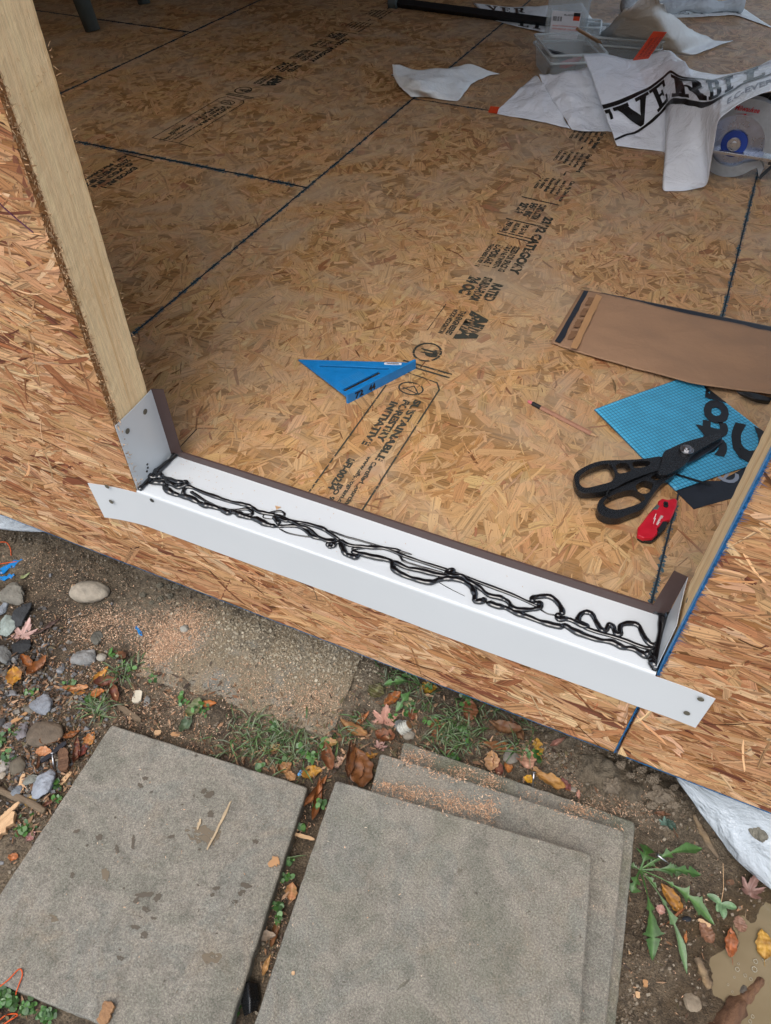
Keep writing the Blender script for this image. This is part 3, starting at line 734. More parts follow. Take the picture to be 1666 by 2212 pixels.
# upstands
def quadsheet(pts, th, name, mat, nu=10, nv=10, bow=0, nrm=None):
    a, b, c, d = [Vector(p) for p in pts]; n = (b - a).cross(d - a).normalized()
    mb = MB(); V = []; F = []
    for s_ in (0, 1):
        for i in range(nu + 1):
            for j in range(nv + 1):
                u, v = i / nu, j / nv
                p = (a * (1 - u) + b * u) * (1 - v) + (d * (1 - u) + c * u) * v
                V.append(p + n * (bow * math.sin(u * 3.14) * (1 - .5 * v) + s_ * th))
    O = (nu + 1) * (nv + 1)
    for i in range(nu):
        for j in range(nv):
            k = i * (nv + 1) + j; F += [(k, k + 1, k + nv + 2, k + nv + 1), (O + k, O + k + nv + 1, O + k + nv + 2, O + k + 1)]
    for i in range(nu):
        for k in (i * (nv + 1), i * (nv + 1) + nv): F.append((k, k + nv + 1, O + k + nv + 1, O + k))
    for j in range(nv):
        for k in (j, nu * (nv + 1) + j): F.append((k, k + 1, O + k + 1, O + k))
    mb.add(V, F); return addpart(mb, name, mat, pan)
quadsheet([(.0016, -.001, .002), (.0016, .104, .002), (.0016, .100, .160), (.0016, -.0015, .156)], .0008, 'end_dam', M['white_metal'], bow=.002)
quadsheet([(PW - .003, .001, .002), (PW - .003, .104, .002), (PW - .001, .1065, .106), (PW - .001, .020, .098)], .0008, 'end_dam', M['white_metal'], bow=-.0015)
quadsheet([(.001, .1035, .004), (.030, .104, .004), (.027, .103, .166), (.0015, .1005, .161)], -.001, 'back_flange', M['brown_metal'], bow=.0)
quadsheet([(PW - .03, .104, .014), (PW - .004, .103, .020), (PW - .001, .1045, .108), (PW - .022, .1045, .112)], -.001, 'back_flange', M['brown_metal'], bow=.0)
mb = MB(); V = []; F = []
for i in range(41):
    t = i / 40; x = .029 + (PW - .029 - .008) * t; z1 = .019 + .004 * t; y = PD + .0012 * math.sin(t * 7)
    V += [(x, y - .0008, .0022), (x, y - .002, z1), (x, y + .0012, z1 + .0004), (x, y + .0012, .0022)]
    if i:
        b_ = 4 * i
        for k in range(3): F.append((b_ - 4 + k, b_ + k, b_ + k + 1, b_ - 3 + k))
mb.add(V, F); addpart(mb, 'back_dam', M['brown_metal'], pan)
def hole(c, axis, r=.0042):
    mb = MB(); mb.cyl(c, r, .0006, axis, 20); return addpart(mb, 'fixing_hole', M['hole'], pan)
for (u, v) in [(313, 889), (275, 931)]:
    d = ray(u, v); t = (.0034 - CAM[0]) / d[0]; p = CAM + t * d; hole((.0042, p[1], p[2]), (1, 0, 0), .0052)
for (u, v, o_) in [(231, 1051, .0105), (240, 1084, .0110)]: p = pw(u, v, -o_); hole(p, (0, 1, 0), .0048)
for (u, v, o_) in [(1514, 1511, .0086), (1484, 1541, .0075)]: p = pw(u, v, -o_); hole(p, (0, 1, 0), .0048)
d = ray(1484, 1297); t = (PW - .0055 - CAM[0]) / d[0]; p = CAM + t * d; hole(p, (1, 0, 0), .004)
p = pw(328, 1081, -.0037); mb = MB(); mb.cyl(p, .0045, .0004, (0, 1, 0), 12); addpart(mb, 'smudge', M['damp_ink'], pan)

# ------------------------------------------------------------------ black sealant beads
seal = empty('sealant_bead', (.46, .05, .004)); tag(seal, 'glossy black sealant squeezed in looping ropes along the white pan', 'sealant')
def catmull(P, k=6):
    P = [np.array(p, float) for p in P]; out = []
    for i in range(len(P) - 1):
        p0 = P[max(i - 1, 0)]; p1 = P[i]; p2 = P[i + 1]; p3 = P[min(i + 2, len(P) - 1)]
        for j in range(k):
            t = j / k; out.append(.5 * ((2 * p1) + (-p0 + p2) * t + (2 * p0 - 5 * p1 + 4 * p2 - p3) * t * t + (-p0 + 3 * p1 - 3 * p2 + p3) * t ** 3))
    out.append(P[-1]); return out
def bead(pts, r, lump=.25, z=.0025, conv=None, lift=None, ends=.5):
    Q = catmull([px(u, v, z + .002) for u, v in pts], 8)
    R = []; n = len(Q); ph = random.uniform(0, 9); P = []
    for i, p in enumerate(Q):
        rr = r * 1.2 * (1 + lump * .42 * math.sin(i * .33 + ph) + lump * .2 * math.sin(i * .83 + 2 * ph))
        e = min(i, n - 1 - i); rr *= min(1, ends + (1 - ends) * e / 3)
        R.append(rr); P.append((p[0], p[1], z + rr * .60 + (lift(i / n) if lift else 0)))
    mb = MB(); mb.tube(P, R, 10, squash=.72); o = addpart(mb, 'bead', M['sealant'], seal, smooth=True); return o
Z1 = lambda zx, zy: (271.1 + .3255 * zx, 949. + .3255 * zy)        # enlargements of the photo -> its coordinates
Z2 = lambda zx, zy: (759.2 + .4232 * zx, 1165.9 + .4232 * zy)
f1 = lambda L: [Z1(*p) for p in L]; f2 = lambda L: [Z2(*p) for p in L]
bead(f1([(165, 215), (185, 260), (235, 265), (300, 275), (360, 300), (400, 315), (440, 320), (520, 355), (620, 390), (700, 415), (790, 435), (840, 450), (880, 480), (950, 495), (1000, 505), (1100, 545), (1180, 555), (1300, 590), (1350, 620), (1420, 665)]), .0033, .3)
bead(f1([(215, 240), (280, 265), (350, 290), (400, 285), (410, 305), (350, 325), (300, 300), (260, 280)]), .0036, .4, lift=lambda t: .002)
bead(f1([(430, 345), (470, 370), (560, 425), (650, 462), (720, 470), (800, 462), (840, 480), (835, 500), (770, 500)]), .0026, .2)
bead(f1([(160, 290), (210, 290), (265, 300), (265, 330), (310, 360), (360, 375), (430, 395), (490, 425), (520, 440), (580, 450), (640, 470), (680, 490), (720, 485), (760, 505), (810, 520), (870, 535), (930, 565), (1000, 580)]), .0046, .45, lift=lambda t: .0003)
bead(f1([(395, 325), (385, 345), (385, 370)]), .0036, .3)
bead(f1([(1000, 580), (1080, 575), (1150, 580), (1200, 610), (1240, 645), (1300, 660), (1360, 670), (1400, 670)]), .0032, .2)
bead(f1([(1010, 520), (1060, 545), (1100, 545), (1160, 580), (1220, 600), (1280, 650), (1340, 680), (1400, 680)]), .0026, .2, lift=lambda t: .002)
bead(f1([(920, 495), (950, 488), (1020, 475), (1055, 490), (1050, 510)]), .0020, .2)
bead(f1([(920, 495), (915, 515), (960, 525), (1000, 520)]), .0010, .1)
bead(f1([(985, 510), (1005, 545), (1025, 560)]), .0042, .3)
bead(f1([(1020, 590), (1080, 620), (1180, 640), (1240, 645)]), .0013, .1)
bead(f1([(1350, 600), (1450, 640), (1560, 670), (1700, 710), (1900, 760)]), .0016, .1)
bead(f1([(1420, 665), (1480, 700), (1560, 710), (1640, 720), (1720, 722), (1830, 740)]), .0030, .2)
bead(f1([(1420, 680), (1440, 720), (1460, 760), (1490, 775), (1530, 785), (1540, 765)]), .0042, .3)
bead(f1([(1350, 705), (1365, 690), (1385, 705), (1360, 715), (1345, 700), (1380, 690), (1430, 680)]), .0034, .3)
bead(f1([(150, 215), (170, 205), (200, 220), (215, 255), (180, 262), (155, 240)]), .0040, .3, lift=lambda t: .004)
bead(f2([(0, 45), (60, 40), (120, 35), (190, 50), (250, 75), (290, 90), (380, 120), (490, 155), (560, 180), (700, 235), (820, 280), (920, 325), (965, 345)]), .0027, .2)
bead(f2([(230, 65), (250, 85), (265, 105), (320, 125), (400, 150), (480, 170)]), .0016, .3)
bead(f2([(0, 60), (40, 72), (110, 90), (200, 110), (215, 150), (260, 180), (330, 205), (400, 220), (450, 205), (500, 200), (560, 210), (610, 240), (630, 280), (632, 315), (670, 315), (680, 300)]), .0042, .3)
bead(f2([(210, 110), (280, 145), (350, 160), (430, 180), (490, 185), (520, 160), (490, 160), (500, 185), (560, 185), (600, 215), (650, 245), (700, 285), (760, 300), (800, 320), (830, 355), (900, 360), (960, 350), (960, 325), (930, 330)]), .0037, .3, lift=lambda t: .001)
bead(f2([(690, 320), (740, 340), (790, 350), (840, 375), (900, 395), (980, 425), (1060, 445), (1090, 440), (1150, 475), (1250, 510), (1330, 525), (1380, 550), (1440, 560), (1500, 595), (1530, 590), (1550, 620)]), .0042, .35)
bead(f2([(930, 320), (925, 300), (960, 292), (1010, 292), (1050, 320), (1075, 360), (1075, 385)]), .0040, .15)
bead(f2([(1075, 380), (1050, 390), (1060, 408), (1095, 405), (1130, 415), (1180, 440), (1205, 440), (1160, 420), (1165, 390), (1190, 372), (1225, 380), (1250, 420), (1275, 460), (1300, 462), (1315, 437), (1335, 445), (1350, 480), (1372, 480), (1375, 440), (1420, 428), (1465, 440), (1490, 490), (1520, 530), (1555, 540), (1560, 525)]), .0038, .2)
bead(f2([(960, 350), (1000, 375), (1050, 385)]), .0012, .1)
bead(f2([(1180, 445), (1250, 470), (1330, 492), (1400, 515), (1480, 545), (1530, 555), (1560, 545)]), .0030, .15)
bead(f2([(440, 210), (500, 245), (580, 285)]), .0005, .1)
# corner beads
bead([(1423, 1311), (1432, 1330), (1430, 1360), (1425, 1395), (1418, 1430), (1413, 1449)], .0062, .25)
bead([(1411, 1312), (1422, 1322), (1440, 1318), (1431, 1330)], .0065, .3)
bead([(1395, 1410), (1405, 1420), (1412, 1432), (1410, 1445)], .0062, .4)
bead([(388, 975), (378, 984), (362, 1000), (340, 1020), (318, 1042), (300, 1059)], .0048, .4)
bead([(392, 985), (385, 978), (378, 976)], .006, .3)
bead([(316, 1030), (322, 1022), (330, 1018), (340, 1026), (352, 1035)], .0058, .3)
mb = MB()
for (u, v) in [(318, 1003), (319, 1010), (317, 1018)]:
    d = ray(u, v); t = (.004 - CAM[0]) / d[0]; p = CAM + t * d; mb.cyl(p, .0022, .002, (1, 0, 0), 10)
addpart(mb, 'drip', M['sealant'], seal)
# crumbs of sawdust on the pan
mb = MB()
for i in range(110):
    t = abs(random.gauss(0, .12)) if i < 80 else random.uniform(.1, .85)
    x = .01 + t; y = random.uniform(.015, .1); s_ = random.uniform(.0006, .0016)
    a = random.uniform(0, 6); dx, dy = math.cos(a) * s_, math.sin(a) * s_
    mb.add([(x - dx, y - dy, .0036), (x + dy * .4, y - dx * .4, .0040), (x + dx, y + dy, .0036), (x - dy * .4, y + dx * .4, .0042)], [(0, 1, 2, 3)])
p = px(599, 1097, .0036); mb.add([(p[0] - .006, p[1] + .003, p[2] + .0005), (p[0] + .006, p[1] + .004, p[2] + .001), (p[0] + .001, p[1] - .005, p[2] + .0006)], [(0, 1, 2)])
o = mb.build('sawdust_crumbs', M['splinter']); tag(o, 'pale sawdust crumbs sprinkled on the white pan', 'sawdust', kind='stuff')

# ------------------------------------------------------------------ speed square
sq = empty('speed_square', (*px(765, 820, 0)[:2], 0)); tag(sq, 'bright blue plastic speed square with a barcode sticker on the floor', 'speed square')
A_ = px(645, 778, .004); C_ = px(893, 785, .013); B_ = px(750, 858, .013)
def onplane(p): return p
eu = (C_ - B_); LF = np.linalg.norm(eu[:2]); eu = eu / np.linalg.norm(eu)
ev = np.array([-eu[1], eu[0], 0]); dA = (A_ - B_)
ax, ay = dA @ eu, dA @ ev
slope = (A_[2] - B_[2]) / ay
def SQ(x, y, z): return tuple(B_ + eu * x + ev * y + np.array([0, 0, z + slope * y]))
def slot(p0, p1, w_):
    p0 = np.array(p0); p1 = np.array(p1); d = (p1 - p0) / np.linalg.norm(p1 - p0); n = np.array([-d[1], d[0]]) * w_ / 2
    return [tuple(p0 + n), tuple(p1 + n), tuple(p1 - n), tuple(p0 - n)]
tri = [(0.0, 0.0), (LF, 0.0), (ax, ay)]
def bary(a, b, c): return (tri[0][0] * a + tri[1][0] * b + tri[2][0] * c, tri[0][1] * a + tri[1][1] * b + tri[2][1] * c)
s1 = slot(bary(.20, .70, .10), bary(.17, .12, .71), .006); s2 = slot(bary(.84, .04, .12), bary(.30, .58, .12), .009)
mb = MB(); mb.prism(tri, -.0022, .0022, SQ, holes=[s1, s2]); addpart(mb, 'plate', M['blue_plastic'], sq, bevel=.0006)
mb = MB()
V = [(x, y, z) for x in (-.003, LF + .003) for y in (-.0055, .0) for z in (-.013, .0105)]
mb.add([SQ(*v) for v in V], [(0, 1, 3, 2), (4, 6, 7, 5), (0, 4, 5, 1), (2, 3, 7, 6), (0, 2, 6, 4), (1, 5, 7, 3)]); addpart(mb, 'fence', M['blue_plastic'], sq, bevel=.0008)
# raised scale ticks and table lines
mb = MB()
def sqbox(x, y, dx, dy, ang=0, h=.0026):
    c, s_ = math.cos(ang), math.sin(ang); P = [(-dx, -dy), (dx, -dy), (dx, dy), (-dx, dy)]
    mb.add([SQ(x + a * c - b_ * s_, y + a * s_ + b_ * c, h) for a, b_ in P], [(0, 1, 2, 3)])
for k in range(60):
    a, b_, c_ = .03, .97 - k / 62, k / 62
    t = (k + 1) / 62; x = tri[1][0] * (1 - t) + ax * t; y = ay * t
    L = .004 if k % 5 == 0 else .0022; dd = np.array([tri[0][0] - x, tri[0][1] - y]); nrm = np.array([-(ay), ax - LF]); nrm = nrm / np.linalg.norm(nrm)
    sqbox(x + nrm[0] * (L + .001), y + nrm[1] * (L + .001), .0003, L, math.atan2(nrm[1], nrm[0]) - math.pi / 2)
    x = ax * t; y = ay * t; nrm = np.array([ay, -ax]); nrm = nrm / np.linalg.norm(nrm)
    sqbox(x + nrm[0] * (L + .001), y + nrm[1] * (L + .001), .0003, L, math.atan2(nrm[1], nrm[0]) - math.pi / 2)
for r_ in range(7):
    for c_ in range(14):
        if c_ == 6: continue
        x, y = bary(.52, .26, .22); sqbox(x - .03 + c_ * .0042, y + .012 - r_ * .0042, .0014, .0007)
addpart(mb, 'scale_mark', plain('blue_light', (60, 140, 196), .5, 0, .05), sq)
cpos = bary(.055, .80, .145)
dd = np.array([ax - LF, ay]); dd /= np.linalg.norm(dd); an_ = math.atan2(dd[1], dd[0])
mb = MB(); st = []
for (a, b_) in [(-.018, -.004), (.018, -.004), (.019, 0), (.018, .004), (-.018, .004), (-.019, 0)]:
    st.append((cpos[0] + a * math.cos(an_) - b_ * math.sin(an_), cpos[1] + a * math.sin(an_) + b_ * math.cos(an_)))
mb.prism(st, .0024, .0028, SQ); sticker = addpart(mb, 'sticker', M['label_white'], sq)
mb = MB(); xx = -.0125
while xx < .0125:
    w_ = random.choice([.0003, .0005, .0008]); 
    q = [(xx, -.0026), (xx + w_, -.0026), (xx + w_, .0026), (xx, .0026)]
    mb.add([SQ(cpos[0] + a * math.cos(an_) - b_ * math.sin(an_), cpos[1] + a * math.sin(an_) + b_ * math.cos(an_), .0031) for a, b_ in q], [(0, 1, 2, 3)]); xx += w_ + random.choice([.0004, .0006])
o = mb.build('barcode', M['ink_black']); o.parent = sticker; o.matrix_parent_inverse = sticker.matrix_parent_inverse @ Matrix.Identity(4)
o.matrix_parent_inverse = Matrix.Translation(-Vector(sq.location)) if False else Matrix.Identity(4)
mb = MB()   # hand inked marks on the fence
for s_, x, wd in (('72', .016, .022), ('44', .052, .018)):
    V, F = textmesh(s_, 1, .045); x0, x1, y0, y1 = V[:, 0].min(), V[:, 0].max(), V[:, 1].min(), V[:, 1].max()
    mb.add([SQ(x + (v[0] - x0) / (x1 - x0) * wd, -.0062, -.0095 + (v[1] - y0) / (y1 - y0) * .016) for v in V], F)
addpart(mb, 'ink_mark', M['ink_black'], sq)

# ------------------------------------------------------------------ carpenter's pencil
pa, pb = px(1146, 869, .0035), px(1291, 944, .0035)
pen = empty('pencil', tuple(pa)); tag(pen, 'natural wood pencil with a pink eraser lying on the floor', 'pencil')
d = (pb - pa); Lp = np.linalg.norm(d); d /= Lp
P = lambda t: tuple(pa + d * t)
mb = MB(); mb.tube([P(.026), P(Lp - .014)], .0048, 6); addpart(mb, 'shaft', M['pencil_wood'], pen)
mb = MB(); mb.tube([P(.005), P(.008), P(.026)], [.0042, .0044, .0044], 12); addpart(mb, 'ferrule', M['black_matte'], pen)
mb = MB(); mb.tube([P(-.006), P(-.004), P(.005)], [.002, .0034, .0034], 12); addpart(mb, 'eraser', M['pink'], pen)
mb = MB(); mb.tube([P(Lp - .014), P(Lp - .002)], [.0036, .0008], 6); tip = addpart(mb, 'sharpened_tip', M['splinter'], pen)
mb = MB(); mb.tube([P(Lp - .004), P(Lp + .001)], [.0012, .0002], 6); addpart(mb, 'lead', M['ink_black'], pen)

# ------------------------------------------------------------------ membrane offcut (light blue, gridded)
def uvsheet(name, pts, z0, thick, mat, N_=26, par=None, amp=.001, col=(88, 182, 214), colfn=None):
    "quad offcut on the floor with uv in metres along its edges; pts are 4 world points"
    a, b_, c, d = [np.array(p, float) for p in pts]; L1 = np.linalg.norm(b_ - a); L2 = np.linalg.norm(d - a)
    V = []; UV = []; C = []
    for i in range(N_ + 1):
        for j in range(N_ + 1):
            u, v = i / N_, j / N_; p = (a * (1 - u) + b_ * u) * (1 - v) + (d * (1 - u) + c * u) * v
            V.append((p[0], p[1], p[2] + z0 + amp * (1 + math.sin(5 * u + 3 * v) * math.cos(4 * v - u)))); UV.append((u * L1, v * L2)); C.append(s2l(col))
    n = len(V); V2 = V + [(x, y, z - thick) for x, y, z in V]
    S, I, U = [], [], []
    def f(q):
        S.append(4)
        for k in q: I.append(k); U.append(UV[k % n])
    W_ = N_ + 1
    for i in range(N_):
        for j in range(N_):
            k = i * W_ + j; f((k, k + W_, k + W_ + 1, k + 1)); f((n + k, n + k + 1, n + k + W_ + 1, n + k + W_))
    for i in range(N_):
        for k, l in ((i * W_, (i + 1) * W_), (i * W_ + N_, (i + 1) * W_ + N_), (i, i + 1), (N_ * W_ + i, N_ * W_ + i + 1)): f((k, l, l + n, k + n))
    return mesh_np(name, V2, S, I, mat, par, True, U, C * 2)
mem = uvsheet('membrane_offcut', [px(1283, 888), px(1489, 813), px(1705, 980), px(1458, 1063)], .0035, .0016, M['membrane'], col=(74, 168, 206))
tag(mem, 'light blue gridded membrane offcut with bold black letters under the snips', 'membrane offcut')
mdir = px(1531, 847) - px(1516, 968); mdir[2] = 0; mdir /= np.linalg.norm(mdir); mup = np.array([-mdir[1], mdir[0], 0])
mb = MB()
V, F = textmesh('stor', 1, .075)
def memz(p): return p[2] + .0066
def memtext(s_, c0, c1, hgt, dirv, bold=.075, z=.0066, tgt=None):
    o0 = np.array([*px(*c0)[:2], z]); L = np.linalg.norm(px(*c1)[:2] - px(*c0)[:2]); d2 = (px(*c1) - px(*c0)); d2[2] = 0; d2 /= np.linalg.norm(d2); up2 = np.array([-d2[1], d2[0], 0])
    text_fit(mb, s_, o0, d2, up2, L, hgt, 0, bold)
memtext('stor', (1568, 994), (1576, 838), .062, None, .045)
def clipmem(mb):
    E = [(px(1489, 813), px(1705, 980)), (px(1705, 980), px(1458, 1063))]
    for a, b_ in E:
        d = (b_ - a)[:2]; d = d / np.linalg.norm(d); n = np.array([-d[1], d[0]])      # outward of the clockwise outline
        for i, v in enumerate(mb.V):
            k = (np.array(v[:2]) - a[:2]) @ n
            if k > -.0015: q = np.array(v[:2]) - n * (k + .0015); mb.V[i] = (q[0], q[1], v[2])
clipmem(mb)
mpr = mb.build('lettering', plain('print_grid', (26, 30, 34), .45, 0, .1, 60, .1), mem)
mb = MB(); memtext('C', (1656, 1014), (1658, 932), .068, None, .06); clipmem(mb); mb.build('lettering', M['print_black'], mem)
mb = MB(); a = px(1420, 1018)[:2]; b_ = px(1530, 1052)[:2]; line2(mb, [a, b_], .006, .0066); mb.build('printed_line', M['print_black'], mem)
# black flap of a second offcut below it
nv = MB(); pts = [px(u, v)[:2] for u, v in [(1440, 1042), (1556, 1040), (1648, 990), (1668, 1010), (1600, 1072), (1499, 1101)]]
nv.prism([tuple(p) for p in pts], .0004, .0020); nav = nv.build('film_offcut', M['navy_film']); tag(nav, 'black faced film offcut showing a grey letter e under the blue membrane', 'film offcut')
mb = MB(); o0 = px(1588, 1069, .0024); e1 = px(1572, 1035, .0024) - o0; Le = .026; e1[2] = 0; e1 /= np.linalg.norm(e1)
text_fit(mb, 'e', (*px(1585, 1052)[:2], .0024), np.array([0.25, .97, 0]), np.array([-.97, .25, 0]), .036, .040, 0, .0)
mb.build('lettering', M['grey_print'], nav)

# ------------------------------------------------------------------ tin snips
sn = empty('tin_snips', tuple(px(1480, 985, 0))); tag(sn, 'large black tin snips with open loop handles, blades resting on the membrane', 'snips')
ZZ = lambda zx, zy: (1193.05 + .2838 * zx, 786.3 + .2838 * zy)
def zp(L, z): return [tuple(px(*ZZ(*p), z)[:2]) for p in L]
def ring(name, outer, holes, z0, z1, bev=.0018, mat='black_plastic', smooth_=True):
    mb = MB()
    def sm(L): return [tuple(p) for p in catmull([L[-1]] + list(L) + [L[0], L[1]], 4)][4:-4 - 1] if smooth_ else L
    o_ = zp(sm(outer), (z0 + z1) / 2 + .004); h_ = [zp(sm(h), (z0 + z1) / 2 + .004) for h in holes]
    mb.prism(o_, z0, z1, holes=h_); return addpart(mb, name, M[mat], sn, bevel=bev, seg=3)
ring('handle', [(165, 870), (175, 840), (210, 810), (300, 765), (400, 742), (560, 738), (700, 728), (820, 712), (860, 740), (850, 800), (700, 850), (560, 905), (480, 950), (400, 975), (290, 990), (220, 985), (180, 940)],
     [[(205, 880), (225, 845), (300, 800), (400, 770), (440, 775), (470, 830), (472, 870), (440, 905), (350, 930), (260, 950), (215, 930)],
      [(485, 775), (560, 760), (590, 800), (590, 825), (510, 840), (495, 820)], [(620, 752), (720, 745), (745, 760), (720, 785), (640, 800), (610, 780)]], .010, .024)
ring('handle', [(340, 1110), (350, 1060), (400, 1010), (500, 955), (600, 910), (740, 850), (820, 800), (880, 740), (960, 770), (930, 850), (860, 900), (800, 960), (740, 1040), (690, 1110), (600, 1150), (500, 1185), (420, 1180), (360, 1150)],
     [[(390, 1060), (430, 1025), (520, 985), (620, 970), (700, 1025), (680, 1060), (600, 1095), (500, 1120), (430, 1110), (395, 1085)],
      [(635, 935), (690, 900), (730, 905), (765, 930), (735, 985), (690, 1000), (645, 975)], [(750, 870), (820, 835), (845, 850), (820, 885), (790, 895), (765, 890)]], .004, .020)
ring('jaw', [(845, 680), (900, 645), (1000, 600), (1120, 565), (1250, 535), (1290, 545), (1285, 565), (1150, 640), (1060, 700), (1010, 770), (930, 820), (860, 850), (800, 830), (830, 760)], [], .016, .027, .0025)
ring('blade', [(1010, 725), (1080, 690), (1180, 620), (1300, 555), (1298, 590), (1230, 640), (1100, 720), (1000, 765), (960, 790)], [], .011, .0165, .0008, 'dark_steel', False)
mb = MB(); c = px(*ZZ(1025, 652), .029); mb.cyl(c, .0125, .003, n=28); mb.cyl(c + np.array([0, 0, .003]), .0085, .005, n=6); mb.cyl(c + np.array([0, 0, .0065]), .0055, .003, n=16); addpart(mb, 'pivot_bolt', M['steel'], sn, bevel=.0006)
mb = MB(); mb.tube([px(*ZZ(430, 962), .026), px(*ZZ(412, 1000), .028), px(*ZZ(440, 1035), .012), px(*ZZ(455, 1010), .012), px(*ZZ(430, 965), .028), px(*ZZ(415, 985), .026)], .0012, 6); addpart(mb, 'wire_tie', M['black_matte'], sn)

# ------------------------------------------------------------------ folding knife
kn = empty('utility_knife', tuple(px(1420, 1125, 0))); tag(kn, 'red folding utility knife with white lettering beside the snips', 'knife')
def krn(name, outer, z0, z1, mat, bev=.001):
    mb = MB(); mb.prism(zp(outer, z1), z0, z1); return addpart(mb, name, M[mat], kn, bevel=bev, seg=3)
krn('liner', [(652, 1320), (690, 1345), (760, 1352), (800, 1325), (900, 1190), (930, 1100), (950, 1045), (840, 1040), (760, 1110), (680, 1230)], .0005, .0075, 'black_plastic')
kb = krn('grip', [(650, 1300), (655, 1240), (690, 1200), (740, 1130), (805, 1080), (810, 1040), (840, 1020), (880, 1032), (930, 1018), (957, 1035), (950, 1080), (925, 1140), (905, 1180), (850, 1195), (820, 1235), (800, 1250), (812, 1280), (770, 1320), (700, 1325)], .006, .015, 'red', .0022)
krn('pocket_clip', [(812, 1245), (845, 1195), (880, 1200), (868, 1240), (825, 1290), (800, 1280)], .008, .017, 'black_matte')
krn('blade_guard', [(765, 1100), (800, 1065), (822, 1080), (800, 1110)], .005, .0155, 'grey_paint')
mb = MB(); c = px(*ZZ(865, 1062), .016); mb.cyl(c, .0040, .003, n=18); c2 = px(*ZZ(866, 1078), .016); mb.cyl(c2, .0042, .003, n=18); addpart(mb, 'pivot_screw', M['black_matte'], kn)
mb = MB(); c = px(*ZZ(710, 1335), .006); mb.box(c, (.009, .003, .004)); addpart(mb, 'release_button', M['steel'], kn)
mb = MB(); o0 = px(*ZZ(826, 1150), .0155); o1 = px(*ZZ(790, 1222), .0155); dd = o1 - o0; L = np.linalg.norm(dd); dd /= L; up2 = np.array([-dd[1], dd[0], 0])
text_fit(mb, 'Milwaukee', o0 - up2 * .0, dd, up2, L, .0052, 0, .02)
z_ = [ZZ(795, 1140), ZZ(780, 1175), ZZ(790, 1172), ZZ(768, 1222), ZZ(778, 1180), ZZ(770, 1182), ZZ(790, 1140)]
mb.add([tuple(px(u, v, .0155)) for u, v in z_], [(0, 1, 2, 5), (2, 3, 4), (0, 5, 6)])
addpart(mb, 'lettering', M['pale'], kn)

# ------------------------------------------------------------------ kraft flashing strip
def grid_sheet(name, ctrl, mat, sub=10, par=None, smooth_it=3, noise_amp=.0, thick=.0006, seed=3, nfreq=14, solid=True):
    """ctrl: rows of world points; bilinear refinement, light smoothing and crumple. Returns (object, function(s,t)->point)"""
    C = np.array(ctrl, float); nr, nc = C.shape[:2]
    R_, C_2 = (nr - 1) * sub + 1, (nc - 1) * sub + 1
    G = np.zeros((R_, C_2, 3))
    for i in range(R_):
        a = min(i // sub, nr - 2); f = i / sub - a
        row = C[a] * (1 - f) + C[a + 1] * f
        for j in range(C_2):
            b = min(j // sub, nc - 2); g_ = j / sub - b
            G[i, j] = row[b] * (1 - g_) + row[b + 1] * g_
    for it in range(smooth_it):
        H = G.copy(); H[1:-1, 1:-1] = (G[2:, 1:-1] + G[:-2, 1:-1] + G[1:-1, 2:] + G[1:-1, :-2]) / 4
        H[0, 1:-1] = (G[0, 2:] + G[0, :-2] + G[0, 1:-1]) / 3; H[-1, 1:-1] = (G[-1, 2:] + G[-1, :-2] + G[-1, 1:-1]) / 3
        H[1:-1, 0] = (G[2:, 0] + G[:-2, 0] + G[1:-1, 0]) / 3; H[1:-1, -1] = (G[2:, -1] + G[:-2, -1] + G[1:-1, -1]) / 3
        G = H
    if noise_amp:
        nz = fbm(G[..., 0] + G[..., 2], G[..., 1] * 1.3, nfreq, 3, seed); rg = 1 - np.abs(fbm(G[..., 0] - G[..., 1], G[..., 2] + G[..., 1], nfreq * .6, 3, seed + 9)) * 4
        k = np.clip(np.abs(G[..., 2]) / .02, .0, 1)
        G[..., 2] += noise_amp * (nz * 1.2 + np.clip(rg, 0, 1) * .7) * (.35 + .65 * k)
        G[..., 1] -= noise_amp * nz * k
        if C[..., 2].min() > -.05: G[..., 2] = np.maximum(G[..., 2], .0022 + .002 * (nz + .5))
    V = G.reshape(-1, 3); F = []
    for i in range(R_ - 1):
        for j in range(C_2 - 1):
            k = i * C_2 + j; F += [k, k + C_2, k + C_2 + 1, k + 1]
    o = mesh_np(name, V, np.full(len(F) // 4, 4), F, mat, par, True)
    if solid:
        md = o.modifiers.new('t', 'SOLIDIFY'); md.thickness = thick; md.offset = 0
    def S(s, t):
        x = min(max(s, 0), 1) * (C_2 - 1); y = min(max(t, 0), 1) * (R_ - 1); a, b = int(min(y, R_ - 2)), int(min(x, C_2 - 2)); f, g_ = y - a, x - b
        return (G[a, b] * (1 - g_) + G[a, b + 1] * g_) * (1 - f) + (G[a + 1, b] * (1 - g_) + G[a + 1, b + 1] * g_) * f
    return o, S
P3 = lambda u, v, z: px(u, v, z)
kr, _ = grid_sheet('flashing_strip', [
    [P3(1258, 626, .006), P3(1330, 640, .014), P3(1440, 668, .012), P3(1560, 694, .008), P3(1720, 728, .01)],
    [P3(1240, 654, .004), P3(1312, 676, .016), P3(1420, 705, .012), P3(1545, 735, .018), P3(1720, 770, .014)],
    [P3(1215, 695, .004), P3(1285, 722, .010), P3(1400, 755, .018), P3(1530, 786, .010), P3(1720, 818, .016)],
    [P3(1190, 741, .004), P3(1262, 765, .008), P3(1370, 795, .008), P3(1500, 831, .014), P3(1590, 846, .03), P3(1720, 858, .016)][:4] + [P3(1720, 858, .016)]],
    M['kraft'], 10, None, 6, .004, .001)
tag(kr, 'brown kraft paper flashing strip with torn edge beside the blue membrane', 'flashing strip')
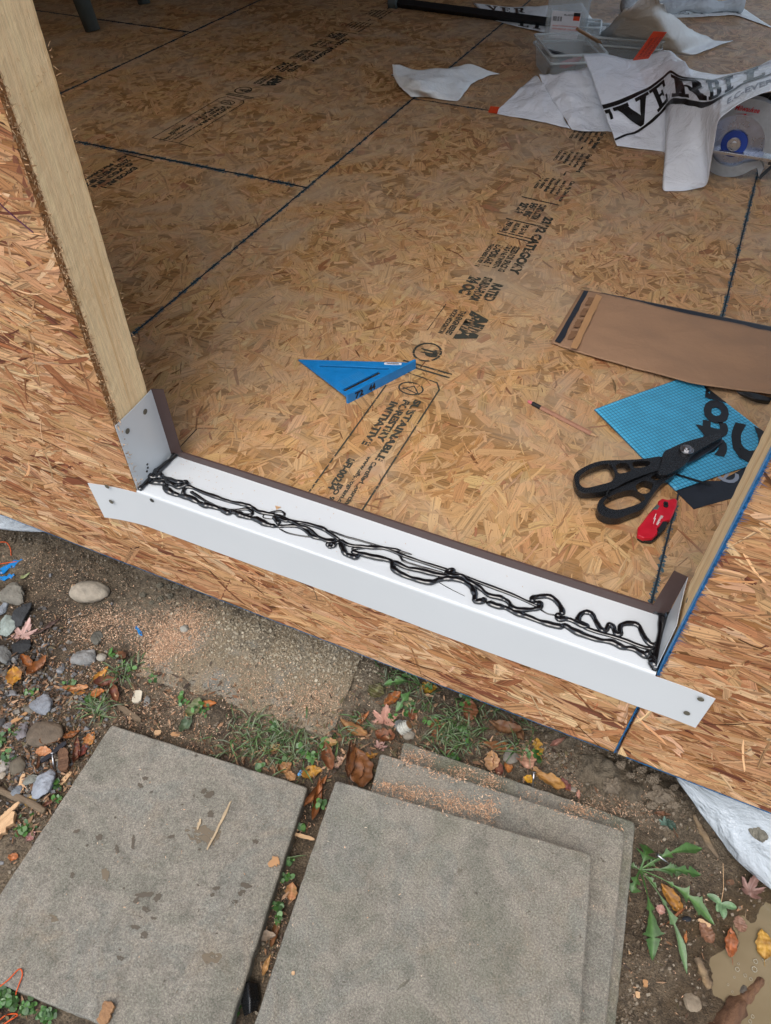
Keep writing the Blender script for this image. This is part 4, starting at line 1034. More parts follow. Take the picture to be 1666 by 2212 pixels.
def ribbon(name, pts0, pts1, mat, par, z=.001):
    mb = MB(); V = []
    for a, b_ in zip(pts0, pts1): V += [tuple(np.array(a) + [0, 0, z]), tuple(np.array(b_) + [0, 0, z])]
    mb.add(V, [(2 * i, 2 * i + 1, 2 * i + 3, 2 * i + 2) for i in range(len(pts0) - 1)]); return mb.build(name, mat, par)
def edgepts(a, b_, za, n=8, jit=.0015): 
    a = np.array(px(*a, za)); b_ = np.array(px(*b_, za)); return [a + (b_ - a) * i / n + np.array([random.uniform(-jit, jit), random.uniform(-jit, jit), 0]) for i in range(n + 1)]
ribbon('edge_band', edgepts((1262, 628), (1199, 738), .0085, jit=.0005), edgepts((1272, 629), (1212, 742), .0085), M['navy_film'], kr)
ribbon('tape_band', edgepts((1288, 636), (1232, 752), .0135, jit=.0005), edgepts((1301, 641), (1246, 755), .0155), M['kraft_tape'], kr)
mb = MB(); q0 = px(1273, 640, .0145); q1 = px(1223, 738, .0115); dd = (q1 - q0); L = np.linalg.norm(dd); dd /= L
for k in range(4):
    a = .02 + k * .25; P0 = q0 + dd * L * a; P1 = q0 + dd * L * (a + .17); nx = np.array([.022, .006, 0])
    V = []
    for t in np.linspace(0, 1, 7): V += [tuple(P0 + (P1 - P0) * t + np.array([random.uniform(-.0015, .0015), 0, 0])), tuple(P0 + (P1 - P0) * t + nx * (.7 + .3 * math.sin(9 * t + k)))]
    mb.add(V, [(2 * i, 2 * i + 1, 2 * i + 3, 2 * i + 2) for i in range(6)])
mb.build('torn_patch', M['kraft_dark'], kr)
und, _ = grid_sheet('film_strip', [[P3(1300, 632, .002), P3(1400, 652, .003), P3(1500, 672, .003), P3(1720, 716, .003)], [P3(1296, 644, .002), P3(1396, 662, .003), P3(1500, 684, .003), P3(1720, 728, .003)]], M['navy_film'], 6, None, 1, 0, .0008)
tag(und, 'thin black film edge showing along the far side of the kraft strip', 'film strip')
cl, _ = grid_sheet('film_curl', [[P3(1590, 845, .016), P3(1625, 848, .020), P3(1668, 860, .018)], [P3(1596, 851, .012), P3(1630, 862, .022), P3(1664, 868, .012)], [P3(1603, 856, .003), P3(1636, 870, .003), P3(1660, 873, .003)]], M['black_matte'], 6, None, 2, 0, .0008)
tag(cl, 'shiny black curl of film poking out under the near corner of the kraft strip', 'film strip')

# ------------------------------------------------------------------ house wrap sheets
ZA = lambda zx, zy: (1030.4 + .3815 * zx, .3815 * zy)
def col(tp, up, lo, bt, zt, zu, zl, zb):
    return [P3(*tp, zt), P3(*up, zu), P3(*lo, zl), P3(*bt, zb)]
cols = [col((1259, 118), (1302, 231), (1329, 308), (1333, 316), .15, .075, .012, .004),
        col((1300, 112), (1352, 217), (1380, 283), (1388, 323), .16, .09, .03, .004),
        col((1366, 127), (1400, 192), (1425, 246), (1433, 328), .15, .11, .07, .004),
        col((1390, 122), (1418, 178), (1438, 228), (1438, 334), .16, .13, .09, .005),
        col((1435, 107), (1448, 153), (1450, 210), (1429, 413), .185, .165, .13, .003),
        col((1461, 122), (1470, 163), (1482, 212), (1475, 413), .185, .175, .16, .003),
        col((1488, 148), (1502, 169), (1515, 218), (1528, 404), .185, .19, .185, .006),
        col((1522, 157), (1530, 170), (1538, 216), (1541, 322), .19, .20, .205, .15),
        col((1557, 161), (1557, 168), (1562, 206), (1551, 258), .195, .205, .215, .215),
        col((1603, 154), (1606, 158), (1603, 184), (1606, 217), .20, .21, .225, .25),
        col((1668, 130), (1668, 132), (1666, 160), (1668, 197), .22, .23, .25, .27),
        col((1740, 100), (1740, 104), (1740, 130), (1740, 170), .22, .23, .25, .27)]
ctrl = [[c[r_] for c in cols] for r_ in range(4)]
wrap, WS = grid_sheet('house_wrap', ctrl, M['wrap'], 12, None, 4, .007, .0006, 21, 8)
tag(wrap, 'crumpled white house wrap with big black lettering draped over the saw and boxes', 'house wrap')
def slab(ch):
    "block serif letters as rectangles / polygons in a unit cell"
    R_ = lambda a, b_, c, d: [(a, b_), (c, b_), (c, d), (a, d)]
    L = {'E': [R_(0, 0, .82, .13), R_(.14, .13, .42, .87), R_(0, .87, .82, 1), R_(.72, .13, .82, .32), R_(.72, .68, .82, .87), R_(.42, .44, .62, .56), R_(.58, .36, .66, .64)],
         'V': [R_(-.02, .87, .40, 1), R_(.60, .87, 1.0, 1), [(.08, .87), (.38, .87), (.60, .25), (.48, 0)], [(.48, 0), (.58, 0), (.90, .87), (.72, .87)]],
         'R': [R_(0, 0, .46, .13), R_(.12, .13, .38, .87), R_(0, .87, .70, 1), [(.62, .88), (.74, .98), (.90, .86), (.90, .62), (.76, .50), (.62, .56)], R_(.38, .46, .76, .57), [(.48, .46), (.72, .5), (.92, .12), (1.0, .12), (1.0, 0), (.72, 0)]],
         'B': [R_(0, 0, .72, .13), R_(.12, .13, .38, .87), R_(0, .87, .70, 1), [(.60, .88), (.72, .98), (.88, .84), (.86, .62), (.72, .52), (.60, .56)], R_(.38, .46, .74, .57), [(.62, .12), (.76, .02), (.94, .16), (.94, .40), (.78, .54), (.64, .46)]],
         'I': [R_(0, 0, .60, .13), R_(.14, .13, .44, .87), R_(0, .87, .60, 1)],
         'L': [R_(0, 0, .86, .13), R_(.14, .13, .42, .87), R_(0, .87, .56, 1), R_(.74, .13, .86, .36)],
         'T': [R_(.24, 0, .74, .13), R_(.34, .13, .64, .87), R_(0, .87, 1, 1), R_(0, .66, .12, .87), R_(.88, .66, 1, .87)]}
    return L[ch]
def cloth_poly(mb, S, poly, s0, s1, t0, t1, off=.0032, n=5):
    "fills a convex 4+ polygon by a subdivided fan mapped through the cloth; y up in letter space = towards t0"
    p = [np.array(q, float) for q in poly]
    if len(p) == 4: quads = [p]
    else:
        c = sum(p) / len(p); quads = [[c, p[i], (p[i] + p[(i + 1) % len(p)]) / 2, p[(i + 1) % len(p)]] for i in range(len(p))]
    for q in quads:
        V = []
        for i in range(n + 1):
            for j in range(n + 1):
                u, v = i / n, j / n; r_ = (q[0] * (1 - u) + q[1] * u) * (1 - v) + (q[3] * (1 - u) + q[2] * u) * v
                s_ = s0 + (s1 - s0) * r_[0]; t_ = t1 + (t0 - t1) * r_[1]
                P_2 = S(s_, t_); P_2 = P_2 + (CAMN(P_2)) * off; V.append(tuple(P_2))
        F = []
        for i in range(n):
            for j in range(n): k = i * (n + 1) + j; F.append((k, k + 1, k + n + 2, k + n + 1))
        mb.add(V, F)
def CAMN(P_2): return np.array([.05, -.62, .78])
mb = MB(); nC = 11.
letters = [('T', -.75, .25), ('V', .4, 1.95), ('E', 2.0, 3.85), ('R', 4.05, 6.6), ('B', 6.75, 7.95), ('I', 8.1, 8.8), ('L', 9.0, 9.9), ('T', 10, 10.8)]
for ch, a, b_ in letters:
    for poly in slab(ch):
        if max(a + (b_ - a) * q[0] for q in poly) < .02: continue
        poly = [(max(q[0], (0.02 - a) / (b_ - a)), q[1]) for q in poly]
        cloth_poly(mb, WS, poly, a / nC, b_ / nC, .372, .648)
for tt in (.345, .675):
    for k in range(33):
        s0, s1 = k / 33, (k + 1) / 33
        cloth_poly(mb, WS, [(0, 0), (1, 0), (1, 1), (0, 1)], s0, s1, tt - .016, tt + .016, n=2)
mb.build('lettering', M['print_black'], wrap)
mb = MB(); text_fit(mb, 'E.C-EVERBILT', (0, 0), (1, 0), (0, 1), 1, 1, 0, .02, fn=lambda p: WS((8.3 + 2.6 * p[0]) / nC, .86 - .10 * p[1]) + CAMN(0) * .0018)
mb.build('lettering', M['grey_print'], wrap)
w2, _ = grid_sheet('house_wrap', [[P3(1074, 240, .004), P3(1110, 205, .03), P3(1156, 164, .07), P3(1162, 164, .075)], [P3(1074, 243, .003), P3(1118, 228, .02), P3(1170, 215, .05), P3(1185, 200, .06)], [P3(1074, 246, .002), P3(1120, 254, .003), P3(1180, 266, .004), P3(1232, 277, .006)]], M['wrap'], 12, None, 3, .006, .0006, 5, 14)
tag(w2, 'white triangular fold of house wrap with an orange tip beside the clear boxes', 'house wrap')
w3, _ = grid_sheet('house_wrap', [[P3(1164, 163, .08), P3(1210, 160, .10), P3(1275, 145, .12), P3(1300, 140, .12)], [P3(1185, 208, .05), P3(1230, 205, .07), P3(1285, 200, .07), P3(1310, 200, .07)], [P3(1215, 250, .025), P3(1245, 250, .03), P3(1295, 250, .03), P3(1322, 250, .03)], [P3(1237, 281, .004), P3(1265, 285, .01), P3(1314, 282, .004), P3(1332, 290, .004)]], M['wrap'], 12, None, 3, .008, .0006, 8, 16)
tag(w3, 'white house wrap fold lying between the triangular fold and the lettered sheet', 'house wrap')
w4, _ = grid_sheet('house_wrap', [[P3(848, 140, .045), P3(900, 152, .035), P3(960, 148, .03), P3(1015, 141, .03), P3(1080, 161, .003)], [P3(849, 160, .035), P3(905, 175, .05), P3(965, 168, .03), P3(1018, 158, .016), P3(1055, 164, .003)], [P3(862, 188, .015), P3(912, 200, .03), P3(960, 196, .02), P3(1005, 188, .01), P3(1020, 180, .003)], [P3(888, 210, .003), P3(925, 211, .003), P3(960, 216, .003), P3(990, 219, .002), P3(1008, 196, .002)]], M['wrap_back'], 10, None, 3, .008, .0006, 13, 14)
tag(w4, 'off white folded scrap of house wrap alone by the floor seam', 'house wrap')
w5, _ = grid_sheet('house_wrap', [[P3(1352, 20, .30), P3(1372, 8, .34), P3(1388, -8, .36), P3(1400, -14, .36), P3(1415, -4, .34)], [P3(1322, 50, .14), P3(1350, 40, .20), P3(1375, 22, .27), P3(1412, 15, .26), P3(1445, 28, .18)], [P3(1290, 78, .03), P3(1320, 78, .08), P3(1360, 62, .14), P3(1435, 68, .15), P3(1500, 70, .06)], [P3(1286, 84, .01), P3(1310, 100, .01), P3(1380, 108, .02), P3(1470, 112, .02), P3(1540, 92, .01)], [P3(1290, 92, .003), P3(1330, 112, .003), P3(1440, 116, .003), P3(1502, 120, .003), P3(1584, 88, .003)]], M['wrap_back'], 10, None, 3, .012, .0006, 31, 9)
tag(w5, 'tall peaked white house wrap sheet standing tented behind the clear boxes', 'house wrap')
w6, W6 = grid_sheet('house_wrap', [[P3(1022, 6, .004), P3(1110, 16, .004), P3(1180, 12, .02), P3(1258, 8, .02)], [P3(1040, 25, .004), P3(1110, 40, .006), P3(1190, 35, .006), P3(1275, 35, .006)], [P3(1060, 40, .003), P3(1110, 55, .004), P3(1180, 72, .004), P3(1290, 52, .003)]], M['wrap_back'], 10, None, 2, .006, .0006, 41, 9)
tag(w6, 'flat white house wrap sheet lying under the long black bar', 'house wrap')
mb = MB()
for k, ch in enumerate('LIE'):
    for poly in slab(ch): cloth_poly(mb, W6, poly, .38 + .15 * k, .50 + .15 * k, .72, .95, .002, 2)
mb.build('lettering', M['print_black'], w6); mb = MB()
for k, ch in enumerate('VER'):
    for poly in slab(ch): cloth_poly(mb, W6, poly, .10 + .12 * k, .20 + .12 * k, .05, .28, .002, 2)
mb.build('lettering', M['print_black'], w6)
w7, W7 = grid_sheet('house_wrap', [[P3(1432, 16, .004), P3(1500, 16, .006), P3(1570, 14, .006), P3(1600, 14, .004)], [P3(1440, 28, .003), P3(1510, 30, .004), P3(1580, 24, .004), P3(1640, 40, .003)], [P3(1445, 38, .003), P3(1510, 36, .003), P3(1590, 32, .003), P3(1672, 62, .002)]], M['wrap_back'], 10, None, 2, .004, .0006, 51, 9)
tag(w7, 'flat white house wrap sheet in front of the rolled plastic, lettering half hidden', 'house wrap')
mb = MB()
for k, ch in enumerate('EVER'):
    for poly in slab(ch): cloth_poly(mb, W7, poly, .12 + .17 * k, .26 + .17 * k, .10, .62, .002, 2)
mb.build('lettering', M['print_black'], w7)
mb = MB(); a, b_ = px(1345, 14, .03), px(1605, 12, .03)
Q = [a + (b_ - a) * t + np.array([0, .012 * math.sin(9 * t), .006 * math.sin(14 * t)]) for t in np.linspace(0, 1, 24)]
mb.tube(Q, [.028 + .006 * math.sin(i * .9) for i in range(24)], 14); o = mb.build('plastic_roll', M['poly_sheet'], smooth=True); tag(o, 'rolled translucent plastic lying across the far end of the wrap', 'plastic roll')
mb = MB(); a, b_ = px(1255, 66, .03), px(1308, 66, .03); mb.tube([a, b_], .017, 16); mb.tube([a - (b_ - a) * .03, a], .008, 12); o = mb.build('wrap_core', M['wrap_back'], smooth=False); tag(o, 'short white tube lying behind the clear boxes', 'tube')

# orange tape
def tape(pts, z, label):
    mb = MB(); V = [tuple(px(u, v, zz)) for (u, v), zz in zip(pts, z)]
    n = len(V); V2 = [(x, y, q - .0006) for x, y, q in V]; mb.add(V + V2, [tuple(range(n)), tuple(range(2 * n - 1, n - 1, -1))] + [(i, (i + 1) % n, (i + 1) % n + n, i + n) for i in range(n)])
    o = mb.build('orange_tape', M['orange']); tag(o, label, 'tape', 'pieces of orange warning tape'); return o
t1 = tape([(1367, 130), (1412, 67), (1441, 69), (1401, 126)], [.17, .27, .27, .175], 'long orange tape strip standing up behind the lettered wrap')
mb = MB()
o0 = px(1386, 126, .1745); d2 = px(1427, 70, .27) - o0; L = np.linalg.norm(d2); d2 /= L; rt = px(1401, 126, .175) - px(1367, 130, .17); rt /= np.linalg.norm(rt)
for k in range(3): text_fit(mb, ['DANGER', 'CAUTION TAPE', 'DANGER'][k], o0 - rt * (.008 - .014 * k) + np.array([0, -.004, .0]), d2, -rt, L * .85, .009, 0, .02)
mb.build('lettering', plain('tape_ink', (150, 40, 20), .6), t1)
tape([(1055, 242), (1060, 229), (1079, 231), (1074, 245)], [.003, .010, .012, .004], 'small orange tape tab at the tip of the white triangular fold')

# black bar
a, b_ = px(848, 4, .02), px(1320, 66, .02)
bar = empty('ladder_rail', tuple(a)); tag(bar, 'long black metal bar with a rubber foot lying behind the wraps', 'bar')
mb = MB(); mb.tube([a, b_], .021, 4); addpart(mb, 'rail', M['black_matte'], bar, bevel=.002)
mb = MB(); mb.tube([a - (b_ - a) * .012, a + (b_ - a) * .03], .034, 8); addpart(mb, 'rubber_foot', M['grey_paint'], bar, bevel=.003)
mb = MB(); c = a + (b_ - a) * .84; mb.tube([c - (b_ - a) * .012, c + (b_ - a) * .012], .0222, 4); addpart(mb, 'tape_wrap', M['wrap_back'], bar)
# chair leg
ch = empty('chair', tuple(px(200, 68, 0))); tag(ch, 'grey painted chair leg standing in the dark far corner', 'chair')
p0 = px(201, 66, 0); 
def taper(par, name, p, q, r0, r1, mat):
    mb = MB(); mb.tube([p, tuple((np.array(p) * .5 + np.array(q) * .5)), q], [r0, (r0 + r1) / 2, r1], 12); return addpart(mb, name, M[mat], par, smooth=True)
taper(ch, 'leg', tuple(p0), tuple(p0 + [-.14, .02, .62]), .034, .05, 'grey_paint')
p1_ = px(312, 8, 0); taper(ch, 'leg', tuple(p1_), tuple(p1_ + [-.10, .04, .55]), .03, .04, 'grey_paint')
mb = MB(); mb.box(p0 + [-.1, .25, .66], (.5, .5, .05)); addpart(mb, 'seat', M['grey_paint'], ch, bevel=.01)

# ------------------------------------------------------------------ clear storage boxes
def clear_bin(c, sx, sy, h, rz, label, lid=False, taper_=.9, stand=False):
    o = empty('storage_box', tuple(c)); tag(o, label, 'storage box', 'clear plastic storage boxes')
    Rz = Matrix.Rotation(rz, 3, 'Z'); c = Vector(c)
    def T(x, y, z): return tuple(c + Rz @ Vector((x, y, z)))
    def rr(sx, sy, r=.015, n=4):
        P = []
        for qx, qy, a0 in ((1, 1, 0), (-1, 1, 90), (-1, -1, 180), (1, -1, 270)):
            for k in range(n + 1): a = math.radians(a0 + 90 * k / n); P.append((qx * (sx / 2 - r) + r * math.cos(a), qy * (sy / 2 - r) + r * math.sin(a)))
        return P
    lo = rr(sx * taper_, sy * taper_); hi = rr(sx, sy); n = len(lo); mb = MB()
    li = [(x * .965, y * .965) for x, y in lo]; hi2 = [(x * .975, y * .975) for x, y in hi]
    V = [T(x, y, .001) for x, y in lo] + [T(x, y, h) for x, y in hi] + [T(x, y, h) for x, y in hi2] + [T(x, y, .004) for x, y in li]
    F = [tuple(range(n))[::-1], tuple(3 * n + k for k in range(n))]
    for a in range(3): F += [(a * n + k, a * n + (k + 1) % n, (a + 1) * n + (k + 1) % n, (a + 1) * n + k) for k in range(n)]
    mb.add(V, F); addpart(mb, 'body', M['clear'], o)
    for zz in (h - .004, h - .030):
        mb = MB(); q = [(x * 1.03, y * 1.03) for x, y in hi]; 
        mb.tube([T(x, y, zz) for x, y in q + [q[0]]], .0042, 6, cap=False); addpart(mb, 'rim', M['clear_rim'], o)
    if lid:
        mb = MB(); mb.prism([(x * 1.04, y * 1.04) for x, y in hi], h, h + .01, T); addpart(mb, 'lid', M['clear_rim'], o)
    return o, T
c1 = px(1222, 158, 0)
b1, T1 = clear_bin(c1, .21, .27, .105, .52, 'open clear plastic box with dark tools inside, nearest to the camera')
for k, (x, y, z, dx, dy, dz, mt, lab) in enumerate([(-.04, -.06, .02, .10, .04, .03, 'black_matte', 'black tool lying in the open clear box'), (.03, .03, .02, .05, .12, .03, 'dark_steel', 'grey metal tool lying in the open clear box'), (-.03, .05, .05, .03, .14, .02, 'navy_film', 'dark blue tool lying along the open clear box'), (.0, -.03, .045, .13, .03, .02, 'red', 'red handled tool lying across the open clear box')]):
    mb = MB(); R_ = Euler((0, .1, .5 + .3 * k)).to_matrix(); c = T1(x, y, z); mb.box(c, (dx, dy, dz), R_); mb.box(Vector(c) + R_ @ Vector((dx * .5, 0, .004)), (dx * .6, dy * .5, dz * .5), R_)
    o = mb.build('hand_tool', M[mt], bevel=.004); tag(o, lab, 'hand tool')
c2 = px(1216, 106, 0)
b2, T2 = clear_bin(c2, .17, .12, .24, .16, 'tall clear plastic box with a printed product label', lid=True, taper_=.96)
Rt = Matrix.Rotation(.16, 3, 'Z')
mb = MB()
def lab(x, z, y=-.0625): return tuple(Vector(c2) + Rt @ Vector((x, y, z)))
mb.add([lab(-.06, .055), lab(.055, .055), lab(.055, .15), lab(-.06, .15)], [(0, 1, 2, 3)]); lb = addpart(mb, 'label', M['label_white'], b2)
def labtext(s_, x, z, wd, h_, mat, bold=.01):
    mb = MB(); V, F = textmesh(s_, 1, bold); x0, x1, y0, y1 = V[:, 0].min(), V[:, 0].max(), V[:, 1].min(), V[:, 1].max()
    mb.add([lab(x + (v[0] - x0) / (x1 - x0) * wd, z + (v[1] - y0) / (y1 - y0) * h_, -.0635) for v in V], F); addpart(mb, 'lettering', mat, b2)
labtext('|||||| ||| |||', -.054, .115, .035, .016, M['ink_black'], .03); labtext('SMALL PARTS BOX', -.012, .135, .04, .006, M['black_matte'])
labtext('PROJECT STORAGE BIN CLEAR', -.052, .095, .10, .006, M['orange']); labtext('WITH SNAP LID 13 IN x 9 IN', -.052, .085, .10, .006, M['orange'])
mb = MB(); mb.add([lab(.026, .12, -.0633), lab(.052, .12, -.0633), lab(.052, .135, -.0633), lab(.026, .135, -.0633)], [(0, 1, 2, 3)]); addpart(mb, 'logo_patch', M['orange'], b2)
mb = MB(); mb.add([lab(.026, .135, -.0633), lab(.052, .135, -.0633), lab(.052, .147, -.0633), lab(.026, .147, -.0633)], [(0, 1, 2, 3)]); addpart(mb, 'logo_patch', M['black_matte'], b2)
b3, T3 = clear_bin(px(1340, 118, 0), .30, .20, .085, .16, 'wide low clear plastic box behind the lettered wrap')
mb = MB(); R_ = Euler((0, 0, .3)).to_matrix(); mb.box(T3(.02, -.01, .02), (.2, .1, .03), R_); mb.box(T3(-.03, .03, .03), (.08, .04, .04), R_); o = mb.build('tool_pouch', M['navy_film'], bevel=.006); tag(o, 'dark pouch inside the wide low clear box', 'pouch')
mb = MB(); mb.tube([px(1247, 62, .20), px(1297, 92, .10)], .006, 4); o = mb.build('wooden_shim', M['dark_wood']); tag(o, 'thin brown wooden stick leaning on the clear boxes', 'stick')
b4, T4 = clear_bin(px(1262, 108, 0), .10, .12, .10, .2, 'small clear plastic box squeezed between the tall box and the wide one')

# ------------------------------------------------------------------ circular saw
sp0 = px(1563, 391, 0)
saw = empty('circular_saw', (sp0[0], sp0[1] + .03, 0)); tag(saw, 'grey circular saw with blue blade hub half hidden under the white wrap', 'circular saw')
sx_, sy_ = sp0[0] - .004, sp0[1] + .045; hz = .094
def W3(x, y, z): return (sx_ + x, sy_ + y, z)
def arc(cx_, cz_, r, a0, a1, n=30): return [(cx_ + r * math.cos(math.radians(a0 + (a1 - a0) * i / n)), cz_ + r * math.sin(math.radians(a0 + (a1 - a0) * i / n))) for i in range(n + 1)]
def sawpoly(name, pts, y0, y1, mat, bev=.001, holes=()):
    mb = MB(); mb.prism(pts, y0, y1, lambda x, z, y: W3(x, y, z), holes=holes); return addpart(mb, name, M[mat], saw, bevel=bev, seg=3)
bd = arc(0, hz, .0905, 0, 360, 96)[:-1]; bd = [(x * (1.0 if i % 4 else 1.03), hz + (z - hz) * (1.0 if i % 4 else 1.03)) for i, (x, z) in enumerate(bd)]
sawpoly('blade', bd, .0, .0018, 'blade', 0)
mb = MB(); mb.cyl(W3(0, -.004, hz), .037, .007, (0, 1, 0), 36); addpart(mb, 'hub', plain('saw_blue', (36, 70, 160), .4, 0, .1), saw, bevel=.001)
mb = MB(); mb.cyl(W3(0, -.009, hz), .019, .008, (0, 1, 0), 30); mb.cyl(W3(0, -.014, hz), .010, .008, (0, 1, 0), 6); addpart(mb, 'arbor_bolt', M['steel'], saw, bevel=.001)
# upper guard: broad ring sector, cut away round the blade window
og = arc(.02, hz + .006, .122, -8, 196, 50); ig = arc(.0, hz, .083, 192, -4, 40)
sawpoly('upper_guard', og + ig, -.018, .014, 'magnesium', .003)
lg = arc(.0, hz, .0935, 186, 318, 44); lgi = arc(.0, hz + .004, .066, 312, 190, 34)
sawpoly('lower_guard', lg + [(.084, hz - .052), (.098, hz - .078), (.102, hz - .05), (.085, hz - .03)] + lgi, -.014, .012, 'magnesium', .002)
sawpoly('blade_cover', arc(0, hz, .068, 200, 60, 24) + [(.03, hz + .02), (.045, hz - .035)], .0022, .0045, 'dark_steel', 0)
mb = MB(); mb.box(W3(.10, .03, .072), (.40, .13, .003)); mb.box(W3(.10, -.034, .0745), (.40, .003, .008)); addpart(mb, 'shoe', M['steel'], saw, bevel=.0006)
mb = MB(); mb.cyl(W3(.02, .09, hz + .02), .048, .13, (0, 1, 0), 30); addpart(mb, 'motor', M['red'], saw, bevel=.006)
mb = MB(); mb.tube([W3(.0, .05, hz + .10), W3(.06, .05, hz + .115), W3(.14, .05, hz + .11), W3(.19, .05, hz + .06)], [.016, .018, .02, .018], 12); addpart(mb, 'handle', M['black_matte'], saw, smooth=True)
mb = MB(); mb.tube([W3(.05, .02, hz + .122), W3(.14, .02, hz + .10), W3(.20, .02, hz + .02)], [.012, .014, .012], 10); addpart(mb, 'front_grip', M['black_matte'], saw, smooth=True)
mb = MB(); V, F = textmesh('Milwaukee', 1, .02); x0, x1, y0, y1 = V[:, 0].min(), V[:, 0].max(), V[:, 1].min(), V[:, 1].max()
mb.add([W3(-.028 + (v[0] - x0) / (x1 - x0) * .066 + .2 * (v[1] - y0) * .01, -.0205, hz + .094 + (v[1] - y0) / (y1 - y0) * .014) for v in V], F)
mb.add([W3(-.028, -.0205, hz + .084), W3(.008, -.0205, hz + .089), W3(.006, -.0205, hz + .086), W3(.038, -.0205, hz + .091), W3(.0, -.0205, hz + .084), W3(.002, -.0205, hz + .0865)], [(0, 1, 2, 5), (2, 3, 4, 5)])
addpart(mb, 'lettering', M['red'], saw)
mb = MB(); mb.tube([W3(.10, .01, .004), W3(.13, .02, .05), W3(.12, .03, .075)], .006, 8); mb.box(W3(.135, .01, .055), (.05, .012, .014)); addpart(mb, 'depth_bracket', M['dark_steel'], saw)
mb = MB(); s0 = px(850, 164, 0); mb.cyl(s0 + [0, 0, .003], .009, .004, n=14); mb.cyl(s0 + [.012, .004, .004], .004, .02, (1, .3, 0), n=8); o = mb.build('screw', M['steel']); tag(o, 'small shiny screw lying left of the folded white scrap', 'screw')

# ------------------------------------------------------------------ ground
PIT = [px(u, v, GZ) for u, v in [(1560, 2090), (1600, 2010), (1668, 1985), (1760, 1990), (1760, 2300), (1600, 2300), (1575, 2160)]]
def inside_dist(x, y, poly):
    "rough signed distance to a polygon (positive inside)"
    x = np.asarray(x); y = np.asarray(y); ins = np.zeros(x.shape, bool); dmin = np.full(x.shape, 9.)
    n = len(poly)
    for i in range(n):
        x1, y1 = poly[i][:2]; x2, y2 = poly[(i + 1) % n][:2]
        c = ((y1 > y) != (y2 > y)) & (x < (x2 - x1) * (y - y1) / (y2 - y1 + 1e-12) + x1); ins ^= c
        t = np.clip(((x - x1) * (x2 - x1) + (y - y1) * (y2 - y1)) / ((x2 - x1) ** 2 + (y2 - y1) ** 2), 0, 1)
        dmin = np.minimum(dmin, np.hypot(x - x1 - t * (x2 - x1), y - y1 - t * (y2 - y1)))
    return np.where(ins, dmin, -dmin)
WALLY = -.0
def ground_h(x, y):
    x = np.asarray(x, float); y = np.asarray(y, float)
    near = np.exp(-((x - .5) ** 2 + (y + .3) ** 2) / 4)
    z = GZ + .012 * fbm(x, y, 5, 3, 1) + .010 * fbm(x, y, 26, 3, 4) * near + .006 * fbm(x, y, 90, 2, 8) * near
    z = z + .03 * np.clip((y + .05) / .3, 0, 1) * (x < .2)
    pit = inside_dist(x, y, PIT); z = z - .020 * np.clip((pit + .05) / .10, 0, 1) + .006 * fbm(x, y, 60, 3, 61) * np.clip((pit + .1) / .1, 0, 1)
    # burying earth over the middle of the sunken slab
    c = px(470, 1540, GZ); z = z + .020 * np.exp(-(((x - c[0]) / .10) ** 2 + ((y - c[1]) / .05) ** 2))
    c = px(1300, 1665, GZ); z = z + .030 * np.exp(-(((x - c[0]) / .16) ** 2 + ((y - c[1]) / .07) ** 2)) * (1 + 1.2 * fbm(x, y, 34, 2, 33))
    return z
def dense(lo, hi, step, far):
    c = np.arange(lo, hi + step / 2, step); g_ = step; a = []; p = lo
    while p > -far: g_ *= 1.35; p -= g_; a.append(p)
    b_ = []; p = hi; g_ = step
    while p < far: g_ *= 1.35; p += g_; b_.append(p)
    return np.array(a[::-1] + list(c) + b_)
gx, gy = dense(-1.0, 1.9, .0055, 60), dense(-.95, .5, .0055, 60)
XX, YY = np.meshgrid(gx, gy); ZZg = ground_h(XX, YY)
nx_, ny_ = len(gx), len(gy); ii = np.arange(nx_ * ny_).reshape(ny_, nx_)
Fq = np.stack([ii[:-1, :-1], ii[:-1, 1:], ii[1:, 1:], ii[1:, :-1]], -1).reshape(-1, 4)
wet = np.clip((inside_dist(XX, YY, PIT) + .10 + .12 * fbm(XX, YY, 9, 3, 77)) / .09, 0, 1)
c0 = px(560, 1420, GZ); dry = np.exp(-(((XX - c0[0]) / .30) ** 2 + ((YY - c0[1]) / .13) ** 2)); c0 = px(1320, 1690, GZ); dry = np.maximum(dry, .55 * np.exp(-(((XX - c0[0]) / .2) ** 2 + ((YY - c0[1]) / .09) ** 2)))
dry = np.clip(dry * (1 + 1.5 * fbm(XX, YY, 14, 3, 40)), 0, 1)
colg = np.stack([wet, dry, np.zeros_like(wet)], -1).reshape(-1, 3)
gnd = mesh_np('ground', np.stack([XX, YY, ZZg], -1).reshape(-1, 3), np.full(len(Fq), 4), Fq.ravel(), M['soil'], None, True, None, colg)
tag(gnd, kind='structure')
mb = MB(); wp = [p[:2] for p in PIT]; cc = sum(np.array(p) for p in wp) / len(wp); wp = [tuple(cc + (np.array(p) - cc) * 1.5) for p in wp]
mb.prism(wp, GZ - .03, GZ - .0105); o = mb.build('water', M['water']); tag(o, 'shallow muddy brown puddle', None, None, 'structure')
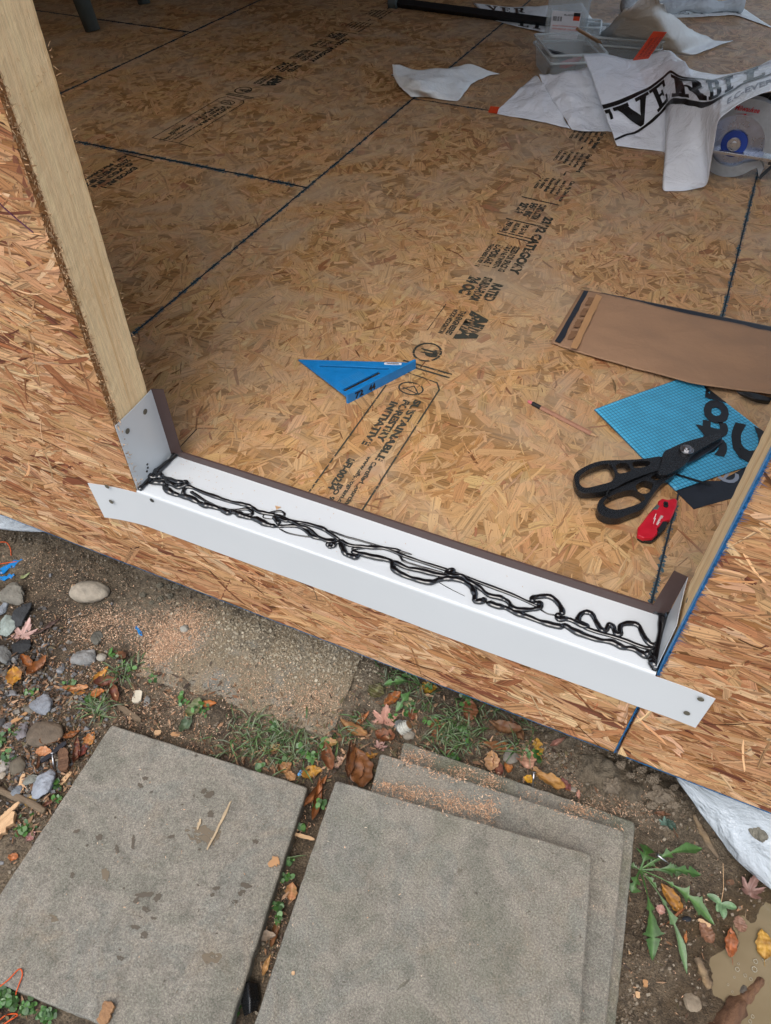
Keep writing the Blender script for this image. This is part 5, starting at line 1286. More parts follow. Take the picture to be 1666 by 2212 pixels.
# ------------------------------------------------------------------ concrete pavers
def paver(pts, top, th, label, group, moss=0, mat='paver', r=.006):
    "pts world corners (ccw from above); worn edge and rounded corners"
    P = [np.array(p[:2], float) for p in pts]; n = len(P); out = []
    for i in range(n):
        a, b_, c = P[i - 1], P[i], P[(i + 1) % n]; u = (a - b_) / np.linalg.norm(a - b_); v = (c - b_) / np.linalg.norm(c - b_)
        for k in range(5):
            t = k / 4; p = b_ + u * r * 1.2 * (1 - t) ** 2 + v * r * 1.2 * t ** 2; out.append(p)
    # subdivide edges
    Q = []
    for i in range(len(out)):
        a, b_ = out[i], out[(i + 1) % len(out)]; L = np.linalg.norm(b_ - a); k = max(1, int(L / .008))
        nn = np.array([(b_ - a)[1], -(b_ - a)[0]]) / max(L, 1e-9)
        for j in range(k): q = a + (b_ - a) * j / k; Q.append(q + nn * .0016 * (fbm(np.array(q[0]), np.array(q[1]), 60, 3, 6)))
    cen = sum(Q) / len(Q); o_ = (cen[0], cen[1], top)
    V = []; N_ = len(Q); Q = np.array(Q)
    def rng_(f, z, amp=0): return [(*(cen + (q - cen) * f), z + amp * float(fbm(np.array(q[0]), np.array(q[1]), 25, 3, 3))) for q in Q]
    W_ = np.linalg.norm(Q - cen, axis=1).mean()
    rings = [rng_(1, top - th), rng_(1.0, top - .0035), rng_(1 - .0012 / W_, top - .0012), rng_(1 - .0035 / W_, top)]
    V = [p for r_ in rings for p in r_]; F = []
    for k in range(len(rings) - 1):
        for i in range(N_): j = (i + 1) % N_; F.append((k * N_ + i, k * N_ + j, (k + 1) * N_ + j, (k + 1) * N_ + i))
    F.append(tuple((len(rings) - 1) * N_ + i for i in range(N_))); F.append(tuple(range(N_))[::-1])
    mb = MB(); mb.add(V, F); o = mb.build('paving_slab', M[mat], origin=o_); o['moss'] = float(moss)
    tag(o, label, 'paving slab', group); return o
ZL = -.42
a, b_ = px(240, 1565, ZL), px(665, 1700, ZL); l0 = px(0, 1930, ZL); r0 = px(500, 2212, ZL)
dl = (l0 - a) / np.linalg.norm(l0 - a); dr = (r0 - b_) / np.linalg.norm(r0 - b_)
paver([a, a + dl * .447, b_ + dr * .446, b_], ZL, .05, 'grey brown paving slab lying flat on the left with dark damp stains', 'grey paving slabs')
LEFTSLAB = sorted([o for o in sc.objects if o.name.startswith('paving_slab')], key=lambda o: o.name)[-1]
M['damp'] = ink_mat('damp', (92, 84, 72), .62, 0, 260); M['damp_soft'] = ink_mat('damp_soft', (116, 104, 86), .2, 0, 200)
for (zx, zy, rx, ry, n_) in [(625, 548, 40, 16, 0), (588, 572, 14, 14, 0), (680, 560, 16, 22, 0), (630, 612, 20, 14, 0), (602, 645, 14, 9, 0), (585, 688, 20, 14, 0), (622, 722, 22, 16, 0), (664, 650, 12, 8, 0), (1062, 508, 28, 14, 0), (1045, 540, 16, 18, 0), (1015, 578, 14, 12, 0), (520, 822, 15, 15, 0), (518, 786, 6, 6, 0), (428, 300, 14, 20, 0), (505, 352, 12, 18, 0), (575, 322, 10, 30, 0), (330, 274, 18, 9, 0), (606, 76, 14, 12, 0), (628, 45, 12, 12, 0), (312, 462, 12, 16, 0), (935, 520, 16, 12, 0), (918, 548, 10, 12, 0), (740, 297, 16, 10, 0), (788, 158, 6, 6, 0), (862, 352, 7, 6, 0), (536, 520, 7, 5, 0), (856, 506, 6, 6, 0), (936, 716, 6, 5, 0), (252, 350, 5, 5, 0), (498, 214, 7, 5, 0), (1104, 318, 12, 14, 0), (905, 115, 26, 16, 0), (880, 100, 16, 12, 0), (910, 200, 20, 14, 0), (376, 335, 8, 6, 0), (880, 290, 70, 60, 1), (915, 820, 40, 34, 1), (230, 650, 24, 16, 1), (455, 460, 16, 40, 1)]:
    u, v = zx / 2, 1659 + zy / 2; k_ = 22; ph = random.uniform(0, 9); V = []
    for i in range(k_):
        a = 6.283 * i / k_; q = .85 + .22 * math.sin(2 * a + ph) + .14 * math.sin(5 * a + 2 * ph) + random.uniform(-.09, .09)
        V.append(tuple(px(u + rx / 2 * q * math.cos(a), v + ry / 2 * q * math.sin(a), ZL + .0012 + (.0003 if not n_ else 0))))
    mb = MB(); mb.add(V, [tuple(range(k_))]); addpart(mb, 'damp_stain', M['damp_soft' if n_ else 'damp'], LEFTSLAB)
def stack(tl, tr, br, bl, z, th, lab, moss):
    a, b_, c, d = px(*tl, z), px(*tr, z), px(*br, z), px(*bl, z)
    dd = (d - a) / np.linalg.norm(d - a); e = (c - b_) / np.linalg.norm(c - b_)
    return paver([a, a + dd * .44, b_ + e * .44, b_], z, th, lab, 'grey paving slabs', moss)
SZ = [-.315, -.360, -.405]
stack((725, 1685), (1280, 1845), (1255, 2212), (550, 2212), SZ[0], .043, 'greenish grey paving slab on top of the stack of three', .5)
stack((822, 1626), (1351, 1795), (1311, 2212), (700, 2100), SZ[1], .043, 'grey paving slab in the middle of the stack of three', .3)
stack((872, 1601), (1374, 1776), (1331, 2212), (790, 2000), SZ[2], .043, 'mossy green grey paving slab at the bottom of the stack of three', 1.6)
zb_ = -.440
a, b_, c, d = px(292, 1456, zb_), px(717, 1593, zb_), px(765, 1460, zb_), px(408, 1270, zb_)
paver([a, b_, b_ + (c - b_) * 1.6, a + (d - a) * 1.05], zb_, .05, 'half buried paving slab dusted with sawdust below the wall', 'grey paving slabs', .4, r=.004)['dirt'] = .95

# ------------------------------------------------------------------ stones
ICO = None
def ico():
    global ICO
    if ICO is None:
        bm = bmesh.new(); bmesh.ops.create_icosphere(bm, subdivisions=4, radius=1); V = np.array([v.co[:] for v in bm.verts]); F = [[v.index for v in f.verts] for f in bm.faces]; bm.free(); ICO = (V, F)
    return ICO
def rockshape(seed, angular=.7, rough=.05):
    V, F = ico(); r = np.random.default_rng(seed); n = int(8 + 9 * (1 - angular)) ; Nn = r.normal(size=(n, 3)); Nn /= np.linalg.norm(Nn, axis=1)[:, None]; D = r.uniform(.5, .95, n)
    dots = V @ Nn.T; rad = np.min(np.where(dots > .05, D / np.maximum(dots, .05), 9), axis=1); rad = np.minimum(rad, 1.25)
    rad = angular * rad + (1 - angular) * .9
    s_ = 3.0; q = V * s_
    nz = fbm(q[:, 0] + q[:, 2] * .7, q[:, 1] - q[:, 2] * .5, 1.3, 5, seed); rad = rad * (1 + rough * 2.2 * nz)
    return V * rad[:, None], F
def stone(u, v, wpx, hpx, rgb, label, seed, angular=.7, z=None, rot=0, flat=.62, cat='stone', name='stone', rough=.05, sink=.3, group='loose stones on the ground', mat='stone'):
    zz = GZ if z is None else z
    c = px(u, v, zz); sx = np.linalg.norm(px(u + wpx / 2, v, zz) - px(u - wpx / 2, v, zz)) / 2; sy = np.linalg.norm(px(u, v - hpx / 2, zz) - px(u, v + hpx / 2, zz)) / 2 * .82
    V, F = rockshape(seed, angular, rough); h = min(sx, sy) * flat * 1.15
    # fit the extents
    ext = (V.max(0) - V.min(0)) / 2; mid = (V.max(0) + V.min(0)) / 2; V = (V - mid) / ext
    an = ROT[2]
    V = V * [sx, sy, h]; a = an + rot; R_ = np.array([[math.cos(a), -math.sin(a), 0], [math.sin(a), math.cos(a), 0], [0, 0, 1]]); W = V @ R_.T
    if z is None: zc = float(ground_h(c[0], c[1]))
    else: zc = z
    C = np.array(s2l(rgb)) * np.exp(.25 * fbm(V[:, 0] + V[:, 2], V[:, 1], 60, 4, seed + 3))[:, None] * (1 + .12 * fbm(V[:, 0], V[:, 1] + V[:, 2], 18, 2, seed + 5))[:, None]
    o = mesh_np(name, W, np.full(len(F), 3), np.array(F).ravel(), M[mat], None, angular < .6 and rough < .1, None, np.clip(C, 0, 1))
    o.location = (c[0], c[1], zc + h * (1 - sink) - .001); tag(o, label, cat, group); return o
G1 = lambda zx, zy: (.2941 * zx, 1128 + .2941 * zy)
grey, dark, beige, brown = (128, 130, 132), (64, 66, 68), (152, 142, 126), (112, 100, 86)
STN = [(680, 560, 290, 165, beige, 'large smooth beige cobble lying alone on the bare soil', .15, .75),
       (100, 540, 200, 165, (112, 108, 98), 'rough grey brown rock at the left edge below the blue plastic', .8, .6),
       (60, 760, 135, 190, (132, 142, 136), 'pale greenish slate slab leaning beside the black slate', .9, .35),
       (20, 650, 70, 110, (124, 130, 136), 'pale blue grey rock just above the greenish slate slab', .8, .5),
       (160, 690, 120, 205, (46, 48, 50), 'long black slate piece above the pink maple leaf', .9, .3),
       (165, 920, 150, 130, (38, 40, 42), 'black slate piece under the pink maple leaf', .9, .3),
       (40, 1000, 140, 150, (106, 108, 106), 'grey rock at the left edge beside the black slate', .8, .6),
       (620, 1005, 195, 130, (126, 126, 124), 'speckled grey rock beside a small round stone', .6, .55),
       (755, 1010, 78, 66, (150, 144, 132), 'small round pale stone touching the speckled grey rock', .3, .6),
       (725, 860, 95, 140, (84, 82, 74), 'dark jagged stone standing in the sawdust', .95, .4),
       (455, 1095, 62, 70, (120, 122, 124), 'small pointed grey stone left of the speckled rock', .8, .5),
       (325, 1365, 160, 165, (120, 124, 130), 'blue grey heart shaped rock near the middle of the rubble', .8, .5),
       (350, 1580, 270, 220, (98, 86, 72), 'big flat brown rock behind the nail', .3, .35),
       (170, 1550, 105, 160, (108, 104, 106), 'purple grey pointed stone left of the big brown rock', .9, .5),
       (140, 1800, 125, 170, (98, 90, 76), 'brown speckled stone below the big brown rock', .5, .6),
       (245, 1910, 115, 100, (124, 126, 118), 'grey green stone beside the white veined rock', .7, .5),
       (330, 1950, 165, 250, (138, 144, 152), 'pale blue grey veined rock leaning on the left slab', .85, .55),
       (135, 1990, 80, 105, (112, 118, 124), 'small blue grey stone above the round stick', .8, .5),
       (85, 1260, 95, 55, (116, 116, 118), 'flat grey stone below the yellow brown leaf', .7, .4),
       (220, 1380, 100, 75, (104, 98, 88), 'muddy brown stone left of the heart shaped rock', .5, .5),
       (15, 1480, 60, 80, (60, 60, 60), 'dark round stone cut by the left edge of the picture', .4, .6),
       (60, 1500, 80, 70, (112, 110, 110), 'small grey stone beside the dark round one', .7, .5),
       (450, 1800, 90, 160, (112, 114, 112), 'narrow grey stone under the bark chips by the left slab', .8, .4),
       (750, 1385, 62, 56, (140, 132, 122), 'small pinkish stone in the grass above the left slab', .6, .5),
       (40, 1790, 80, 130, (140, 134, 126), 'pale dusty stone near the left edge under the strap', .6, .5),
       (25, 1870, 50, 60, (150, 140, 124), 'small sandy stone at the left edge', .5, .5),
       (1365, 805, 66, 66, (142, 138, 128), 'round grey clod lying on the sawdust pile', .4, .8),
       (1400, 870, 54, 62, (136, 136, 126), 'smaller clod just below the round one on the sawdust', .6, .8),
       (1085, 1320, 50, 90, (118, 118, 114), 'narrow grey stone beside the white foam square', .8, .4),
       (40, 1680 - 560, 60, 50, (96, 88, 78), 'brown pebble at the left edge above the yellow leaf', .5, .5)]
for i, (zx, zy, w_, h_, rgb, lab_, ang_, fl) in enumerate(STN):
    u, v = G1(zx, zy); stone(u, v, w_ * .2941, h_ * .2941, rgb, lab_, 100 + i, ang_, None, 0, fl, rough=.085 if ang_ > .5 else .04)
G2 = lambda zx, zy: (379.6 + .3255 * zx, 1301.5 + .3255 * zy)
G3 = lambda zx, zy: (759.2 + .3906 * zx, 1464.2 + .3906 * zy)
G4 = lambda zx, zy: (1301.5 + .2648 * zx, 1626.9 + .2648 * zy)
def st2(p, w_, h_, rgb, lab_, sd, an=.5, fl=.6, **k): return stone(p[0], p[1], w_, h_, rgb, lab_, sd, an, None, 0, fl, **k)
st2(G2(1550, 890), 28, 24, (146, 138, 124), 'rounded pale stone behind the corner of the slab stack', 201, .3, .7)
st2(G2(1480, 830), 20, 34, (112, 114, 112), 'flat grey stone beside the clear bottle neck', 202, .8, .4)
st2(G3(880, 450), 36, 40, (120, 114, 104), 'grey stone among the brown leaves behind the slabs', 203, .5, .5)
st2(G3(1222, 622), 18, 18, (140, 132, 120), 'small pale stone beside the pink leaf behind the slabs', 204, .5, .6)
st2(G4(740, 2030), 38, 52, (128, 116, 98), 'half buried brown stone in the wet soil near the puddle', 205, .4, .35)
st2(G4(1170, 1925), 22, 30, (84, 78, 70), 'dark muddy stone at the edge of the puddle', 206, .6, .7)
st2(G4(690, 1355), 22, 16, (34, 38, 44), 'shiny black pebble below the yellow brown leaf', 207, .6, .6)
CL = dict(cat='clod', name='soil_clod', rough=.30, group='clods of grey soil along the wall', mat='crumb')
for i, (zx, zy, w_, h_, lab_) in enumerate([(460, 370, 60, 46, 'largest grey soil clod under the right end of the wall'), (390, 260, 32, 30, 'upper round soil clod above the largest one'), (200, 235, 22, 18, 'small pale clod left of the upper round one'), (395, 440, 26, 22, 'clod at the lower left of the largest one'), (300, 170, 24, 20, 'dark clod touching the bottom edge of the wall'), (40, 330, 40, 44, 'wide dusty clod left of the group near the slab corner'), (340, 360, 20, 18, 'small clod touching the left side of the largest one'), (560, 440, 28, 24, 'clod right of the largest one above the green ivy leaf'), (560, 320, 22, 18, 'clod between the largest one and the wall'), (120, 150, 26, 20, 'brown clod high up beside the wall bottom')]):
    st2(G4(zx, zy), w_, h_, (118, 106, 90), lab_, 300 + i, .35, .9, **CL)
for i, (zx, zy, w_, h_, lab_) in enumerate([(1190, 510, 16, 14, 'upper left clod of the cluster by the sunken slab'), (1250, 500, 14, 12, 'upper right clod of the cluster by the sunken slab'), (1190, 590, 15, 15, 'round clod in the middle of the cluster by the sunken slab'), (1260, 565, 14, 14, 'clod on the right side of the cluster by the sunken slab'), (1310, 505, 22, 12, 'wide clod resting on the sunken slab corner'), (1060, 560, 16, 12, 'leftmost clod of the cluster by the sunken slab'), (1120, 610, 12, 10, 'lowest clod of the cluster by the sunken slab')]):
    st2(G1(zx, zy), w_, h_, (104, 98, 84), lab_, 340 + i, .3, .9, **CL)
# ------------------------------------------------------------------ leaves
def leafmesh(kind, L, Wd, rgb, rgb2, curl, fold, seed, mat='leaf', nu=22, nv=8):
    r = np.random.default_rng(seed); V = []; C = []; F = []
    c1, c2 = np.array(s2l(rgb)) * .78, np.array(s2l(rgb2)) * .72
    if kind == 'maple':
        tips = [(0, 1.0), (38, .34), (52, .86), (88, .36), (108, .62), (150, .30), (180, .16)]
        ang = [t[0] for t in tips]; rd = [t[1] for t in tips]; nA = 96; nR = 7
        for j in range(nR + 1):
            for i in range(nA):
                th = 360 * i / nA; a = th if th <= 180 else 360 - th; R0 = np.interp(a, ang, rd); R0 *= 1 + .10 * math.sin(th * .55 + seed) * (1 if j == nR else 0)
                q = j / nR * R0; x = q * math.cos(math.radians(th)); y = q * math.sin(math.radians(th))
                z = curl * (x * x + y * y * 1.2) * (1 + .5 * math.sin(3 * math.radians(th) + seed)) + .05 * float(fbm(np.array(x), np.array(y), 3, 2, seed)) - fold * .06 * abs(math.sin(math.radians(th) * 2.5)) * q
                V.append((x * L * .62, y * Wd * .62, z * L)); vein = min(abs((th - t + 180) % 360 - 180) for t in (0, 52, 108, 252, 308)); k = .5 + 1.2 * float(fbm(np.array(x), np.array(y), 4, 3, seed + 2)); k = min(1, max(0, k)); c = c1 * (1 - k) + c2 * k
                if vein < 4 and j > 0: c = c * 1.25 + .02
                C.append(c)
        for j in range(nR):
            for i in range(nA): a = j * nA + i; b_ = j * nA + (i + 1) % nA; F += [(a, b_, b_ + nA, a + nA)]
        s0 = len(V)
        for k in range(5): t = k / 4; V += [(-.02 * L - t * .4 * L, -.008 * L + .03 * L * t * t, .004), (-.02 * L - t * .4 * L, .008 * L + .03 * L * t * t, .006)]; C += [c1 * .6, c1 * .6]
        for k in range(4): F.append((s0 + 2 * k, s0 + 2 * k + 2, s0 + 2 * k + 3, s0 + 2 * k + 1))
    else:
        for i in range(nu + 1):
            t = i / nu
            if kind == 'oval': w_ = math.sin(math.pi * t ** .85) ** .75
            elif kind == 'lance': w_ = (math.sin(math.pi * t ** .7) ** 1.1) * .8
            else: w_ = math.sin(math.pi * t ** .9) ** .6
            w_ *= 1 + .10 * math.sin(t * 21 + seed) ; w_ = max(w_, .02)
            th = curl * (t - .5); x0 = (math.sin(th) / curl if abs(curl) > 1e-3 else (t - .5)); zc = ((1 - math.cos(th)) / curl if abs(curl) > 1e-3 else 0)
            for j in range(nv + 1):
                q = (j / nv - .5) * 2; cr = fold * q
                y = math.sin(cr) / fold * w_ * .5 * Wd if abs(fold) > 1e-3 else q * w_ * .5 * Wd
                z = zc * L + (1 - math.cos(cr)) / max(abs(fold), 1e-3) * w_ * .5 * Wd + .13 * L * float(fbm(np.array(t * 3), np.array(q * 1.2), 1.2, 3, seed)) + .035 * Wd * math.sin(t * 42 + abs(q) * 3) * (abs(q) ** .7)
                V.append((x0 * L, y + .08 * L * math.sin(2.2 * t + seed), z)); k = .5 + 1.3 * float(fbm(np.array(t * 2), np.array(q), 2.6, 4, seed + 2)); k = min(1, max(0, k)); c = c1 * (1 - k) + c2 * k
                if abs(q) < .13: c = c * 1.3 + .015
                C.append(c)
        for i in range(nu):
            for j in range(nv): a = i * (nv + 1) + j; F.append((a, a + nv + 1, a + nv + 2, a + 1))
        s0 = len(V); V += [(-L * .5, -.0006, .001), (-L * .5, .0006, .001), (-L * .72, -.0004, .0), (-L * .72, .0004, .0)]; C += [c1 * .6] * 4; F.append((s0, s0 + 1, s0 + 3, s0 + 2))
    return np.array(V), F, np.clip(np.array(C), 0, 1)
def zsurf(x, y): return float(ground_h(x, y))
def leaf(p, Lpx, Wpx, deg, rgb, rgb2, label, kind='oval', curl=.6, fold=.5, seed=0, z=None, tilt=0, mat='leaf', cat='leaf', name='fallen_leaf', group='fallen leaves on the ground', up=.003):
    u, v = p; zz = GZ if z is None else z; c = px(u, v, zz); s_ = np.linalg.norm(px(u + 5, v, zz) - px(u - 5, v, zz)) / 10
    V, F, C = leafmesh(kind, Lpx * s_ * 1.08, Wpx * s_ * 1.3, rgb, rgb2, curl, fold, seed)
    V[:, 2] -= np.percentile(V[:, 2], 8)
    e = Euler((random.uniform(-.12, .12) + tilt, random.uniform(-.12, .12), ROT[2] + math.radians(deg))).to_matrix()
    W = V @ np.array(e).T
    me_sizes = [len(f) for f in F]; o = mesh_np(name, W, me_sizes, [i for f in F for i in f], M[mat], None, True, None, C)
    b0 = zsurf(c[0], c[1]) if z is None else z
    o.location = (c[0], c[1], b0 + up - min(0, W[:, 2].min() * .6)); tag(o, label, cat, group); return o
OR, BR, DB, YL, PK, TN, MR = (176, 104, 44), (124, 80, 48), (88, 56, 38), (196, 142, 44), (190, 152, 142), (178, 134, 84), (112, 60, 52)
leaf(G1(165, 830), 56, 50, 80, PK, (202, 170, 160), 'pink maple leaf lying on the black slate', 'maple', .10, .5, 1)
leaf(G1(215, 1045), 44, 22, 150, OR, BR, 'orange curled leaf above its darker neighbour near the left edge', 'oval', 1.6, 1.6, 2)
leaf(G1(290, 1080), 56, 26, 60, BR, OR, 'brown orange rolled leaf beside the orange curled one', 'oval', 1.8, 1.7, 3)
leaf(G1(105, 1150), 46, 26, 110, YL, (150, 96, 34), 'yellow brown flat leaf below the rolled leaves', 'oval', .4, .4, 4)
leaf(G1(880, 1000), 44, 22, 150, BR, DB, 'brown crumpled leaf right of the small round pale stone', 'oval', 1.8, 1.6, 5)
leaf(G1(560, 1228), 58, 22, 175, (198, 150, 106), OR, 'peach leaf with a yellow underside in the weeds', 'lance', .8, 1.2, 6)
leaf(G1(575, 1248), 40, 12, 178, YL, OR, 'bright yellow strip leaf under the peach leaf', 'lance', .4, .5, 7)
leaf(G1(790, 1190), 54, 28, 20, BR, MR, 'dark red brown curled leaf in the middle of the weeds', 'oval', 1.6, 1.5, 8)
leaf(G1(840, 1275), 56, 26, 130, MR, BR, 'maroon brown rolled leaf below the red brown one', 'oval', 1.5, 1.8, 9)
leaf(G1(750, 1125), 40, 14, 50, YL, OR, 'yellow orange curled leaf beside the dark green leaf', 'oval', 1.0, 1.0, 10)
leaf(G1(720, 1262), 30, 20, 10, OR, (200, 130, 70), 'small orange leaf left of the maroon rolled leaf', 'oval', 1.0, .8, 11)
leaf(G1(670, 1610), 34, 22, 60, (190, 140, 80), OR, 'tan orange leaf touching the left slab corner', 'oval', 1.0, 1.0, 12)
leaf(G1(390, 1640), 50, 20, 10, BR, (168, 124, 88), 'arched brown leaf under the big brown rock', 'oval', 2.2, 1.0, 13)
leaf(G1(340, 1715), 32, 18, 10, (206, 150, 108), OR, 'peach orange leaf left of the nail', 'oval', .6, .6, 14)
leaf(G1(290, 1790), 40, 10, 110, DB, BR, 'dark curled leaf beside the brown speckled stone', 'lance', 2.4, 1.5, 15)
leaf(G1(530, 1570), 36, 18, 30, OR, BR, 'orange brown folded leaf above the bark chips', 'oval', 1.4, 1.6, 16)
leaf(G1(560, 1700), 64, 22, 95, BR, MR, 'long brown crumpled leaf pressed against the left slab', 'oval', 1.4, 1.8, 17)
leaf(G1(620, 1690), 30, 16, 60, (130, 64, 50), MR, 'reddish brown leaf scrap by the edge of the left slab', 'oval', 1.0, 1.0, 18)
leaf(G1(235, 2060), 26, 20, 160, (178, 160, 92), YL, 'pale yellow leaf lying by the round stick', 'oval', .6, .6, 19)
leaf(G1(375, 2080), 34, 9, 40, BR, MR, 'thin brown leaf standing against the slab edge', 'lance', 1.2, 1.2, 20)
leaf(G1(190, 405), 22, 9, 55, (140, 150, 100), (156, 160, 112), 'small pale green leaf below the blue plastic shard', 'lance', .6, .6, 21)
leaf(G1(370, 770), 66, 14, 45, (78, 58, 52), (98, 74, 64), 'long dark thin leaf lying on the bare soil', 'lance', .6, 1.4, 22)
leaf(G2(1385, 800), 58, 52, 80, (196, 142, 122), (206, 160, 140), 'pink maple leaf with two dark holes near the slab stack', 'maple', .08, .5, 31)
leaf(G2(1190, 850), 70, 26, 150, BR, TN, 'brown tan folded leaf left of the pink maple leaf', 'oval', 1.4, 1.5, 32)
leaf(G2(1250, 795), 44, 16, 60, OR, BR, 'orange brown leaf curling up beside the pink maple leaf', 'lance', 1.4, 1.4, 33)
leaf(G2(1145, 1060), 84, 24, 95, BR, DB, 'tall brown leaf upright in the gap left of the stack', 'oval', .8, 1.6, 34, tilt=.2)
leaf(G2(1205, 1110), 86, 44, 100, BR, (146, 94, 50), 'big glossy brown leaf lying against the middle slab', 'oval', .8, .8, 35, tilt=.15)
leaf(G2(1168, 1140), 46, 14, 95, (200, 160, 134), PK, 'pale peach leaf between the two big brown leaves', 'lance', .5, .5, 36)
leaf(G2(1020, 1040), 64, 26, 95, (136, 84, 54), BR, 'red brown leaf left of the tall brown leaf', 'oval', .8, 1.2, 37)
leaf(G2(1080, 1075), 30, 20, 30, (206, 172, 140), PK, 'pale leaf scrap on top of the brown leaves', 'oval', .6, .6, 38)
leaf(G2(232, 718), 34, 16, 15, OR, (190, 120, 60), 'orange rolled leaf above the left slab', 'oval', 1.2, 1.4, 39)
leaf(G2(140, 735), 44, 28, 80, (104, 116, 72), (120, 120, 84), 'dusty green leaf left of the orange rolled one', 'oval', .8, .8, 40)
leaf(G2(70, 810), 50, 20, 80, (76, 96, 70), (98, 112, 84), 'dark green curved leaf near the half buried slab', 'oval', .8, .6, 41)
leaf(G2(105, 755), 20, 14, 40, (206, 150, 96), TN, 'small peach leaf lying over the dusty green leaf', 'oval', .6, .6, 42)
leaf(G2(640, 970), 44, 18, 10, (206, 180, 120), TN, 'pale yellow shell shaped leaf in the grass', 'oval', 1.4, 1.2, 43)
leaf(G2(905, 1140), 44, 22, 15, YL, (150, 110, 40), 'bright yellow brown leaf beside the blue paint fleck', 'oval', .5, .5, 44)
leaf(G2(730, 1110), 34, 22, 50, TN, BR, 'tan brown curled leaf left of the yellow brown one', 'oval', 1.2, 1.0, 45)
leaf(G2(760, 1155), 30, 14, 150, (196, 146, 100), TN, 'peach leaf scrap at the upper edge of the left slab', 'oval', .4, .4, 46)
leaf(G2(920, 1265), 84, 22, 60, (168, 104, 52), BR, 'long orange brown twisted leaf between the two slabs', 'oval', 1.2, 2.0, 47)
leaf(G2(1540, 672), 24, 20, 100, (200, 184, 140), (206, 190, 150), 'small cream leaf below the green dandelion leaf', 'oval', .6, .8, 48)
leaf(G2(1440, 650), 46, 20, 30, BR, OR, 'brown leaf crossing under the dandelion leaf', 'oval', .8, 1.0, 49)
leaf(G2(1390, 900), 44, 30, 150, (132, 76, 46), BR, 'red brown leaf underneath the pink maple leaf', 'oval', 1.0, 1.0, 50)
leaf(G2(1355, 965), 30, 26, 60, (176, 134, 122), PK, 'small pink grey leaf at the corner of the middle slab', 'maple', .1, .4, 51)
leaf(G2(1300, 1020), 30, 14, 30, YL, BR, 'yellow brown leaf just above the middle slab corner', 'oval', .6, .6, 52)
leaf(G2(1030, 945), 28, 16, 10, (136, 126, 70), TN, 'olive leaf left of the grass tuft', 'oval', .6, .6, 53)
leaf(G2(1325, 610), 34, 30, 60, (104, 104, 58), (92, 82, 56), 'dark olive leaf under the edge of the wall', 'oval', .6, .6, 54)
leaf(G3(455, 290), 42, 22, 95, BR, (150, 92, 60), 'brown folded leaf right of the clear bottle neck', 'oval', .8, 1.2, 60)
leaf(G3(650, 190), 46, 28, 75, (134, 84, 56), BR, 'ribbed brown leaf standing under the wall edge', 'oval', .8, .8, 61)
leaf(G3(340, 210), 24, 18, 60, (150, 86, 62), BR, 'small reddish leaf below the cream leaf', 'oval', .8, .8, 62)
leaf(G3(845, 285), 72, 32, 160, (136, 102, 70), BR, 'large arched brown leaf behind the slab stack', 'oval', 1.4, 1.3, 63)
leaf(G3(815, 380), 66, 24, 175, (156, 104, 56), BR, 'orange brown arched leaf below the large arched one', 'oval', 1.3, 1.2, 64)
leaf(G3(910, 300), 60, 22, 120, (140, 104, 70), DB, 'dark brown leaf hanging over the large arched one', 'lance', 1.2, 1.0, 65)
leaf(G3(768, 468), 42, 26, 85, (200, 156, 120), TN, 'peach oval leaf beside the orange leaf behind the stack', 'oval', .4, .6, 66)
leaf(G3(800, 500), 40, 18, 100, (148, 92, 66), MR, 'red brown leaf half under the peach oval leaf', 'oval', .8, 1.0, 67)
leaf(G3(865, 490), 36, 20, 70, (176, 116, 60), OR, 'orange tan folded leaf left of the pink pointed leaf', 'oval', 1.2, 1.4, 68)
leaf(G3(968, 458), 50, 34, 85, (196, 150, 124), (184, 134, 108), 'large pink pointed leaf next to the yellow leaf', 'oval', .5, .7, 69)
leaf(G3(1032, 400), 38, 20, 95, YL, (150, 120, 40), 'yellow leaf resting on dusty clover by the wall', 'oval', .5, .5, 70)
leaf(G3(1130, 388), 44, 16, 40, (160, 110, 96), (178, 136, 116), 'pinkish twisted leaf on the bare dark soil', 'lance', .9, 1.4, 71)
leaf(G3(1090, 600), 66, 26, 155, (184, 138, 72), (166, 118, 58), 'large tan yellow leaf lying on the bottom slab edge', 'oval', .9, .9, 72, z=-.425, up=.012)
leaf(G3(975, 580), 22, 15, 150, (214, 160, 30), YL, 'small bright yellow round leaf by the upright nail', 'oval', .3, .3, 73, z=-.425, up=.012)
leaf(G3(1000, 515), 44, 14, 140, (186, 136, 84), TN, 'tan strip leaf above the small yellow round leaf', 'lance', .8, .8, 74)
leaf(G3(1180, 605), 30, 16, 110, MR, (150, 84, 76), 'maroon leaf at the tip of the large tan yellow leaf', 'oval', .8, .8, 75)
leaf(G3(1258, 650), 20, 9, 80, (204, 146, 118), PK, 'small pink leaf curl on the soil right of the stack', 'oval', 1.2, 1.2, 76)
leaf(G3(425, 70), 36, 22, 10, (150, 122, 36), YL, 'yellow leaf tucked under the wall edge', 'oval', .6, .6, 77)
leaf(G3(35, 520), 50, 26, 95, (150, 96, 50), BR, 'brown leaf squeezed between middle slab and left slab', 'oval', .9, 1.2, 78)
leaf(G4(555, 1190), 62, 26, 108, (176, 124, 44), (136, 92, 40), 'yellow brown spotted leaf beside the dandelion', 'oval', .5, .9, 80)
leaf(G4(600, 1340), 60, 14, 25, (158, 98, 60), BR, 'rusty brown rolled leaf under the dandelion stems', 'lance', .8, 1.8, 81)
leaf(G4(470, 1290), 20, 16, 60, (192, 142, 126), PK, 'small pink leaf scrap by the dandelion stems', 'oval', .6, .6, 82)
leaf(G4(1205, 1130), 58, 44, 60, (146, 112, 100), (118, 86, 76), 'large curled mauve brown leaf near the plastic sheet', 'maple', .5, .8, 83)
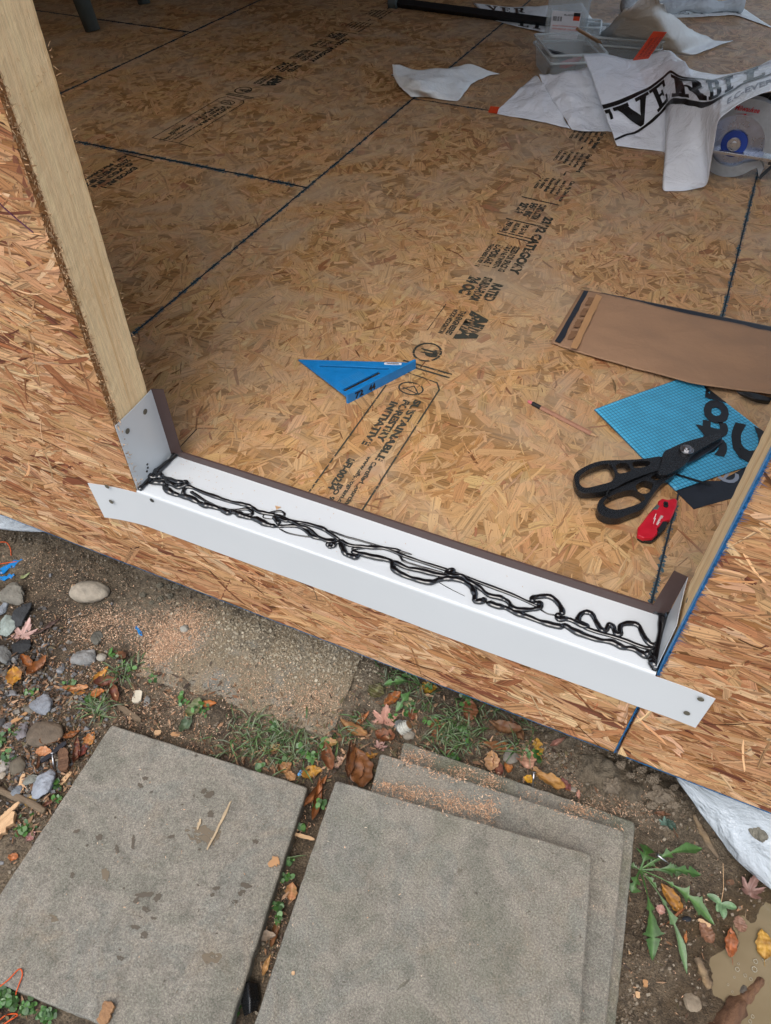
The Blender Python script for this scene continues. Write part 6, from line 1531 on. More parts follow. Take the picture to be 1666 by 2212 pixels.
leaf(G4(1050, 1540), 56, 22, 80, (176, 98, 50), (150, 92, 56), 'wet orange leaf at the edge of the puddle', 'oval', .3, .6, 84)
leaf(G4(1297, 1560), 56, 28, 80, (196, 152, 62), (164, 118, 46), 'yellow leaf floating in the puddle', 'oval', .25, .3, 85, z=GZ - .010, up=.001)
leaf(G4(1130, 1380), 32, 22, 70, (134, 98, 78), (152, 116, 94), 'wet brown leaf above the orange one by the puddle', 'oval', .3, .4, 86)
leaf(G4(675, 1505), 26, 7, 60, (206, 142, 96), OR, 'narrow orange wood coloured leaf below the dandelion', 'lance', .4, .4, 87)
leaf(G4(500, 590), 22, 22, 80, (84, 112, 98), (100, 128, 112), 'small grey green ivy leaf in a hole in the soil', 'maple', .2, .6, 88)
leaf(G4(550, 600), 26, 16, 120, (52, 74, 62), (64, 88, 72), 'dark green leaf half buried beside the ivy leaf', 'oval', .5, .6, 89)
leaf(G4(480, 510), 34, 10, 5, (110, 80, 58), BR, 'brown leaf arching over the hole by the big clod', 'oval', .8, 1.0, 90)
leaf(G4(830, 1480), 40, 24, 120, (120, 84, 62), (136, 96, 70), 'soaked brown leaf pressed into mud near the puddle', 'oval', .2, .3, 91)
leaf((1205 * .5, 1659 + 345 * .5), 0.01, .01, 0, BR, BR, 'x') if False else None
# leaves lying in the channel between the slabs (region at the lower middle of the picture)
G7 = lambda zx, zy: (zx / 2, 1659 + zy / 2)
leaf(G7(1360, 140), 92, 24, 80, (166, 100, 50), BR, 'tall twisted orange leaf in the channel between slabs', 'oval', 1.0, 1.8, 92)
leaf(G7(1262, 540), 34, 22, 80, (186, 128, 88), TN, 'tan leaf scrap half way down the channel between slabs', 'oval', .6, .7, 93)
leaf(G7(1198, 720), 56, 22, 70, (140, 98, 60), BR, 'brown rolled leaf low in the channel between slabs', 'oval', 1.0, 1.8, 94)
leaf(G7(1160, 855), 44, 14, 75, (196, 152, 96), TN, 'tan strip leaf above the black plastic scrap', 'lance', .6, .8, 95)
leaf(G7(1150, 735), 44, 20, 10, (150, 136, 120), (170, 150, 128), 'grey dried leaf beside the rolled leaf in the channel', 'oval', .8, .9, 96)
leaf(G7(66, 392), 16, 18, 80, (176, 104, 56), OR, 'small orange leaf at the left slab edge', 'oval', .6, .6, 97)
leaf(G7(140, 300), 22, 16, 50, (142, 84, 80), PK, 'small maroon leaf near the left slab edge', 'oval', .8, .8, 98)
# ------------------------------------------------------------------ green plants
def blade_leaf(mb, cb, p0, d, L, wd, bend, rgb, lobes=0, up=.3, seed=0, n=16):
    "one arching strap or toothed leaf; d horizontal unit direction"
    d = np.array([d[0], d[1], 0.]); d /= np.linalg.norm(d); s_ = np.array([-d[1], d[0], 0]); V = []; c = np.array(s2l(rgb)); r = random.Random(seed)
    b0 = len(cb)
    for i in range(n + 1):
        t = i / n; x = L * t; z = up * L * math.sin(min(1, t * 1.05) * math.pi * .9) * .55 + .0015
        ctr = np.array(p0) + d * x + s_ * bend * L * t * t; ctr[2] = p0[2] + z
        if lobes:
            ph = (t * lobes + .12 * math.sin(seed + 9 * t)) % 1; w_ = wd * (.10 if t < .28 else (.20 + .75 * (ph ** 1.5) * 1.5 * (.7 + .3 * math.sin(seed * 3 + int(t * lobes) * 2.1))) * min(1, (t - .26) * 3.2)) * (1 if t < .85 else max(0, (1 - t) / .15) * .9 + .1)
            if t > .78: w_ = wd * max(.02, ((1 - t) / .22) ** .7) * .9
        else: w_ = wd * (math.sin(math.pi * min(1, t * .93 + .05)) ** .6)
        w_ *= (1 + .18 * (r.random() - .5)) if lobes else 1
        for q in (-1, -.45, 0, .45, 1):
            V.append(tuple(ctr + s_ * q * w_ / 2 + np.array([0, 0, abs(q) * w_ * .22])))
            cb.append(c * (1.35 if q == 0 else 1) * (.85 + .3 * r.random()))
    F = [(i * 5 + j, i * 5 + j + 1, i * 5 + j + 6, i * 5 + j + 5) for i in range(n) for j in range(4)]
    mb.add(V, F)
def finish_col(mb, cb, name, mat, par=None):
    V = mb.V; return mesh_np(name, V, [len(f) for f in mb.F], [i for f in mb.F for i in f], M[mat], par, True, None, np.clip(np.array(cb), 0, 1))
dc = G4(300, 965); dcw = px(*dc, GZ); dcw[2] = zsurf(dcw[0], dcw[1]) + .004
dan = empty('dandelion', tuple(dcw)); tag(dan, 'green dandelion with long toothed leaves growing beside the slab stack', 'weed')
for i, (tip, wd, lob, bend, up) in enumerate([((345, 770), 36, 2, .1, .5), ((410, 900), 22, 3, .1, .35), ((220, 925), 16, 2, .0, .3), ((230, 1150), 34, 3, .15, .35), ((790, 800), 26, 4, -.18, .35), ((640, 985), 26, 3, .10, .30), ((790, 1010), 24, 4, -.05, .28), ((880, 1400), 26, 5, -.25, .22), ((660, 1780), 20, 5, -.28, .20), ((395, 1700), 30, 4, -.12, .20), ((435, 1110), 10, 3, 0, .25), ((500, 850), 18, 2, .1, .3)]):
    tp = px(*G4(*tip), GZ); d = tp - dcw; L = math.hypot(d[0], d[1]); s_ = .00085
    d2 = np.array([d[0], d[1]]) - bend * np.array([-d[1], d[0]])
    mb = MB(); cb = []; blade_leaf(mb, cb, dcw, d2, L, wd * s_ * 1.15, bend, [(58, 90, 42), (72, 104, 54), (88, 114, 76)][i % 3], lob, up, i, 40)
    o = finish_col(mb, cb, 'leaf', 'green'); keeploc(o, dan)
for nm, pc, lst, lab_ in [('seedling', (970, 1235), [(855, 1150), (930, 1290), (985, 1350), (1095, 1270)], 'dusty four leaved seedling on the wet soil by the puddle')]:
    cw = px(*G4(*pc), GZ); cw[2] = zsurf(cw[0], cw[1]) + .002; pl = empty(nm, tuple(cw)); tag(pl, lab_, 'weed')
    for k, t_ in enumerate(lst):
        tp = px(*G4(*t_), GZ); d = tp - cw; mb = MB(); cb = []; blade_leaf(mb, cb, cw, d[:2], math.hypot(*d[:2]), .013, .05, (96, 124, 88), 0, .2, k); keeploc(finish_col(mb, cb, 'leaf', 'green'), pl)
    mb = MB(); mb.tube([tuple(cw), tuple(px(*G4(990, 1100), GZ + .004)), tuple(px(*G4(985, 900), GZ + .004))], .0006, 5); addpart(mb, 'stem', M['splinter'], pl)
# toothed leaf under the wall edge
cw = px(*G2(1620, 560), GZ); cw[2] += .01; pl = empty('dandelion', tuple(cw)); tag(pl, 'dandelion leaves poking out from under the wall edge', 'weed')
for k, t_ in enumerate([(1450, 745), (1500, 500), (1700, 600), (1560, 480), (1380, 560)]):
    tp = px(*G2(*t_), GZ); d = tp - cw; mb = MB(); cb = []; blade_leaf(mb, cb, cw, d[:2], math.hypot(*d[:2]), .020, .05, (78, 112, 62), 3, .35, k, 30); keeploc(finish_col(mb, cb, 'leaf', 'green'), pl)
# grass blades and clover: uncountable
mb = MB(); cb = []
TUF = [((200, 1525), 40, 26), ((218, 1538), 46, 22), ((545, 1585), 60, 60), ((570, 1615), 60, 46), ((605, 1590), 40, 40), ((480, 1610), 24, 60), ((655, 1590), 40, 40), ((640, 1640), 24, 40), ((775, 1560), 20, 30), ((960, 1590), 80, 34), ((985, 1560), 50, 50), ((1010, 1600), 40, 40), ((900, 1500), 40, 60), ((845, 1470), 40, 40), ((1120, 1620), 24, 30), ((1130, 1560), 24, 50), ((735, 1590), 20, 20), ((265, 1460), 30, 26), ((290, 1440), 20, 20), ((600, 1860), 8, 20), ((930, 1630), 30, 40), ((1050, 1540), 30, 50), ((700, 1600), 30, 50)]
for (c, n, spr) in TUF:
    for k in range(n):
        u, v = c[0] + random.gauss(0, spr * .4), c[1] + random.gauss(0, spr * .3); p = px(u, v, GZ); p[2] = zsurf(p[0], p[1]) - .002
        a = random.uniform(0, 6.28); L = random.uniform(.012, .05)
        blade_leaf(mb, cb, p, (math.cos(a), math.sin(a)), L, random.uniform(.0012, .0034), random.uniform(-.5, .5), random.choice([(86, 104, 66), (72, 98, 52), (104, 112, 84), (92, 100, 78), (60, 84, 44)]), 0, random.uniform(.15, 1.0), k, 6)
o = finish_col(mb, cb, 'grass', 'green'); tag(o, 'short dusty grass blades growing between the slabs and the wall', 'grass', kind='stuff')
mb = MB(); cb = []
CLV = [((248, 1418), 16, 14), ((152, 1480), 12, 14), ((60, 1495), 6, 10), ((78, 1498), 8, 12), ((194, 1510), 10, 10), ((332, 1470), 14, 12), ((280, 1440), 16, 20), ((8, 1610), 24, 20), ((20, 1640), 16, 20), ((26, 1580), 10, 16), ((126, 1700), 14, 14), ((126, 1730), 10, 12), ((60, 1788), 26, 22), ((50, 1800), 16, 14), ((650, 1620), 16, 14), ((672, 1640), 18, 16), ((700, 1610), 14, 16), ((590, 1575), 10, 12), ((560, 1660), 8, 10), ((610, 1650), 10, 12), ((1000, 1580), 20, 26), ((935, 1560), 16, 16), ((1150, 1632), 20, 16), ((1165, 1640), 14, 12), ((1010, 1520), 16, 22), ((885, 1535), 14, 16), ((625, 1862), 16, 10), ((618, 1900), 14, 10), ((600, 1960), 16, 12), ((606, 1985), 14, 12), ((592, 1895), 10, 12), ((650, 1790), 8, 8), ((514, 2185), 10, 14), ((20, 2160), 60, 22), ((60, 2180), 50, 18), ((100, 2195), 40, 16), ((8, 2150), 24, 12), ((690, 1740), 14, 10), ((440, 1545), 14, 18), ((400, 1520), 10, 16), ((980, 1640), 16, 20), ((845, 1555), 12, 14)]
for (c, n, spr) in CLV:
    for k in range(n):
        u, v = c[0] + random.gauss(0, spr * .45), c[1] + random.gauss(0, spr * .4); p = px(u, v, GZ); p[2] = zsurf(p[0], p[1]) + random.uniform(.001, .012)
        r_ = random.uniform(.0022, .0058); a = random.uniform(0, 6.28); tl = Euler((random.uniform(-.6, .6), random.uniform(-.6, .6), a)).to_matrix(); m_ = 9; el = random.uniform(.7, 1.5)
        V = [tuple(Vector(p) + tl @ Vector((r_ * el * math.cos(6.28 * q / m_), r_ * math.sin(6.28 * q / m_), .15 * r_ * math.cos(12.56 * q / m_)))) for q in range(m_)]
        mb.add(V, [tuple(range(m_))]); cl_ = np.array(s2l(random.choice([(62, 100, 48), (80, 122, 58), (54, 86, 44), (92, 118, 80), (70, 110, 50)]))) * random.uniform(.8, 1.2); cb += [cl_] * m_
o = finish_col(mb, cb, 'ground_cover', 'green'); tag(o, 'small round leaved weeds and clover creeping between the slabs', 'ground cover', kind='stuff')

# ------------------------------------------------------------------ loose sawdust, crumbs, litter (uncountable)
def scatter(name, label, cat, blobs, mat, cols, size, zf, shape='sliver', hgt=.002, lay=.004):
    Vs = []; C = []; n_tot = 0; S = []; I = []; b = 0
    for (u, v, ru, rv, n) in blobs:
        U = u + rng.normal(0, .5, n) * ru; Vv = v + rng.normal(0, .5, n) * rv
        for uu, vv in zip(U, Vv):
            p = px(uu, vv, GZ); z = zf(p, uu, vv)
            if z is None: continue
            a = random.uniform(0, 6.28); t1, t2 = random.gauss(0, .4), random.gauss(0, .4)
            L = random.uniform(*size) * random.uniform(.4, 1); W = L * (random.uniform(.12, .4) if shape == 'sliver' else random.uniform(.6, 1))
            e = np.array(Euler((t1, t2, a)).to_matrix())
            if shape == 'sliver': Q = np.array([[-L, -W * .4, 0], [-.2 * L, -W, 0], [L, -W * .2, 0], [.9 * L, W * .5, 0], [-.3 * L, W, hgt * .2]])
            else: Q = None
            if shape == 'sliver':
                # re-project onto the surface the piece lies on
                d = (px(uu, vv, z))
                Vs.append(Q @ e.T + np.array([d[0], d[1], z + random.uniform(.0005, lay)])); S.append([5]); I.append(np.arange(5) + b); k = 5
            else:
                d = px(uu, vv, z); r3 = rng.normal(0, .16, (8, 1)); cube = CUBO * L * (1 + r3) * [1, W / L, .7]
                Vs.append(cube @ e.T + np.array([d[0], d[1], z + L * .25])); S.append([4] * 6 + [3] * 0); I.append((CUBF + b).ravel()); k = 8
            c = np.array(s2l(cols[random.randrange(len(cols))])) * random.uniform(.75, 1.2); C.append(np.tile(c, (k, 1))); b += k
    o = mesh_np(name, np.concatenate(Vs), np.concatenate(S), np.concatenate(I), M[mat], None, False, None, np.clip(np.concatenate(C), 0, 1))
    tag(o, label, cat, kind='stuff'); return o
CUBO = np.array([(x, y, z) for x in (-.6, .6) for y in (-.6, .6) for z in (-.6, .6)]); CUBF = np.array([(0, 1, 3, 2), (4, 6, 7, 5), (0, 4, 5, 1), (2, 3, 7, 6), (0, 2, 6, 4), (1, 5, 7, 3)])
SLB = []   # slab tops for the scatter to lie on
def slabpoly(us, z): return ([px(u, v, z)[:2] for u, v in us], z)
SLB = [slabpoly([(725, 1685), (1280, 1845), (1255, 2230), (530, 2300)], SZ[0]), slabpoly([(822, 1626), (1351, 1795), (1311, 2212), (700, 2100)], SZ[1]), slabpoly([(872, 1601), (1374, 1776), (1331, 2212), (790, 2000)], SZ[2]),
       slabpoly([(240, 1565), (665, 1700), (480, 2300), (-100, 2100)], ZL), slabpoly([(292, 1456), (717, 1593), (790, 1400), (408, 1270)], zb_)]
def pip(x, y, P):
    c = False; j = len(P) - 1
    for i in range(len(P)):
        if (P[i][1] > y) != (P[j][1] > y) and x < (P[j][0] - P[i][0]) * (y - P[i][1]) / (P[j][1] - P[i][1] + 1e-12) + P[i][0]: c = not c
        j = i
    return c
def zon(p, u, v):
    for P, z in SLB:
        q = px(u, v, z)
        if pip(q[0], q[1], P): return max(z, zsurf(q[0], q[1])) if z == zb_ else z
    if inside_dist(p[0], p[1], PIT) > -.02: return None
    return zsurf(p[0], p[1])
def zgr(p, u, v):
    z = zon(p, u, v)
    return z if (z is not None and z < -.43) else None
SAW = [(205, 218, 140, 149, 96)]
SW = [(214, 178, 146), (200, 160, 128), (222, 192, 162), (186, 146, 114)]
bl = [(250, 1345, 120, 36, 900), (370, 1380, 70, 46, 1900), (410, 1340, 60, 40, 900), (200, 1380, 80, 40, 600), (330, 1420, 40, 40, 400), (640, 1520, 120, 50, 500), (560, 1470, 160, 70, 700), (690, 1510, 50, 40, 300), (150, 1300, 200, 90, 500), (130, 1230, 180, 60, 400), (200, 1450, 80, 30, 260), (330, 1530, 160, 70, 500), (480, 1590, 160, 50, 350), (100, 1560, 160, 160, 300),
      (1320, 1745, 90, 40, 350), (1210, 1690, 60, 30, 160), (1380, 1750, 60, 60, 160), (1450, 1900, 200, 300, 260), (600, 1990, 30, 200, 200), (640, 1750, 60, 60, 160)]
bl = [(a, b_, c, d, int(n * (3.0 if 220 < a < 480 and n > 300 else 1.7))) for a, b_, c, d, n in bl]
scatter('sawdust', 'pale orange sawdust piled on the soil below the wall', 'sawdust', bl, 'chip', SW, (.0009, .0036), zgr, 'sliver')
scatter('sawdust', 'fine pale sawdust dusting the bare soil at the upper left', 'sawdust', [(120, 1240, 240, 80, 1500), (260, 1290, 200, 80, 1300), (60, 1340, 120, 120, 500), (150, 1350, 160, 60, 500), (450, 1560, 340, 70, 900), (700, 1490, 80, 60, 400), (560, 1440, 220, 90, 900)], 'chip', [(186, 164, 132), (172, 150, 118), (200, 180, 148)], (.0007, .0022), zgr, 'sliver', .001, .002)
bl2 = [(897, 1638, 44, 22, 500), (930, 1660, 10, 20, 60), (990, 1672, 50, 20, 420), (1060, 1690, 34, 24, 320), (840, 1702, 40, 12, 300), (893, 1716, 50, 18, 420), (960, 1728, 60, 22, 330), (1010, 1745, 60, 20, 420), (1050, 1755, 26, 26, 260), (1270, 1755, 60, 20, 300), (1240, 1745, 40, 14, 160), (1150, 1725, 60, 20, 60), (1330, 1790, 20, 12, 40)]
scatter('sawdust', 'orange sawdust drifts on the ledges of the stacked slabs', 'sawdust', bl2, 'chip', SW, (.0010, .0040), zon, 'sliver', .002, .005)
bl3 = [(350, 1800, 500, 300, 180), (900, 1950, 500, 300, 70), (420, 1760, 300, 120, 60), (1300, 1950, 60, 300, 20)]
scatter('wood_bits', 'tiny pale wood bits sprinkled over the slab tops', 'sawdust', bl3, 'chip', SW + [(120, 100, 80), (222, 206, 180)], (.0008, .003), zon, 'sliver', .001, .0005)
LT = [(110, 78, 54), (84, 64, 48), (136, 102, 74), (168, 134, 104), (66, 54, 44), (98, 88, 60), (78, 62, 50), (150, 120, 92)]
bl4 = [(120, 1560, 200, 200, 1200), (60, 1640, 120, 160, 800), (60, 1450, 140, 100, 500), (300, 1500, 200, 60, 300), (560, 1640, 240, 50, 400), (1000, 1600, 260, 80, 500), (860, 1560, 140, 120, 300), (700, 1600, 100, 90, 200), (350, 1520, 260, 70, 220), (560, 1620, 260, 60, 340), (760, 1620, 90, 90, 200), (980, 1590, 260, 90, 420), (640, 1720, 40, 60, 80), (590, 1980, 40, 240, 180), (1180, 1650, 120, 70, 100), (1430, 1950, 220, 280, 120), (30, 1500, 80, 100, 120), (50, 1770, 60, 40, 80), (20, 2190, 80, 30, 60)]
scatter('leaf_litter', 'broken leaf and bark litter between the slabs and the wall', 'leaf litter', bl4, 'chip', LT, (.0025, .011), zgr, 'sliver', .004, .006)
SO = [(112, 100, 84), (100, 88, 72), (124, 112, 96), (92, 80, 66), (132, 122, 106)]
bl5 = [(40, 1150, 200, 40, 500), (240, 1220, 300, 50, 700), (400, 1290, 80, 60, 420), (660, 1400, 260, 70, 1500), (600, 1380, 220, 90, 700), (720, 1440, 120, 50, 500), (900, 1480, 160, 50, 300), (1150, 1610, 180, 50, 500), (1300, 1665, 160, 60, 1300), (1420, 1740, 160, 90, 700), (1240, 1640, 160, 50, 500), (1450, 1900, 260, 400, 1100), (150, 1400, 300, 200, 500), (100, 1600, 260, 300, 900), (600, 1950, 50, 300, 400), (500, 1560, 300, 60, 500), (1350, 2150, 60, 160, 300)]
bl6 = [(660, 1400, 260, 60, 1500), (600, 1375, 220, 80, 800), (720, 1440, 120, 50, 500), (520, 1340, 120, 40, 400)]
scatter('soil_crumbs', 'dusty grey crumbs of dry earth on the half buried slab', 'soil', bl6, 'crumb', [(158, 146, 124), (144, 132, 112), (168, 158, 138)], (.0014, .0056), zgr, 'crumb')
bl5 = [q for q in bl5 if q[:2] not in ((660, 1400), (600, 1380), (720, 1440))]
scatter('soil_crumbs', 'grey brown soil crumbs scattered along the foot of the wall', 'soil', bl5, 'crumb', SO, (.0014, .0052), zgr, 'crumb')
GR = [(120, 120, 120), (98, 98, 98), (140, 134, 124), (84, 82, 80)]
scatter('gravel', 'small grey gravel among the rubble on the left', 'gravel', [(60, 1560, 150, 240, 260), (140, 1480, 160, 80, 90), (40, 1680, 90, 80, 160), (30, 1410, 80, 90, 120), (90, 1540, 160, 160, 260)], 'crumb', GR, (.003, .009), zgr, 'crumb')

# ------------------------------------------------------------------ sticks, bark, chips, nails, plastic
def stick(pts, r, rgbmat, label, name='stick', cat='stick', lift=None, n=14, jag=.12):
    Q = catmull([np.array([*px(u, v, GZ)[:2], 0]) for u, v in pts], 5); P = []
    for q in Q: P.append((q[0], q[1], zsurf(q[0], q[1]) + (lift if lift is not None else r[0] * .8)))
    R_ = [np.interp(i / (len(P) - 1), np.linspace(0, 1, len(r)), r) * random.uniform(1 - jag, 1 + jag) for i in range(len(P))]
    mb = MB(); mb.tube(P, R_, n); fk = [random.uniform(.72, 1.15) for _ in range(n)]
    for i in range(len(P)):
        for k in range(n): q = Vector(P[i]); mb.V[i * n + k] = tuple(q + (Vector(mb.V[i * n + k]) - q) * (fk[k] * (1 + .12 * math.sin(i * 1.3 + k * 2))))
    mb.V = [tuple(Vector(v) + Vector((random.uniform(-1, 1), random.uniform(-1, 1), random.uniform(-1, 1))) * r[0] * .10) for v in mb.V]; o = mb.build(name, M[rgbmat], origin=P[0], smooth=True); tag(o, label, cat); return o
M['twig'] = wood_mat('twig', (96, 80, 62), (120, 104, 84), 0, .85); M['bark'] = attr_mat('bark', .9, scale=120)
M['bark_red'] = wood_mat('bark_red', (78, 54, 40), (112, 82, 60), 1, .8, 1.0)
stick([(-20, 1705), (30, 1722), (70, 1740), (102, 1760)], [.0065, .006, .0055], 'twig', 'round grey brown stick lying at the left edge above the slab')
stick([(1498, 1762), (1515, 1790), (1530, 1815), (1554, 1850)], [.0035, .006, .007, .002], 'twig', 'dark pointed stick along the edge of the plastic sheet')
stick([(1503, 2070), (1515, 2095), (1528, 2120), (1534, 2136)], [.005, .0075, .008, .004], 'twig', 'short grey weathered stick half sunk near the puddle')
stick([(1652, 2112), (1630, 2140), (1600, 2170), (1570, 2212), (1540, 2250)], [.006, .010, .014, .016, .018], 'bark_red', 'thick reddish bark stick lying half in the puddle', jag=.06)
stick([(1480, 2040 - 200), (1490, 1920), (1500, 1960)], [.0006, .0006], 'twig', 'thin pale root thread on the wet soil', jag=.05) if False else None
stick([(1616, 1960), (1610, 2010), (1596, 2050), (1590, 2065)], [.0008, .0007], 'twig', 'thin dark leaf stalk trailing into the puddle', jag=.05)
stick([(186, 1480), (168, 1500), (146, 1522), (138, 1530)], [.0028, .003, .0015], 'twig', 'tan twig crossing the weeds above the left slab')
stick([(21, 1537), (40, 1528), (72, 1514)], [.0012, .0013], 'splinter', 'pale straw stalk among the rubble', jag=.05)
stick([(0, 1466 + 100), (16, 1562), (20, 1560)], [.0015, .0012], 'splinter', 'short pale sliver at the left edge', jag=.05)
M['straw'] = plain('straw', (178, 158, 128), .8, 0, .15, 200, .3); M['foam'] = plain('foam', (196, 188, 168), .7, 0, .12, 60, .3)
def chip(p, Lpx, Wpx, deg, mat, label, th=.002, name='wood_chip', cat='wood chip', z=None, jag=.12, group='wood chips on the ground', up=.001, rag=5, tilt=0):
    jag = jag * 1.6
    u, v = p; zz = GZ if z is None else z; c = px(u, v, zz); s_ = np.linalg.norm(px(u + 5, v, zz) - px(u - 5, v, zz)) / 10; L, W = Lpx * s_ / 2, Wpx * s_ / 2
    o_ = []; 
    for t in np.linspace(-1, 1, 9): o_.append((t * L * random.uniform(.9, 1), -W * (1 + random.uniform(-jag, jag)) * (1 if abs(t) < 1 else .6)))
    for k in range(rag): o_.append((L * (1 + random.uniform(-.05, .12) * (k % 2)), -W * .5 + W * k / max(1, rag - 1)))
    for t in np.linspace(1, -1, 9): o_.append((t * L, W * (1 + random.uniform(-jag, jag)) * (1 if abs(t) < 1 else .6)))
    for k in range(rag): o_.append((-L * (1 + random.uniform(-.05, .12) * (k % 2)), W * .5 - W * k / max(1, rag - 1)))
    mb = MB(); mb.prism(o_, 0, th); o = mb.build(name, M[mat])
    zc = zsurf(c[0], c[1]) if z is None else z
    o.location = (c[0], c[1], zc + up); o.rotation_euler = (random.uniform(-.08, .08) + tilt, random.uniform(-.08, .08), ROT[2] + math.radians(deg)); tag(o, label, cat, group); return o
chip(G1(480, 1765), 52, 20, 110, 'bark_red', 'thick reddish wood chunk beside the left slab', .010, up=.004)
chip(G1(470, 1905), 44, 10, 60, 'splinter', 'long pale splinter by the left slab edge', .003)
chip(G1(955, 1415), 66, 11, 148, 'twig', 'long brown bark strip above the left slab', .004)
chip(G1(145, 1445), 36, 9, 45, 'kraft_tape', 'white and brown painted splinter among the rubble', .003)
chip(G1(175, 1935), 40, 12, 98, 'splinter', 'shredded pale bark piece beside the small stone', .004)
chip(G1(538, 510), 26, 6, 100, 'splinter', 'upright orange chip beside the smooth beige cobble', .0015)
chip(G1(1010, 1285), 28, 20, 95, 'foam', 'pale cream foam square among the weeds', .005, name='foam_piece', cat='foam piece', rag=2, jag=.03)
chip(G1(1160, 1550), 14, 12, 10, 'splinter', 'small square tan chip above the left slab', .003)
chip(G1(1300, 1560), 26, 9, 175, 'kraft_tape', 'pale pink chip at the edge of the left slab', .002)
chip(G1(1220, 1500), 40, 5, 30, 'twig', 'thin grey splinter above the left slab', .002)
chip((14, 1790), 62, 26, 62, 'splinter', 'big splintered pale wood piece at the left edge', .012, up=.006, jag=.25, rag=9)
chip((30, 1762), 46, 9, 50, 'splinter', 'sharp splinter lying on the big splintered piece', .004, up=.018)
chip(G7(948, 250), 108, 5, 72, 'straw', 'long thin pale splinter on top of the left slab', .002, z=ZL + .001, jag=.3)
chip(G7(862, 245), 22, 6, 80, 'straw', 'small pointed pale chip left of the long splinter', .002, z=ZL + .001, jag=.3)
chip(G7(1183, 410), 24, 18, 30, 'kraft_tape', 'jagged tan chip on the right edge of the left slab', .002, z=ZL + .001, jag=.3)
chip(G7(1265, 255), 30, 10, 150, 'splinter', 'pale chip in the channel between slabs', .003)
chip(G7(1310, 300), 50, 7, 165, 'splinter', 'long pale chip crossing the channel between slabs', .003, up=.01)
chip(G7(463, 1060), 40, 26, 80, 'dark_wood', 'brown bark flake on the left slab near the bottom', .008, z=ZL + .001, jag=.15)
chip(G7(1268, 888), 7, 7, 10, 'splinter', 'tiny pale chip on the top slab of the stack', .002, z=SZ[0] + .001)
chip(G4(348, 1885), 14, 10, 80, 'kraft_tape', 'pale pink chip on the wet soil beside the stack', .003)
chip(G4(285, 1975), 12, 9, 80, 'splinter', 'peach chip just below the pale pink one', .003)
chip(G4(220, 1635), 8, 6, 0, 'splinter', 'tiny tan chip close to the stack', .002)
chip(G4(1045, 1055), 16, 10, 10, 'bark_red', 'reddish bark bit above the seedling', .003)
chip(G4(820, 1395), 26, 8, 150, 'splinter', 'orange chip poking out of the soaked leaf', .004)
BL = dict(name='plastic_scrap', cat='plastic scrap', group='blue plastic scraps')
chip((28, 1222), 66, 14, 40, 'blue_plastic', 'large torn blue plastic shard at the left edge', .002, jag=.5, **BL)
chip((10, 1248), 40, 10, 20, 'blue_plastic', 'lower torn strip of blue plastic at the left edge', .002, jag=.5, **BL)
chip(G1(1015, 795), 44, 6, 128, 'blue_plastic', 'narrow bright blue plastic strip on the sawdust', .002, jag=.3, **BL)
chip(G1(1200, 905), 26, 8, 60, 'dye_light', 'pale blue plastic strip on the sawdust', .002, jag=.2, **BL)
chip(G1(1285, 962), 18, 6, 160, 'seam_blue', 'small dark blue scrap below the pale blue strip', .002, **BL)
chip(G2(250, 150), 22, 6, 5, 'seam_blue', 'dark blue scrap on the sunken slab near the wall', .002, **BL)
chip(G2(204, 252), 14, 5, 95, 'blue_dark', 'small navy scrap on the sunken slab', .002, **BL)
chip(G3(632, 358), 12, 10, 100, 'dye_light', 'light blue paint fleck in the grass', .002, **BL)
chip(G2(830, 1140), 14, 9, 60, 'dye_light', 'pale blue fleck beside the yellow brown leaf', .002, **BL)
chip(G1(410, 1710), 60, 11, 50, 'navy_film', 'black striped strap half buried beside the nail', .002, name='strap', cat='strap', group=None, up=.006)
mb = MB(); c0 = G7(1085, 985)
scr, _ = grid_sheet('plastic_scrap', [[P3(516, 2130, GZ + .012), P3(536, 2120, GZ + .022), P3(556, 2124, GZ + .012)], [P3(520, 2160, GZ + .010), P3(540, 2155, GZ + .03), P3(562, 2160, GZ + .01)], [P3(528, 2196, GZ + .008), P3(540, 2190, GZ + .022), P3(556, 2180, GZ + .008)]], M['black_plastic'], 8, None, 1, .0, .0006)
tag(scr, 'crumpled black plastic scrap stuck in the channel between slabs', 'plastic scrap')
def nail(p0, p1, z0, z1, label, r=.0016):
    a, b_ = px(*p0, z0), px(*p1, z1); o = empty('nail', tuple(b_)); tag(o, label, 'nail', 'loose bright nails')
    mb = MB(); mb.tube([a, b_], [r, r], 10); addpart(mb, 'shank', M['steel'], o, smooth=True)
    mb = MB(); d = (a - b_) / np.linalg.norm(a - b_); mb.cyl(a, r * 2.4, .0012, tuple(d), 16); addpart(mb, 'head', M['steel'], o); return o
nail(G1(384, 1695), G1(396, 1815), GZ + .03, GZ + .012, 'bright nail standing over the striped strap on the left')
nail(G3(1011, 520), G3(1003, 603), SZ[2] + .025, SZ[2] + .004, 'bright nail standing at the edge of the bottom slab')
nail(G4(448, 830), G4(560, 915), GZ + .035, GZ + .02, 'bright nail lying across the dandelion leaves')
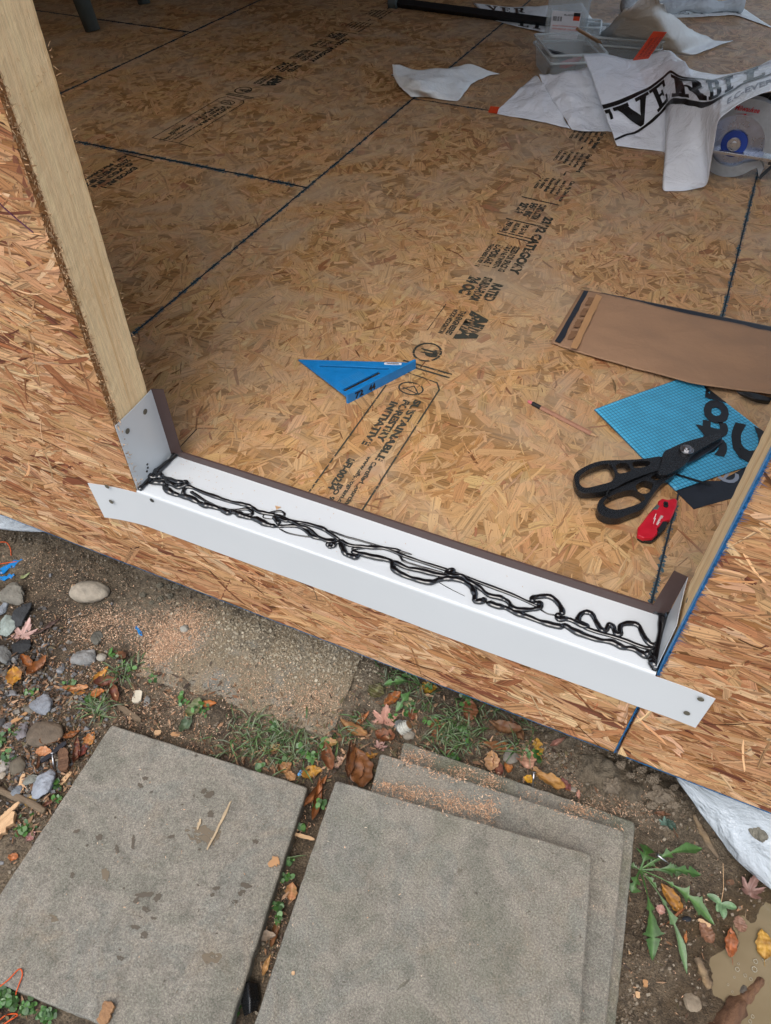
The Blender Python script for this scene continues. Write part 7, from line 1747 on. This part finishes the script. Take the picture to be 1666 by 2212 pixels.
# clear bottle neck
cb_ = px(*G2(1520, 830), GZ + .014); bt = empty('bottle_neck', tuple(cb_)); tag(bt, 'broken clear plastic bottle neck beside the pink maple leaf', 'bottle')
ax_ = Vector((.55, .45, .55)).normalized(); mb = MB(); mb.cyl(cb_, .012, .022, tuple(ax_), 24, r2=.010); addpart(mb, 'neck', M['clear_glass'], bt)
for k in range(3): 
    mb = MB(); c = Vector(cb_) + ax_ * (-.006 + .006 * k); q = ax_.to_track_quat('Z', 'Y'); mb.tube([c + q @ Vector((.0125 * math.cos(t), .0125 * math.sin(t), 0)) for t in np.linspace(0, 6.3, 26)], .0011, 6); addpart(mb, 'thread_ring', M['clear_glass'], bt)
mb = MB(); mb.cyl(Vector(cb_) + ax_ * .0115, .0085, .001, tuple(ax_), 24); addpart(mb, 'opening', M['dark_wood'], bt)
# orange string
M['string'] = plain('string', (206, 84, 30), .8, 0, .15, 300)
for pts, lab_ in [([(0, 2131), (20, 2115), (38, 2096), (46, 2095), (48, 2108), (40, 2130), (34, 2150), (36, 2168)], 'orange string looping over the left slab corner'), ([(-10, 2212), (10, 2195), (28, 2190), (38, 2193), (20, 2205), (5, 2215)], 'orange string in the bottom left corner'), ([(0, 1171), (14, 1172), (22, 1184), (24, 1200)], 'orange string curling from the left edge below the wall'), ([(-5, 1219), (14, 1216), (36, 1213)], 'short straight orange string above the blue plastic')]:
    Q = catmull([np.array(px(u, v, GZ)) for u, v in pts], 6); P = []
    for i, q in enumerate(Q):
        onslab = pip(px(*pts[min(len(pts) - 1, i // 6)], ZL)[0], px(*pts[min(len(pts) - 1, i // 6)], ZL)[1], SLB[3][0]); z = (ZL if onslab else zsurf(q[0], q[1])) + .003; q2 = q + (CAM - q) * ((z - q[2]) / (CAM[2] - q[2])); P.append(tuple(q2))
    mb = MB(); mb.tube(P, [.0011] * len(P), 6); o = mb.build('orange_string', M['string'], smooth=True); tag(o, lab_, 'string')
# plastic ground sheets under the shed
pl1, _ = grid_sheet('plastic_sheet', [[P3(1440, 1655, -.33), P3(1560, 1700, -.30), P3(1760, 1770, -.28)], [P3(1465, 1690, -.36), P3(1575, 1760, -.35), P3(1780, 1860, -.34)], [P3(1525, 1775, -.40), P3(1600, 1850, -.40), P3(1800, 1960, -.40)], [P3(1570, 1838, -.425), P3(1632, 1895, -.43), P3(1800, 2030, -.43)]], M['poly_sheet'], 14, None, 3, .010, .0008, 61, 7)
tag(pl1, 'grey translucent plastic sheet coming out from under the right wall', 'plastic sheet')
pl2, _ = grid_sheet('plastic_sheet', [[P3(-60, 1100, -.30), P3(40, 1120, -.30), P3(150, 1150, -.30)], [P3(-60, 1135, -.34), P3(20, 1146, -.35), P3(70, 1149, -.34)]], M['poly_sheet'], 10, None, 2, .006, .0008, 63, 7)
tag(pl2, 'grey plastic sheet corner peeking out under the left wall', 'plastic sheet')
stone(1632, 1800, 44, 62, (112, 108, 96), 'lump of mud resting on the plastic sheet', 401, .5, -.372, 0, .8, 'clod', 'soil_clod', .12, .1, CL['group'], 'crumb')
stone(1615, 1765, 18, 26, (104, 100, 90), 'smaller mud lump behind the one on the plastic sheet', 402, .5, -.352, 0, .8, 'clod', 'soil_clod', .12, .1, CL['group'], 'crumb')

# bubbles and scum at the puddle's edge
mb = MB()
for (zx, zy, r_) in [(1100, 1765, 4), (1240, 1765, 5), (1250, 1700, 4), (1165, 1815, 3), (1210, 1845, 3), (1190, 2010, 4), (1165, 1955, 3), (1060, 1950, 2), (1345, 1670, 3), (1045, 1510, 3), (1225, 2150, 3), (1205, 2190, 3), (1110, 1720, 2), (1320, 1690, 3), (945, 1590, 3), (1025, 1890, 2), (1075, 1830, 2)]:
    c = px(*G4(zx, zy), GZ - .009); rr = r_ * .0008
    mb.tube([(c[0] + rr * math.cos(t), c[1] + rr * math.sin(t), c[2] + .0008) for t in np.linspace(0, 6.28, 15)], rr * .18, 5, cap=False)
M['bubble'] = film('bubble', (186, 180, 160), .1, .55)
o = mb.build('bubbles', M['bubble'], smooth=True); tag(o, 'small pale bubbles floating at the edge of the puddle', 'bubbles', kind='stuff')
